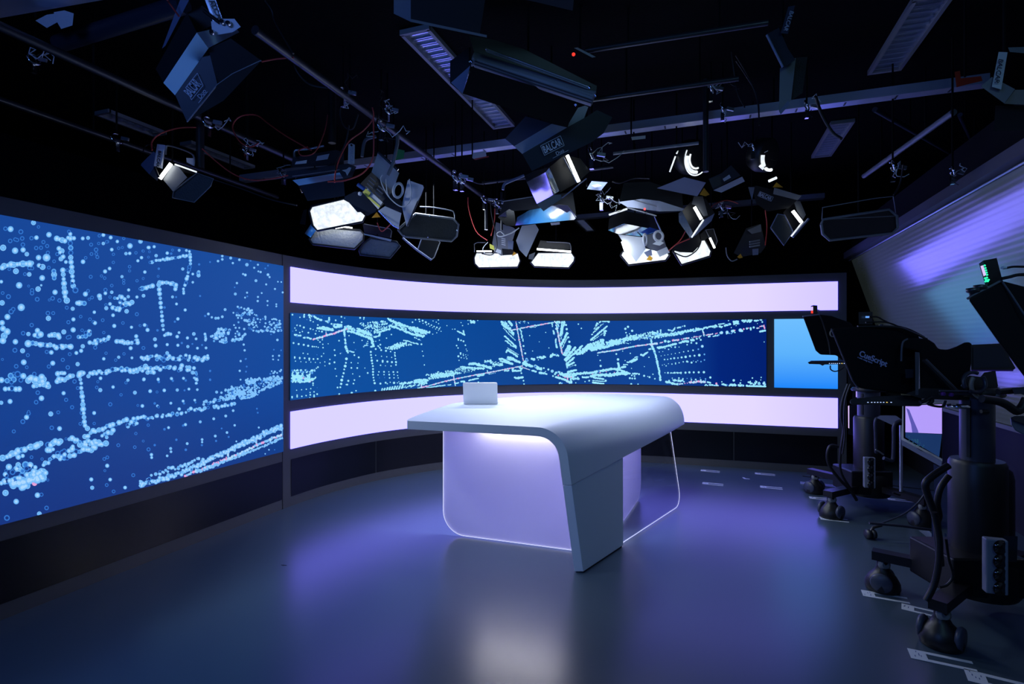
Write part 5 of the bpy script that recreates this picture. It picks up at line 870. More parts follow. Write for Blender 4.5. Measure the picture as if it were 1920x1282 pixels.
# N, O, P: centre group
t = fx('spotlight', 'spotlight with a long hanging grey barn door, centre above the curved screen', 'spotlight', 'c', (450, 980), 5.4, 'theatre spotlights with barn doors')
plate('c', [(355, 1005), (385, 840), (520, 880), (545, 900), (480, 1100), (425, 1108), (360, 1060)], 5.4, (-.2, -.3, .9), .14, 'housing', 'grey_metal', t)
plate('c', [(592, 868), (700, 855), (728, 900), (628, 1120), (572, 1062), (545, 988)], 5.3, (.1, -.1, .97), .006, 'barn_door', 'light_grey_paint', t)
for k in range(4): line('c', [(428, 968 + 16 * k), (460, 976 + 16 * k)], 5.3, .006, 'louvre_slot', 'light_grey_paint', t, 6)
plate('c', [(332, 1012), (368, 1028), (370, 1062), (336, 1050)], 5.3, (-.2, 0, .9), .003, 'warning_label', 'label_yellow', t); plate('c', [(368, 1040), (425, 1065), (425, 1095), (370, 1075)], 5.3, (-.2, 0, .9), .003, 'rating_plate', 'light_grey_paint', t)
plate('c', [(430, 1050), (520, 1060), (540, 1100), (440, 1105)], 5.3, (0, -.3, .9), .05, 'lens_hood', 'black_metal', t); plate('c', [(512, 1112), (528, 1075), (552, 1092)], 5.25, (0, 0, 1), .01, 'clip', 'plastic_orange', t)
line('c', smooth([(570, 885), (500, 930), (420, 955), (390, 935), (420, 915), (450, 940)]), 5.2, .006, 'safety_cable', 'cable_white', t, 6); line('c', smooth([(300, 1100), (280, 1050), (320, 1000)]), 5.2, .004, 'safety_cable', 'cable_white', t, 6)
plate('c', [(480, 985), (525, 990), (520, 1060), (480, 1050)], 5.25, (0, 0, 1), .02, 'side_cover', 'blue_grey_paint', t)
t = softpanel('lit soft light at the centre, left one of the level pair above the curved screen', 'c', [(208, 1125), (228, 1082), (560, 1085), (580, 1150), (556, 1200), (248, 1206), (214, 1172)], 6.25, (0, -.2, .98), 'lamp_white')
line('c', [(212, 1078), (210, 1012), (240, 1000), (300, 1002)], 5.7, .005, 'yoke', 'grey_metal', t); line('c', [(230, 1072), (350, 1072)], 5.65, .008, 'tube', 'lamp_tube', t)
t = softpanel('lit soft light at the centre, right one of the level pair above the curved screen', 'c', [(660, 1160), (722, 1082), (988, 1082), (1016, 1120), (1010, 1152), (966, 1206), (692, 1196)], 6.25, (0, -.2, .98), 'lamp_white')
line('c', [(712, 1055), (985, 1076)], 5.65, .010, 'tube', 'lamp_tube', t); line('c', smooth([(790, 995), (950, 1003), (982, 1020), (985, 1075)]), 5.7, .005, 'yoke', 'grey_metal', t)
plate('c', [(715, 1050), (740, 985), (980, 1010), (985, 1060)], 5.8, (0, -.3, .9), .10, 'housing', 'black_metal', t); plate('c', [(650, 1100), (700, 1080), (680, 1140), (645, 1135)], 5.7, (0, 0, 1), .02, 'side_bracket', 'grey_metal', t)

# L: small mirror lamp, M: wide mirror lamp
t = fx('mirror_light', 'small square mirrored lamp reflecting lavender, under the lettered lamp', 'studio light', 'c', (740, 570), 3.9, 'lamps with polished reflectors')
plate('c', [(630, 518), (782, 440), (842, 622), (712, 692)], 3.9, mirror_n('c', (740, 570), 3.9, (-3.3, 4.7, 1.96)), .006, 'reflector', 'mirror_aluminium', t)
plate('c', [(782, 440), (812, 402), (892, 590), (842, 622)], 3.88, (-.2, -.3, .9), .006, 'side_reflector', 'hammered_aluminium', t)
plate('c', [(612, 468), (690, 428), (810, 400), (782, 440), (630, 516)], 3.92, (0, -.3, .9), .08, 'housing', 'black_metal', t)
plate('c', [(712, 692), (842, 622), (905, 618), (912, 650), (765, 752)], 3.86, (0, -.6, .7), .006, 'lower_flap', 'mirror_aluminium', t)
line('c', [(782, 442), (842, 620)], 3.85, .005, 'seam', 'black_metal', t); line('c', smooth([(610, 465), (480, 520), (450, 540), (440, 580)]), 3.9, .010, 'yoke', 'blue_grey_paint', t)
t = fx('soft_light', 'black soft light with one bright bare tube beside the square mirrored lamp', 'studio light', 'c', (960, 420), 3.8, SL)
plate('c', [(812, 400), (935, 300), (1060, 330), (1140, 430), (1040, 520), (900, 600)], 3.95, (.1, -.3, .9), .14, 'housing', 'black_metal', t)
line('c', [(955, 305), (1048, 515)], 3.8, .012, 'tube', 'lamp_tube', t, 10); line('c', [(925, 320), (1030, 520)], 3.79, .004, 'perforated_rail', 'aluminium', t)
line('c', [(915, 645), (1040, 545), (1110, 490)], 3.8, .004, 'door_edge', 'blue_grey_paint', t)
t = fx('mirror_light', 'wide lamp with a polished flap reflecting the blue screen, centre', 'studio light', 'c', (760, 790), 4.6, 'lamps with polished reflectors')
plate('c', [(540, 866), (555, 800), (652, 742), (885, 700), (955, 706), (1022, 808), (1010, 820)], 4.6, mirror_n('c', (780, 790), 4.6, (1.1, 6.7, 1.35)), .006, 'reflector', 'mirror_aluminium', t)
plate('c', [(400, 800), (490, 735), (530, 752), (545, 868), (470, 870)], 4.62, (-.8, -.1, .55), .006, 'end_reflector', 'mirror_aluminium', t)
plate('c', [(405, 795), (450, 665), (680, 630), (1000, 600), (1030, 800), (960, 705), (885, 698), (650, 740), (530, 750), (490, 733)], 4.64, (0, -.3, .9), .16, 'housing', 'black_metal', t)
line('c', [(440, 672), (680, 635)], 4.5, .004, 'rail', 'grey_metal', t)

# right cluster
t = fx('mirror_light', 'lamp with a polished flap above a bright front, right of centre', 'studio light', 'd', (430, 900), 5.1, 'lamps with polished reflectors')
plate('d', [(190, 860), (200, 760), (330, 690), (610, 735), (665, 862), (470, 832), (330, 803)], 5.15, (0, -.3, .9), .14, 'housing', 'black_metal', t)
plate('d', [(190, 862), (332, 803), (470, 830), (665, 866), (480, 916), (280, 896)], 5.1, mirror_n('d', (430, 865), 5.1, (-.3, 6.7, 1.4)), .006, 'reflector', 'mirror_aluminium', t)
plate('d', [(480, 880), (560, 835), (650, 862), (520, 905)], 5.06, (-.3, -.5, .8), .004, 'gel', 'plastic_blue', t)
line('d', [(200, 725), (360, 672)], 5.05, .009, 'tube', 'lamp_white', t); line('d', [(605, 740), (660, 865)], 5.05, .007, 'rail', 'aluminium', t)
plate('d', [(280, 900), (500, 925), (525, 1030), (440, 1146), (350, 1010)], 5.0, (-.2, -.1, .95), .008, 'barn_door', 'light_grey_paint', t)
line('d', [(325, 960), (365, 1080)], 4.98, .020, 'tube', 'lamp_tube', t, 10)
plate('d', [(500, 915), (665, 870), (710, 1010), (620, 1050), (530, 1010)], 5.02, (.2, -.2, .95), .08, 'lamp_body', 'grey_metal', t)
p = px('d', [(640, 915)])[0]; MB().ring(U(p[0], p[1], 4.95), camdir((.3, 0, 1)), .045, .012).build('lens_ring', 'label_white', t)
p = px('d', [(520, 945)])[0]; MB().ring(U(p[0], p[1], 4.95), camdir((.8, 0, .5)), .05, .010).build('lens_ring', 'label_white', t)
plate('d', [(585, 985), (640, 950), (690, 975), (650, 1000)], 4.94, (0, 0, 1), .01, 'wing_knob', 'label_white', t)
plate('d', [(622, 1050), (712, 1010), (740, 1060), (650, 1100)], 4.95, (0, 0, 1), .03, 'ballast', 'light_grey_paint', t); plate('d', [(510, 1060), (575, 1030), (585, 1085), (540, 1100)], 4.95, (0, 0, 1), .04, 'side_cover', 'blue_grey_paint', t)
plate('d', [(530, 1125), (560, 1085), (590, 1110), (575, 1135)], 4.92, (0, 0, 1), .02, 'clip', 'plastic_orange', t)
softpanel('lit soft light below the polished flap, right of centre', 'd', [(300, 1085), (320, 1050), (500, 1010), (720, 1060), (736, 1085), (700, 1132), (372, 1172)], 5.3, (0, -.25, .97), 'lamp_white')
t = softpanel('lit soft light tilted to the right, below the violet flap', 'd', [(768, 1050), (830, 975), (1050, 945), (1108, 1045), (1092, 1095), (842, 1170)], 5.2, (.1, -.2, .97), 'lamp_white')
plate('d', [(758, 1038), (840, 960), (1000, 880), (1018, 985), (945, 1062), (830, 1058)], 5.1, (0, -.2, .95), .06, 'housing', 'black_metal', t); line('d', smooth([(760, 1050), (880, 1098), (980, 1040), (1020, 960)]), 5.0, .006, 'cable', 'cable_black', t)
t = fx('small_light', 'tiny lamp with one short lit tube, right of the tilted lit lamp', 'studio light', 'd', (1110, 940), 5.1, 'small lamps with open tubes')
plate('d', [(1010, 900), (1060, 855), (1130, 850), (1165, 960), (1140, 1020), (1085, 930), (1020, 960)], 5.12, (.2, 0, 1), .06, 'housing', 'black_satin', t); line('d', [(1097, 930), (1140, 1022)], 5.0, .010, 'tube', 'lamp_tube', t); rim('d', [(1060, 860), (1130, 850), (1165, 960), (1140, 1020)], 5.05, (.2, 0, 1), .003).build('door_edge', 'grey_metal', t)
t = fx('small_light', 'open lamp with a lit tube and grey door, under the violet flap', 'studio light', 'd', (980, 740), 4.8, 'small lamps with open tubes')
plate('d', [(850, 690), (935, 600), (1060, 580), (1140, 710), (1040, 770), (945, 880), (830, 710)], 4.85, (.1, -.2, .95), .10, 'housing', 'black_metal', t)
line('d', [(960, 655), (1022, 765)], 4.72, .013, 'tube', 'lamp_tube', t, 10)
plate('d', [(818, 712), (850, 690), (945, 882), (922, 932), (822, 790)], 4.75, (-.3, 0, .95), .006, 'barn_door', 'hammered_dark' if 'hammered_dark' in MATS else 'grey_metal', t)
plate('d', [(928, 938), (1035, 775), (1140, 712), (1112, 780), (975, 905)], 4.72, (0, -.4, .9), .006, 'barn_door', 'blue_grey_paint', t); line('d', [(935, 925), (1040, 770)], 4.70, .007, 'reflector_edge', 'lamp_white', t)
plate('d', [(935, 630), (955, 560), (1035, 560), (1080, 730), (1040, 740), (975, 640)], 4.74, (.2, 0, .95), .01, 'side_door', 'grey_metal', t)
t = fx('barn_door', 'large violet-lit barn door flap, right of centre', 'barn door', 'd', (850, 480), 4.5)
plate('d', [(625, 488), (870, 390), (1062, 438), (985, 560), (840, 532)], 4.5, (0, -.75, .65), .008, 'flap', 'blue_grey_paint', t); plate('d', [(1005, 545), (1045, 485), (1095, 545), (1060, 560)], 4.45, (0, 0, 1), .01, 'clip', 'plastic_orange', t)
plate('d', [(330, 440), (560, 430), (680, 470), (850, 535), (860, 670), (480, 580), (290, 605)], 4.7, (0, -.3, .9), .14, 'housing', 'black_metal', t)
t = fx('mirror_light', 'flat lamp with a grey polished underside below the violet flap', 'studio light', 'd', (580, 640), 4.7, 'lamps with polished reflectors')
plate('d', [(285, 610), (490, 583), (650, 602), (870, 672), (850, 690), (650, 695), (360, 655)], 4.62, (-.2, -.7, .65), .01, 'underside', 'mirror_aluminium', t); line('d', [(360, 662), (620, 735)], 4.6, .006, 'rail', 'grey_metal', t); p = px('d', [(517, 674)])[0]; MB().box(U(p[0], p[1], 4.55), (.016, .016, .016)).build('indicator', 'led_red', t)
def ringlamp(label, reg, c, R, Z, arcs, streaks, ax=(.5, -.3, .8)):
    t = fx('ring_lens_light', label, 'spotlight', reg, c, Z, 'spotlights with lit lens rings'); p = px(reg, [c])[0]; P = U(p[0], p[1], Z)
    for (rr, th, a0, a1) in arcs: MB().ring(P, camdir(ax), rr, th, 20, 8, 0, a0, a1).build('lens_ring', 'lamp_white', t)
    for a, b, r in streaks: line(reg, [a, b], Z, r, 'lit_edge', 'lamp_white', t)
    MB().lathe(P - camdir(ax) * .16, [(R * .8, 0), (R, .05), (R, .13), (R * .9, .14)], 20, camdir(ax)).build('housing', 'black_metal', t); return t
ringlamp('spotlight with a bright curved lens ring, above the violet flap', 'd', (985, 215), .14, 4.4, [(.115, .014, 2.6, 4.4), (.085, .007, 2.4, 4.6), (.14, .005, 2.3, 4.9)], [((790, 205), (740, 342), .006), ((800, 180), (830, 140), .006), ((850, 150), (850, 220), .007)])
ringlamp('spotlight with a broken bright lens ring, far right of the cluster', 'e', (700, 290), .13, 4.2, [(.11, .015, 2.7, 3.5), (.11, .012, 3.8, 4.5)], [((575, 240), (580, 300), .018), ((590, 380), (625, 412), .010), ((672, 520), (740, 490), .010)])
t = fx('ballast_unit', 'dark ballast box with a bright violet edge, right lamp cluster', 'ballast', 'e', (300, 480), 4.3)
plate('e', [(135, 500), (250, 450), (335, 378), (420, 470), (180, 600)], 4.3, (-.1, -.3, .9), .10, 'housing', 'dark_navy', t); plate('e', [(178, 602), (435, 480), (458, 522), (250, 622)], 4.25, (0, -.7, .7), .02, 'lower_strip', 'tray_metal', t); plate('e', [(262, 500), (320, 462), (335, 488), (275, 522)], 4.2, (-.1, -.3, .9), .003, 'sticker', 'label_grey', t, back=0); plate('e', [(140, 505), (235, 475), (250, 545), (175, 585)], 4.2, (-.1, -.3, .9), .003, 'cover', 'mesh_dark', t, back=0)
t = fx('soft_light', 'dark soft light with faint lettering, upper right cluster', 'studio light', 'e', (700, 660), 4.5, SL)
plate('e', [(520, 570), (560, 560), (960, 655), (850, 760), (660, 790), (560, 720)], 4.5, (0, -.3, .9), .12, 'housing', 'black_metal', t); plate('e', [(720, 578), (965, 650), (930, 690), (710, 635)], 4.45, (0, -.6, .8), .02, 'side_strip', 'grey_metal', t); plate('e', [(488, 572), (545, 575), (522, 690)], 4.45, (0, 0, 1), .01, 'flap', 'blue_grey_paint', t)
logo('e', (572, 650), (690, 700), (592, 612), 4.46, (0, -.2, .95), .04, t, 'label_grey')
plate('e', [(705, 575), (740, 530), (800, 575)], 4.4, (0, 0, 1), .01, 'clip', 'plastic_orange', t)
t = fx('small_light', 'open lamp with a lit tube and hanging grey door, right of the cluster', 'studio light', 'e', (870, 850), 4.6, 'small lamps with open tubes')
plate('e', [(688, 935), (750, 812), (812, 822), (887, 970), (806, 1092)], 4.55, (-.2, -.1, .97), .006, 'barn_door', 'mesh_dark', t); rim('e', [(688, 935), (750, 812), (812, 822), (887, 970), (806, 1092)], 4.54, (-.2, -.1, .97), .005).build('door_edge', 'blue_grey_paint', t)
plate('e', [(800, 800), (890, 690), (950, 700), (1002, 820), (980, 870), (872, 1008)], 4.65, (.1, -.1, .97), .10, 'housing', 'black_metal', t); plate('e', [(890, 692), (952, 700), (1002, 818), (975, 862), (925, 790)], 4.55, (.3, 0, .95), .01, 'side_door', 'grey_metal', t)
line('e', [(885, 785), (960, 882)], 4.5, .013, 'tube', 'lamp_tube', t, 10); line('e', [(872, 1010), (975, 880)], 4.5, .006, 'reflector_edge', 'lamp_white', t); line('e', [(885, 1018), (1025, 855)], 4.5, .010, 'door_edge', 'blue_grey_paint', t)
t = fx('spotlight', 'dark spotlight with orange clip and red cable, below the faintly lettered lamp', 'spotlight', 'e', (520, 1050), 5.0, 'theatre spotlights with barn doors')
plate('e', [(470, 940), (600, 900), (645, 1100), (600, 1160), (430, 1195), (360, 1160), (400, 1080)], 5.0, (-.1, -.2, .95), .16, 'housing', 'black_satin', t)
for k in range(3): line('e', [(500, 1060 + 22 * k), (590, 1045 + 22 * k)], 4.9, .008, 'louvre_slot', 'grey_metal', t, 6)
plate('e', [(480, 955), (600, 905), (605, 970), (520, 990)], 4.95, (0, 0, 1), .01, 'top_cover', 'grey_metal', t); plate('e', [(390, 1195), (420, 1165), (440, 1200), (410, 1208)], 4.9, (0, 0, 1), .01, 'clip', 'plastic_orange', t); plate('e', [(525, 1125), (580, 1120), (578, 1175), (528, 1180)], 4.88, (0, 0, 1), .005, 'rating_plate', 'blue_grey_paint', t)
line('e', smooth([(290, 1110), (300, 1180), (340, 1230), (390, 1215)]), 4.9, .005, 'safety_cable', 'grey_metal', t, 6)
t = softpanel('unlit soft light showing only its pale octagonal rim, far right', 'e', [(1135, 905), (1150, 862), (1735, 772), (1806, 830), (1815, 935), (1765, 985), (1210, 1046), (1148, 990)], 4.0, (0, -.2, .97), 'black_metal', rimmat='grey_metal', grp='unlit soft lights')
rim('e', [(1145, 862), (1150, 755), (1620, 672), (1780, 655), (1806, 830)], 3.97, (0, -.2, .97), .004).build('upper_frame', 'grey_metal', t)

# dark lamps top right
t = fx('soft_light', 'dark narrow soft light seen edge-on at the top right', 'studio light', 'j', (260, 350), 2.9, 'dark lamps at the upper right')
plate('j', [(292, 38), (330, 30), (290, 190), (250, 185)], 2.85, (0, 0, 1), .008, 'yoke', 'blue_grey_dark' if 'blue_grey_dark' in MATS else 'dark_navy', t)
plate('j', [(168, 192), (240, 155), (290, 270), (332, 335), (262, 382)], 2.88, (-.2, 0, .97), .02, 'bracket', 'dark_navy', t); line('j', [(172, 195), (262, 375)], 2.84, .006, 'bracket_edge', 'blue_grey_paint', t)
plate('j', [(245, 382), (335, 322), (308, 560), (240, 622)], 2.95, (-.1, -.1, .97), .05, 'housing', 'grey_metal', t); plate('j', [(335, 322), (400, 318), (372, 520), (312, 560)], 2.97, (.3, -.1, .95), .05, 'side_panel', 'mesh_dark', t); plate('j', [(240, 622), (292, 560), (298, 585), (250, 640)], 2.9, (0, -.4, .9), .01, 'lower_flap', 'blue_grey_paint', t)
f_ = Face('j', [(302, 60), (262, 180), (325, 66)], 2.84, (0, 0, 1)); text('BALCAR', 'lettering', 'label_grey', t, f_.pts[0] + f_.n * .003, f_.pts[1] - f_.pts[0], f_.pts[2] - f_.pts[0], .03)
t = fx('soft_light', 'dim lamp with a grey lettered yoke at the far right edge', 'studio light', 'j', (1500, 450), 2.2, 'dark lamps at the upper right')
plate('j', [(1468, 290), (1518, 292), (1482, 500), (1430, 485)], 2.2, (0, 0, 1), .01, 'yoke', 'light_grey_paint', t); f_ = Face('j', [(1466, 330), (1440, 470), (1500, 335)], 2.19, (0, 0, 1)); text('BALCAR', 'lettering', 'dark_navy', t, f_.pts[0] + f_.n * .003, f_.pts[1] - f_.pts[0], f_.pts[2] - f_.pts[0], .027)
plate('j', [(1368, 482), (1430, 430), (1560, 498), (1500, 578)], 2.22, (0, -.2, .95), .02, 'bracket', 'grey_metal', t); plate('j', [(1500, 580), (1560, 502), (1700, 500), (1700, 590)], 2.24, (0, -.5, .8), .10, 'housing', 'sill_cream', t); plate('j', [(1520, 265), (1620, 262), (1640, 300), (1530, 290)], 2.2, (0, 0, 1), .02, 'arm', 'grey_metal', t); plate('j', [(1450, 590), (1700, 590), (1700, 730), (1440, 730)], 2.3, (0, -.1, 1), .05, 'lower_housing', 'black_metal', t)
t = fx('clamp_bracket', 'dark red clamp bracket on the cable tray at right', 'bracket', 'j', (1280, 450), 2.9)
plate('j', [(1222, 402), (1252, 395), (1256, 438), (1370, 425), (1378, 452), (1300, 470), (1232, 488)], 2.6, (0, 0, 1), .03, 'arm', 'plastic_red', t)

for o_ in list(scene.objects):
    if o_.parent is None and o_.type == 'EMPTY' and o_.get('category') in ('studio light', 'spotlight', 'barn door', 'ballast', 'bracket') and o_.location.z > 1.9: hang(o_)
# small things on the grid
SM = 'small boxes fixed to the ceiling grid'
def sbox(label, reg, pts, Z, m, name='junction_box', th=.05, n=(0, -.3, .9), extra=None):
    t = fx(name, label, 'box', reg, pts[0], Z, SM); plate(reg, pts, Z, n, th, 'housing', m, t)
    if extra: plate(reg, extra[0], Z - .02, n, .006, 'marking', extra[1], t)
    return t
sbox('white junction box pair in the top left corner, left box', 'g', [(198, 115), (262, 82), (330, 72), (332, 118), (262, 156)], 2.9, 'plastic_white')
sbox('white junction box pair in the top left corner, right box', 'g', [(300, 68), (360, 58), (412, 75), (405, 142), (342, 162), (322, 128)], 2.88, 'plastic_white')
sbox('green box on the cable tray behind the spotlight', 'b', [(1120, 262), (1215, 240), (1225, 165), (1160, 150)], 4.25, 'plastic_green')
sbox('white box with a red underside on the cable tray', 'c', [(195, 325), (200, 285), (300, 268), (310, 320), (220, 342)], 4.15, 'plastic_white', extra=([(212, 342), (310, 322), (328, 318), (325, 308), (210, 332)], 'plastic_red'))
sbox('small pale box hanging below the tray, centre right', 'i', [(845, 765), (925, 757), (925, 775), (850, 783)], 4.1, 'light_grey_paint')
sbox('dim grey square box in the middle of the ceiling gear', 'c', [(1112, 575), (1150, 510), (1278, 520), (1225, 586)], 4.4, 'blue_grey_paint', extra=([(1150, 545), (1200, 535), (1232, 548), (1178, 560)], 'label_grey'))
sbox('small pale box at the top of the back wall below the mirrored lamp', 'c', [(820, 845), (895, 838), (895, 858), (828, 865)], 5.6, 'light_grey_paint')
t = fx('sensor', 'tiny sensor with a red light beside the long soft light', 'sensor', 'i', (560, 300), 3.0)
plate('i', [(525, 268), (545, 265), (648, 318), (628, 322)], 3.0, (0, -.3, .9), .02, 'housing', 'grey_metal', t); p = px('i', [(523, 303)])[0]; MB().lathe(U(p[0], p[1], 2.95), [(.001, -.01), (.009, -.005), (.010, 0), (.001, .01)], 12, camdir((0, 0, 1))).build('indicator', 'led_red', t)
CL = 'silver pipe clamps on the lighting grid'
def clamp(label, reg, c, Z, s=1.0, wires=0, seed=0):
    random.seed(seed + 5); t = fx('pipe_clamp', label, 'clamp', reg, c, Z, CL); p = px(reg, [c])[0]; P = U(p[0], p[1], Z); a = camdir((.8, .3, .4))
    MB().ring(P, a, .032 * s, .008 * s, 16, 6, 0, .4, 5.6).build('jaw', 'chrome', t); MB().bar(P - UP * .03 * s, P - UP * .085 * s, .022 * s, .022 * s, up=(1, 0, 0)).build('bolt', 'chrome', t); MB().bar(P + RT * .03 * s, P + RT * .075 * s - UP * .01, .012 * s, .02 * s).build('wing_nut', 'aluminium', t)
    for k in range(wires):
        q = P + RT * random.uniform(-.03, .03); pts = [q]; 
        for i in range(9): q = q + RT * random.uniform(-.03, .045) * s + UP * random.uniform(-.035, .03) * s + FW * random.uniform(-.02, .02); pts.append(q.copy())
        MB().tube(pts, .0028, 5).build('wire', 'cable_white' if k % 2 == 0 else 'cable_black', t)
for i, a in enumerate([('silver clamp with loose wires at far left', 'g', (190, 330), 3.2, 1, 3), ('silver clamp under the big soft light at left', 'g', (1163, 680), 3.6, 1.2, 0), ('loose silver clamp at the end of the lowest left pipe', 'g', (652, 772), 3.7, 1.1, 0), ('silver clamp high on the left-centre pipe', 'h', (487, 515), 3.4, 1.1, 2), ('bundle of clamps and wires at the pipe crossing left of centre', 'h', (700, 700), 3.7, 1.2, 4), ('second clamp at the pipe crossing left of centre', 'h', (735, 610), 3.75, 1.0, 3), ('cluster of silver clamps hanging alone left of the mirrored lamp', 'c', (60, 470), 4.2, 1.3, 0), ('second clamp hanging left of the mirrored lamp', 'c', (112, 490), 4.25, 1.2, 0), ('clamp above the centre spotlight', 'c', (395, 680), 4.8, 1.2, 3), ('silver clamp on the centre pipe end', 'c', (290, 655), 4.8, 1.1, 0), ('dim clamp and wires high right of centre', 'i', (1290, 490), 3.6, 1.1, 3), ('dim clamp with hook high right of centre', 'i', (1355, 605), 3.6, 1.0, 1), ('violet-lit clamp right of the lettered lamp', 'i', (625, 860), 3.9, 1.3, 3), ('wire bundle at the middle of the ceiling gear', 'c', (1230, 640), 4.6, 1.3, 5), ('clamp on the slanting violet pipe', 'e', (1775, 390), 3.6, 1.2, 1), ('clamp and wires under the big tray on the right', 'j', (395, 590), 3.6, 1.0, 2), ('tangle of wires above the broken lens ring', 'e', (530, 210), 4.2, 1.2, 4), ('wires at the foot of the second tray', 'e', (250, 745), 5.0, 1.2, 6), ('small clamp behind the far right lamp', 'j', (1210, 960), 3.3, .9, 2), ('clamp above the far left lamp', 'a', (900, 60), 3.85, 1.2, 1), ('tangled wire ends on the left pipe', 'a', (1330, 360), 3.8, .9, 5), ('wires beside the blue-lit soft light', 'b', (60, 380), 4.2, 1.1, 3)]): clamp(*a, seed=i)
for o_ in list(scene.objects):
    if o_.parent is None and o_.type == 'EMPTY' and o_.get('category') in ('box', 'clamp', 'sensor') and o_.location.z > 1.9: hang(o_)
RG = 'thin red cables in the lighting grid'
rc = lambda reg, pts, Z, label: cable(reg, pts, Z, .0045, 'cable_red', label, RG, 'red_cable')
rc('h', [(650, 600), (655, 660), (600, 730), (520, 790), (470, 880), (445, 960), (440, 1020)], 3.5, 'red cable falling from the pipe crossing to the blue-lit lamp')
rc('h', [(655, 660), (658, 800), (650, 890), (600, 965), (500, 1008), (400, 1016)], 3.45, 'red cable looping wide past the white yoke plate')
rc('g', [(1445, 800), (1400, 820), (1340, 790), (1300, 710), (1340, 652), (1430, 642), (1500, 690), (1600, 760), (1740, 840)], 3.7, 'red cable loop on the left pipe')
rc('g', [(1832, 640), (1812, 740), (1760, 850), (1690, 870), (1670, 840), (1720, 820)], 3.9, 'red cable hanging beside the left-centre drop pole')
rc('g', [(1095, 712), (1000, 715), (900, 745), (850, 790), (850, 840)], 3.6, 'red cable from the pole to the far left lamp')
rc('g', [(1130, 830), (1200, 895), (1300, 970), (1400, 1005), (1500, 1002), (1610, 980)], 3.9, 'long red cable sagging behind the far left lamp')
rc('g', [(1462, 344), (1550, 328), (1640, 322)], 2.9, 'short red cable at the corner of the big soft light')
rc('g', [(935, 0), (970, 50), (1000, 90)], 2.6, 'red cable at the top edge beside the big soft light')
rc('c', [(160, 640), (168, 740), (225, 910), (315, 985)], 5.0, 'red cable curving down to the centre spotlight')
rc('c', [(375, 730), (372, 830), (345, 950)], 5.0, 'straight red cable above the centre spotlight')
rc('d', [(745, 1030), (830, 955), (880, 870)], 4.9, 'red cable right of the bright lamp, upper strand')
rc('d', [(730, 1045), (800, 990), (920, 938)], 4.9, 'red cable right of the bright lamp, lower strand')
rc('e', [(640, 780), (655, 930), (640, 1090)], 4.8, 'red cable along the dark spotlight at right')
rc('e', [(150, 760), (200, 720), (300, 690), (400, 720)], 4.9, 'red cable by the second tray at right')
rc('b', [(960, 860), (1000, 940), (1060, 900), (1100, 860)], 4.4, 'dark red cable behind the dim reflector front')
BG = 'thin black cables in the lighting grid'
bc = lambda reg, pts, Z, label, r=.005: cable(reg, pts, Z, r, 'cable_black', label, BG, 'black_cable')
bc('g', [(1640, 330), (1660, 400), (1730, 470), (1830, 490)], 3.0, 'black cable looping under the left-centre pipe')
bc('g', [(1480, 0), (1520, 60), (1540, 130), (1640, 300)], 2.7, 'black cable from the top edge left of centre')
bc('h', [(500, 540), (470, 620), (490, 700), (540, 720), (570, 640)], 3.5, 'black cable loop beside the drop pole')
bc('h', [(520, 700), (500, 800), (450, 900), (445, 950)], 3.5, 'black cable beside the blue-lit lamp')
bc('i', [(1405, 290), (1420, 400), (1440, 520), (1480, 600)], 3.3, 'black cable hanging right of centre, left strand', .004)
bc('i', [(1430, 310), (1500, 430), (1550, 560), (1560, 700)], 3.3, 'black cable hanging right of centre, right strand', .004)
bc('j', [(445, 540), (480, 640), (540, 740), (590, 775)], 3.4, 'thick black cable crossing the right ceiling light', .010)
bc('c', [(340, 650), (350, 780), (385, 940), (390, 1040), (350, 1100), (270, 1090)], 4.9, 'black cable hanging in front of the centre spotlight')
bc('c', [(150, 495), (250, 530), (330, 520), (450, 505)], 4.4, 'black cable strung across left of the mirrored lamp')
bc('j', [(0, 340), (60, 430), (120, 540), (130, 700)], 3.3, 'faint black cable at the left of the top right lamp', .004)
bc('j', [(935, 920), (915, 1030), (880, 1090)], 3.4, 'black cable below the slanting pipe', .005)
bc('d', [(230, 430), (300, 440), (420, 400), (560, 400)], 4.4, 'black cable above the middle lamp cluster', .006)
bc('a', [(170, 380), (200, 320), (260, 310), (300, 340)], 3.7, 'thin black cable beside the far left lamp', .004)
bc('a', [(960, 700), (1300, 810), (1600, 920), (1900, 990)], 4.1, 'long black cable sagging above the upright divider', .006)
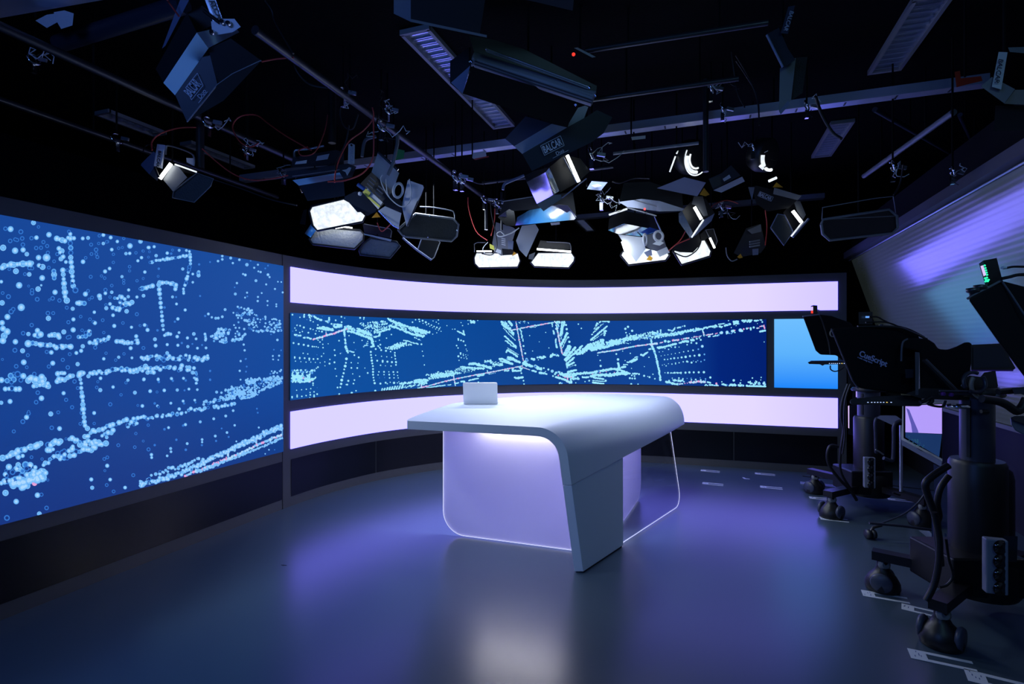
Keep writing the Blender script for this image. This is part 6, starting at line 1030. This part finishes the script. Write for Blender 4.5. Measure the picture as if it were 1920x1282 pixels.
# ---------------------------------------------------------------- camera pedestals on the right
def pedestal(label, x, y, z_mid, z_top, r_low, r_up, casters, extra=None):
    t = thing('camera_pedestal', label, 'camera pedestal', (x, y, 0), 'studio camera pedestals')
    C = Vector((x, y, 0))
    MB().lathe(C, [(r_low * 1.35, .12), (r_low * 1.45, .14), (r_low * 1.45, .30), (r_low * 1.1, .34)], 28).build('base_drum', 'ped_black', t)
    MB().lathe(C, [(r_low, .32), (r_low, z_mid - .02), (r_low * .92, z_mid)], 28).build('lower_column', 'ped_black', t)
    MB().lathe(C, [(r_up, z_mid - .02), (r_up, z_top)], 24).build('upper_column', 'column_grey', t)
    for a in (0.4, 1.6, 3.9): MB().box(C + Vector((math.cos(a), math.sin(a), 0)) * r_up + UP * (z_mid + z_top) / 2, (.016, .016, z_top - z_mid - .04), rz=a).build('column_groove', 'black_metal', t)
    MB().lathe(C, [(r_up * 1.5, z_top), (r_up * 1.6, z_top + .012), (r_up * 1.2, z_top + .05)], 24).build('head_plate', 'black_metal', t)
    MB().box(C + UP * .25 - RT * .06, (r_low * 3.0, r_low * 2.6, .20), rz=.3).build('base_box', 'ped_black', t, bevel=.01)
    for (cx_, cy_) in casters:
        w = Vector((cx_, cy_, 0)); d = (w - C); d.z = 0; L = d.length; d.normalize(); s = Vector((-d.y, d.x, 0)); arm = C + d * r_low
        MB().bar(arm + UP * .20, w + d * .05 + UP * .20, .075, .05).build('arm', 'ped_black', t)
        g = MB().lathe(w + UP * .0, [(.085, .004), (.09, .02), (.088, .05), (.07, .085), (.045, .11), (.03, .14), (.03, .19)], 20).build('cable_guard', 'ped_black', t)
        for q in (-1, 1): MB().lathe(w + UP * .062 + s * q * .075, [(.001, -.012), (.050, -.012), (.056, 0), (.050, .012), (.001, .012)], 20, s).build('wheel', 'blue_grey_dark', t)
        MB().lathe(w + UP * .15, [(.028, 0), (.034, .01), (.034, .02), (.02, .03)], 14, Vector((.3, -.9, .2))).build('brake_knob', 'grey_metal', t)
    return t
mat('ped_black', (0.007, 0.007, 0.009), 0.4)
mat('column_grey', (0.05, 0.055, 0.08), 0.35, metal=0.3)
ped1 = pedestal('farther camera pedestal with a white socket strip on its column', 1.36, 5.50, .80, 1.02, .115, .085, [(1.00, 5.86), (0.99, 5.08), (1.62, 5.10)])
ped2 = pedestal('nearer camera pedestal with a fat grey column, right edge', 1.38, 3.56, .82, 1.16, .125, .075, [(0.985, 3.70), (1.07, 3.12), (1.72, 3.95)])
def sockets(label, reg, a, b, w, Z, n=4):
    A, B = px(reg, [a, b]); P = U(A[0], A[1], Z); Q = U(B[0], B[1], Z); c = (P + Q) / 2; L = (P - Q).length; nrm = camdir((-.25, .1, .96)); sd = RT
    t = thing('socket_strip', label, 'socket strip', c, 'white socket strips on the pedestals'); MB().bar(P, Q, w, .045, up=(0, 1, 0)).build('housing', 'socket_plastic', t, bevel=.006)
    for k in range(n):
        q = P + (Q - P) * (k + .5) / n - FW * .026; MB().lathe(q, [(w * .40, 0), (w * .42, .004), (w * .36, .005), (w * .34, -.001)], 20, -FW).build('socket', 'black_gloss', t)
    return t
mat('socket_plastic', (0.22, 0.24, 0.30), 0.45)
sockets('white four-way socket strip on the farther pedestal', 'l', (640, 585), (640, 828), .082, 4.45)
sockets('white four-way socket strip at the right edge of the nearer pedestal', 'm', (1455, 195), (1455, 600), .082, 2.45)
t = thing('cable_box', 'dark box behind the nearer socket strip, right edge', 'box', U(1890, 1030, 2.6)); plate('m', [(1520, 175), (1625, 180), (1620, 372), (1520, 370)], 2.6, (0, 0, 1), .10, 'housing', 'dark_navy', t)
PC = 'black cables around the camera pedestals'
def pcable(label, reg, pts, Z, r, m='cable_black'):
    pts = smooth(pts, 6); P = px(reg, pts); o = MB().tube([U(p[0], p[1], Z) for p in P], r, 8).build('pedestal_cable', m); return tag(o, label, 'cable', PC)
pcable('thick cable running down the left side of the nearer pedestal', 'o', [(335, 480), (200, 570), (150, 640), (190, 780), (235, 900), (250, 1050), (270, 1280)], 2.55, .016)
pcable('second thick cable beside the nearer column', 'o', [(340, 560), (270, 660), (245, 780), (260, 880), (240, 960), (260, 1100)], 2.6, .014)
pcable('cable loop on the left of the farther pedestal', 'l', [(390, 500), (330, 495), (305, 560), (320, 650), (400, 760), (480, 840), (540, 930)], 4.5, .013)
pcable('straight cable along the left of the farther column', 'l', [(470, 0), (425, 130), (415, 260), (435, 360), (420, 480), (408, 600), (420, 720), (520, 880)], 4.5, .010)
pcable('cable between the two prompters, hanging straight', 'l', [(490, 0), (450, 120), (440, 280), (445, 420), (425, 560)], 4.4, .007)
pcable('grey cable crossing the floor between the pedestals', 'l', [(720, 1120), (900, 1050), (1020, 960), (1090, 870)], 3.9, .006, 'column_grey')
pcable('cable lying along the foot of the nearer pedestal', 'm', [(1040, 560), (1100, 540), (1140, 470), (1110, 350), (1090, 200)], 2.55, .006)
pcable('cable bundle at the lower front of the nearer pedestal', 'm', [(940, 660), (1000, 540), (1035, 380), (1040, 200), (1000, 0)], 2.5, .014)
pcable('thin cable at the base of the farther pedestal', 'l', [(830, 870), (900, 890), (1040, 895)], 4.4, .006)

# prompter with hood and lettering, on the nearer pedestal
PR = 'camera prompters'
t = fx('prompter_camera', 'camera under a large black lettered prompter hood, right', 'camera', 'n', (600, 500), 2.95, PR)
plate('n', [(-5, 240), (165, 225), (205, 219), (420, 220), (545, 228), (640, 262), (700, 300), (700, 420), (690, 780), (215, 716), (165, 655)], 2.95, (.15, 0, 1), .34, 'hood', 'black_cloth', t, bevel=.012)
plate('n', [(565, 330), (600, 312), (760, 318), (820, 355), (850, 402), (925, 408), (1000, 380), (1060, 350), (1105, 345), (1126, 372), (1118, 500), (1105, 590), (1060, 600), (1040, 690), (980, 740), (705, 745), (700, 420), (575, 400)], 2.9, (.1, 0, 1), .26, 'rain_cover', 'black_cloth', t, bevel=.012)
line('n', smooth([(205, 222), (420, 222), (545, 232), (640, 268), (760, 322)]), 2.93, .006, 'hood_seam', 'black_satin', t)
line('n', [(-5, 240), (165, 655), (210, 716)], 2.94, .004, 'hood_edge', 'trim_grey', t)
line('n', smooth([(555, 500), (558, 400), (570, 345), (605, 322)]), 2.88, .005, 'hood_seam', 'trim_grey', t)
f_ = Face('n', [(200, 455), (440, 552), (212, 415)], 2.935, (.15, 0, 1)); tx = f_.pts[1] - f_.pts[0]; ty = f_.pts[2] - f_.pts[0]
text('CueScript', 'lettering', 'lettering_violet', t, f_.pts[0] + f_.n * .012, tx, UP, .0445, bold=True)
text('a new cuing vision', 'lettering', 'lettering_violet', t, f_.pts[0] + f_.n * .012 - UP * .014 - tx.normalized() * .008, tx, UP, .013)
plate('n', [(665, 425), (700, 430), (692, 780), (668, 775)], 2.86, (0, 0, 1), .03, 'upright', 'trim_grey', t)
plate('n', [(585, 565), (655, 562), (655, 632), (590, 636)], 2.9, (0, 0, 1), .02, 'lens_port', 'dark_navy', t)
line('n', [(735, 490), (1000, 752)], 2.84, .009, 'strut', 'black_satin', t); line('n', [(755, 485), (1020, 745)], 2.84, .004, 'strut', 'trim_grey', t)
plate('n', [(590, 760), (720, 715), (1320, 735), (1330, 800), (1000, 812), (720, 800)], 2.86, (0, .1, 1), .16, 'camera_plate', 'black_satin', t)
line('n', [(860, 738), (1330, 742)], 2.8, .005, 'plate_rail', 'trim_grey', t); line('n', [(860, 762), (1330, 766)], 2.8, .005, 'plate_rail', 'column_grey', t)
for c in [(892, 762), (956, 768), (1296, 768), (1360, 770)]: p = px('n', [c])[0]; MB().lathe(U(p[0], p[1], 2.79), [(.001, -.01), (.010, -.009), (.010, .006), (.006, .008)], 14, camdir((0, 0, 1))).build('clamp_knob', 'knob_violet', t)
plate('n', [(1060, 640), (1100, 615), (1190, 625), (1220, 590), (1310, 575), (1330, 700), (1300, 735), (1060, 735)], 2.85, (0, 0, 1), .12, 'pan_head', 'black_satin', t)
p = px('n', [(1140, 665)])[0]; MB().ring(U(p[0], p[1], 2.76), camdir((0, .2, 1)), .055, .010, a0=.3, a1=2.9).build('head_ring', 'column_grey', t)
MB().ring(U(p[0], p[1] + 2, 2.76), camdir((0, .2, 1)), .055, .010, a0=3.5, a1=6.0).build('head_ring', 'column_grey', t)
p = px('n', [(1240, 690)])[0]; MB().ring(U(p[0], p[1], 2.78), camdir((-.1, 0, 1)), .075, .010, a0=-1.3, a1=1.6).build('zoom_guard', 'sill_cream', t)
line('n', smooth([(1330, 745), (1450, 735), (1500, 735), (1540, 745)]), 2.7, .016, 'pan_handle', 'black_satin', t); line('n', smooth([(1200, 800), (1330, 820), (1400, 850), (1480, 900), (1530, 860), (1560, 800)]), 2.6, .020, 'pan_handle', 'black_metal', t)
plate('n', [(1440, 715), (1540, 705), (1550, 760), (1460, 765)], 2.65, (0, 0, 1), .05, 'grip', 'blue_grey_dark', t)
line('n', [(1195, 903), (1250, 903)], 2.8, .010, 'lever', 'black_metal', t)
line('n', smooth([(705, 830), (760, 810), (790, 790), (800, 820), (770, 845)]), 2.8, .010, 'lens_cable', 'cable_black', t); line('n', smooth([(770, 845), (830, 860), (890, 860), (910, 815)]), 2.8, .006, 'lens_cable', 'cable_black', t)
p = px('n', [(1010, 860)])[0]; MB().ring(U(p[0], p[1], 2.78), (0, 0, 1), .040, .010).build('column_collar', 'chrome', t)
# flat prompter monitor with a row of lights
t = fx('prompter_monitor', 'thin flat prompter monitor with a row of small lights, nearer camera', 'monitor', 'n', (420, 820), 2.9, 'flat prompter monitors')
plate('n', [(143, 815), (160, 800), (400, 778), (580, 770), (695, 778), (720, 800), (722, 850), (700, 862), (560, 860), (300, 848), (160, 850), (145, 838)], 2.9, (0, .35, .93), .26, 'housing', 'black_satin', t, bevel=.004)
for k, x in enumerate([288, 318, 342, 366, 390, 414, 440, 474]): p = px('n', [(x, 829)])[0]; MB().box(U(p[0], p[1], 2.862), (.006, .003, .0035), rot=Matrix((RT, FW, UP)).transposed()).build('indicator', 'led_amber' if k == 6 else 'led_white', t)
# control box on top
t = fx('control_box', 'small black box with two blue lights on the lettered hood', 'control box', 'n', (270, 155), 3.0)
plate('n', [(212, 106), (325, 104), (325, 205), (215, 205)], 3.1, (.1, 0, 1), .06, 'housing', 'black_satin', t)
for x in (277, 291): p = px('n', [(x, 146)])[0]; MB().box(U(p[0], p[1], 3.085), (.010, .004, .010), rot=Matrix((RT, FW, UP)).transposed()).build('indicator', 'led_blue', t)
pcable('cable from the small blue-lit box over the hood, upper strand', 'n', [(300, 148), (360, 145), (420, 175), (500, 210), (620, 245), (740, 305)], 2.95, .004)
pcable('cable from the small blue-lit box over the hood, lower strand', 'n', [(270, 190), (400, 185), (480, 200), (560, 235), (640, 270), (720, 305)], 2.93, .004)
p = px('n', [(393, 212)])[0]; tag(MB().lathe(U(p[0], p[1], 3.0), [(.001, -.012), (.008, -.01), (.012, .004), (.001, .006)], 12).build('hood_knob', 'blue_grey_dark'), 'tiny knob on top of the lettered prompter hood', 'knob')

# farther prompter
t = fx('prompter_camera', 'camera with a smaller black prompter hood in front of the blue screen', 'camera', 'k', (300, 640), 4.5, PR)
plate('k', [(95, 502), (212, 488), (300, 498), (430, 545), (455, 575), (455, 800), (400, 832), (330, 776), (218, 772), (185, 742)], 4.5, (.1, 0, 1), .40, 'hood', 'black_cloth', t, bevel=.012)
line('k', [(95, 502), (130, 497), (212, 488)], 4.45, .006, 'hood_edge', 'blue_grey_paint', t)
line('k', smooth([(212, 490), (240, 560), (275, 680), (290, 770)]), 4.46, .005, 'hood_seam', 'black_satin', t)
p = px('k', [(306, 622)])[0]; MB().ring(U(p[0], p[1], 4.45), camdir((.3, 0, 1)), .026, .006).build('emblem', 'sill_cream', t)
plate('k', [(410, 830), (455, 800), (470, 1000), (415, 1000)], 4.5, (0, 0, 1), .10, 'stand', 'black_metal', t)
t = fx('prompter_monitor', 'thin flat prompter monitor with a row of small lights, farther camera', 'monitor', 'k', (270, 826), 4.55, 'flat prompter monitors')
plate('k', [(130, 826), (150, 818), (400, 815), (405, 838), (250, 842), (235, 850), (215, 840), (140, 838)], 4.5, (0, .3, .95), .28, 'housing', 'black_satin', t)
line('k', [(150, 817), (400, 814)], 4.47, .003, 'edge', 'plastic_blue', t)
for k, x in enumerate([284, 300, 313, 326, 340, 356, 372, 388]): p = px('k', [(x, 834)])[0]; MB().box(U(p[0], p[1], 4.46), (.007, .003, .006), rot=Matrix((RT, FW, UP)).transposed()).build('indicator', 'led_amber' if k == 6 else 'led_white', t)
line('k', smooth([(290, 848), (292, 875), (320, 890), (360, 880), (385, 860)]), 4.45, .005, 'cable', 'cable_black', t)
t = fx('control_box', 'tiny box with a red and white display on the farther hood', 'control box', 'k', (175, 455), 4.5)
plate('k', [(152, 428), (170, 422), (198, 424), (200, 487), (153, 487)], 4.5, (-.2, 0, 1), .05, 'housing', 'black_satin', t); plate('k', [(153, 434), (168, 432), (168, 460), (153, 460)], 4.44, (-.2, 0, 1), .003, 'display', 'display_pink', t); plate('k', [(153, 461), (168, 461), (168, 480), (153, 480)], 4.44, (-.2, 0, 1), .003, 'display', 'led_red', t)
line('k', [(198, 455), (215, 460)], 4.46, .003, 'aerial', 'black_metal', t)

# nearest prompter, cut by the right edge
t = fx('prompter_camera', 'nearest black prompter hood, cut off by the right edge', 'camera', 'k', (1500, 500), 1.75, PR)
plate('k', [(1260, 376), (1500, 248), (1700, 300), (1900, 380), (1900, 1250), (1662, 932), (1480, 688)], 1.75, (.2, 0, 1), .16, 'hood', 'black_cloth', t, bevel=.008)
line('k', [(1260, 376), (1500, 248)], 1.73, .004, 'hood_edge', 'trim_grey', t); line('k', [(1500, 250), (1570, 350), (1680, 520)], 1.73, .003, 'hood_seam', 'trim_grey', t)
for c in [(1298, 338), (1350, 316)]: p = px('k', [c])[0]; MB().lathe(U(p[0], p[1], 1.74) - UP * .012, [(.010, 0), (.010, .012), (.018, .016), (.018, .028), (.006, .030)], 14).build('knob', 'black_satin', t)
t = fx('control_box', 'black box with a bright green lit keypad on the nearest hood', 'control box', 'k', (1420, 190), 1.74)
plate('k', [(1372, 106), (1466, 88), (1505, 240), (1420, 290), (1385, 285)], 1.74, (.15, 0, 1), .05, 'housing', 'black_metal', t); plate('k', [(1340, 128), (1372, 106), (1412, 262), (1388, 292)], 1.735, (-.5, 0, .85), .01, 'front_plate', 'dark_navy', t)
fkp = (-.5, 0, .85)
def onf(pts, th, nm, m_, z=1.728): plate('k', pts, z, fkp, th, nm, m_, t, back=0)
onf([(1352, 146), (1370, 140), (1392, 208), (1374, 218)], .001, 'display', 'display_pink')
for (x, y) in [(1380, 142), (1385, 160), (1389, 176), (1393, 192), (1397, 208), (1383, 232), (1396, 228), (1390, 243), (1408, 243), (1386, 255), (1402, 253)]:
    p = px('k', [(x, y)])[0]; MB().lathe(U(p[0], p[1], 1.722), [(.0030, 0), (.0030, .002)], 10, camdir(fkp)).build('key', 'led_green', t)
pcable('cable leaving the green-lit box to the right, upper', 'k', [(1500, 160), (1540, 158), (1590, 150), (1700, 152)], 1.72, .0035)
pcable('cable leaving the green-lit box to the right, lower', 'k', [(1500, 235), (1560, 222), (1620, 208), (1720, 206)], 1.72, .005)
line('k', [(1505, 158), (1530, 157)], 1.70, .005, 'plug', 'label_grey', t)
t = fx('viewfinder_monitor', 'dark flat camera monitor between the two hoods at right', 'monitor', 'k', (1390, 790), 2.4)
plate('k', [(1285, 702), (1500, 692), (1600, 868), (1580, 882), (1285, 882)], 2.4, (.1, 0, 1), .05, 'housing', 'black_satin', t); line('k', [(1285, 884), (1580, 884)], 2.38, .003, 'lower_edge', 'knob_violet', t); plate('k', [(1300, 722), (1500, 714), (1570, 860), (1300, 866)], 2.395, (.1, 0, 1), .002, 'screen', 'dark_navy', t)

# floor monitor on its stand
t = fx('floor_monitor', 'low white-framed monitor with a painted reflection of lavender light and a dark dotted band, on a stand', 'monitor', 'l', (1070, 330), 3.9)
nm = (-.72, .1, .68)
plate('l', [(905, 160), (1228, 150), (1226, 665), (900, 445)], 3.9, nm, .05, 'frame', 'light_grey_paint', t); plate('l', [(915, 165), (1226, 155), (1224, 598), (915, 432)], 3.885, nm, .004, 'bezel', 'black_gloss', t, back=0)
plate('l', [(930, 172), (1222, 162), (1222, 398), (930, 385)], 3.875, nm, .002, 'painted_reflection', 'lavender_glow', t, back=0); plate('l', [(930, 385), (1222, 402), (1200, 583), (930, 425)], 3.875, nm, .002, 'painted_reflection', 'reflection_navy', t, back=0)  # set wall mirrored in the glossy screen, painted as emission
plate('l', [(936, 190), (960, 205), (995, 290), (1030, 370), (1035, 390), (985, 388), (975, 320)], 3.87, nm, .001, 'painted_reflection', 'reflection_silhouette', t, back=0)
mb = MB(); random.seed(3)
for k in range(60):
    x = random.uniform(950, 1195); y = 410 + (x - 930) * .42 + random.uniform(0, 60) - 10; s = random.uniform(3, 8); slab('l', [(x, y), (x + s, y + 2), (x + s, y + s), (x, y + s)], 3.868, nm, .001, mb)
mb.build('painted_reflection', 'reflection_teal', t)
plate('l', [(905, 448), (1218, 618), (1220, 664), (900, 488)], 3.86, nm, .02, 'lower_bezel', 'blue_grey_paint', t); plate('l', [(1015, 508), (1035, 516), (1075, 540), (1055, 534)], 3.85, nm, .004, 'button_bar', 'black_gloss', t)
line('l', [(895, 330), (895, 860)], 4.0, .011, 'pole', 'aluminium', t, 14); line('l', [(640, 1112), (900, 1135), (1150, 1170)], 3.85, .010, 'base_bar', 'column_grey', t)
plate('l', [(1155, 640), (1280, 700), (1272, 895), (1160, 880)], 3.85, (0, 0, 1), .03, 'rear_bracket', 'blue_grey_paint', t); plate('l', [(1035, 1170), (1120, 1175), (1210, 1282), (1180, 1290)], 3.4, (0, .5, .8), .02, 'foot_plate', 'light_grey_paint', t); plate('l', [(1140, 1000), (1160, 1010), (1165, 1260), (1140, 1240)], 3.4, (0, 0, 1), .03, 'leg', 'blue_grey_paint', t); plate('l', [(1245, 1190), (1260, 1200), (1255, 1290), (1240, 1290)], 3.3, (0, 0, 1), .03, 'leg', 'blue_grey_paint', t)
w = Uz(1632, 1010, 0)
cs = MB(); cs.lathe(w + UP * .035 + RT * .018, [(.001, -.012), (.034, -.012), (.034, .012), (.001, .012)], 18, RT); cs.lathe(w + UP * .035 - RT * .018, [(.001, -.012), (.034, -.012), (.034, .012), (.001, .012)], 18, RT); cs.tube(smooth([(0, 0), (1, 1), (2, 0)]) and [w + UP * .05, w + UP * .085 + RT * .02, w + UP * .10 + RT * .08], .012, 8)
cs.build('caster', 'black_satin', t)

# chair, sill seat, floor cards
t = fx('chair', 'dark chair with a bent tube frame behind the socket strip', 'chair', 'l', (790, 450), 4.35)
line('l', smooth([(705, 545), (695, 540), (692, 420), (690, 300), (712, 270), (760, 262), (850, 262)]), 4.5, .013, 'frame_tube', 'column_grey', t, 10); line('l', smooth([(755, 592), (815, 612), (832, 590), (838, 450), (840, 335), (870, 300), (905, 292)]), 4.2, .014, 'frame_tube', 'column_grey', t, 10)
plate('l', [(700, 270), (730, 250), (860, 255), (900, 285), (840, 335)], 4.3, (0, .8, .6), .02, 'backrest', 'blue_grey_paint', t); line('l', [(690, 525), (720, 540), (755, 565)], 4.3, .006, 'hinge', 'sill_cream', t)
t = fx('stool', 'rounded violet-lit seat at the right edge beside the window sill', 'stool', 'o', (900, 130), 3.0)
plate('o', [(828, 92), (870, 82), (1100, 80), (1100, 270), (940, 238), (865, 200), (835, 150)], 3.0, (0, .2, .97), .20, 'seat_shell', 'blue_grey_paint', t, bevel=.01); plate('o', [(834, 95), (870, 84), (1100, 84), (1100, 185), (980, 160), (860, 120)], 2.985, (0, .5, .85), .01, 'cushion', 'dark_navy', t)
t = fx('bin', 'dark round-topped bin beside the nearer column', 'bin', 'o', (625, 640), 3.6)
MB().lathe(Vector((t.location.x, t.location.y, 0)), [(.13, 0), (.15, .04), (.15, .55), (.14, .60), (.10, .63), (.001, .64)], 28).build('body', 'black_satin', t)
pp = Vector((t.location.x, t.location.y, 0)) - RT * .12 - FW * .09; MB().bar(pp + UP * .12, pp + UP * .58, .03, .012, up=(1, 0, 0)).build('side_strip', 'column_grey', t)
t = fx('column_unit', 'narrow dark upright unit with pale edges behind the farther pedestal', 'unit', 'l', (545, 300), 4.95)
plate('l', [(480, 170), (590, 165), (588, 440), (470, 400)], 4.95, (0, 0, 1), .10, 'housing', 'dark_navy', t); plate('l', [(470, 175), (480, 172), (480, 355), (472, 350)], 4.93, (-.5, 0, .8), .01, 'lit_edge', 'display_pink', t); plate('l', [(585, 172), (600, 172), (598, 438), (584, 438)], 4.93, (0, 0, 1), .02, 'pale_edge', 'grey_metal', t); plate('l', [(533, 12), (560, 30), (556, 106), (533, 104)], 4.9, (-.4, 0, .9), .01, 'lit_edge', 'lavender_glow', t)
plate('l', [(510, 0), (660, 10), (700, 165), (500, 170)], 5.0, (0, 0, 1), .10, 'upper_housing', 'black_metal', t)
ucard(0.925, 5.66, .19, -.05, .07, 'white floor marker under the rear caster of the farther pedestal'); ucard(0.90, 5.03, .20, -.05, .08, 'white floor marker under the front caster of the farther pedestal')
ucard(0.86, 3.61, .22, -.10, .085, 'white floor marker under the front left caster of the nearer pedestal'); ucard(1.02, 3.50, .20, -.3, .08, 'white floor marker partly under the nearer pedestal, second card')
ucard(0.90, 2.985, .24, -.12, .09, 'white floor marker under the nearest caster, bottom right'); ucard(1.075, 2.875, .25, -.20, .10, 'large hollow white floor marker in the bottom right corner')
ucard(1.60, 5.85, .20, -.1, .07, 'white floor marker behind the farther pedestal beside the pole'); ucard(1.45, 4.72, .20, -.1, .07, 'white floor marker under the caster beside the floor monitor')
tag(MB().box((1.05, 5.98, .05), (.30, .10, .012), rz=-.1).build('flat_bar', 'blue_grey_paint'), 'violet-lit flat bar at the back foot of the farther pedestal', 'bar')
tag(MB().tube([Vector((1.0, 6.52, .006)), Vector((1.5, 6.45, .006)), Vector((2.2, 6.3, .006))], .004, 6).build('floor_cable', 'cable_black'), 'thin cable lying along the foot of the set wall at right', 'cable')
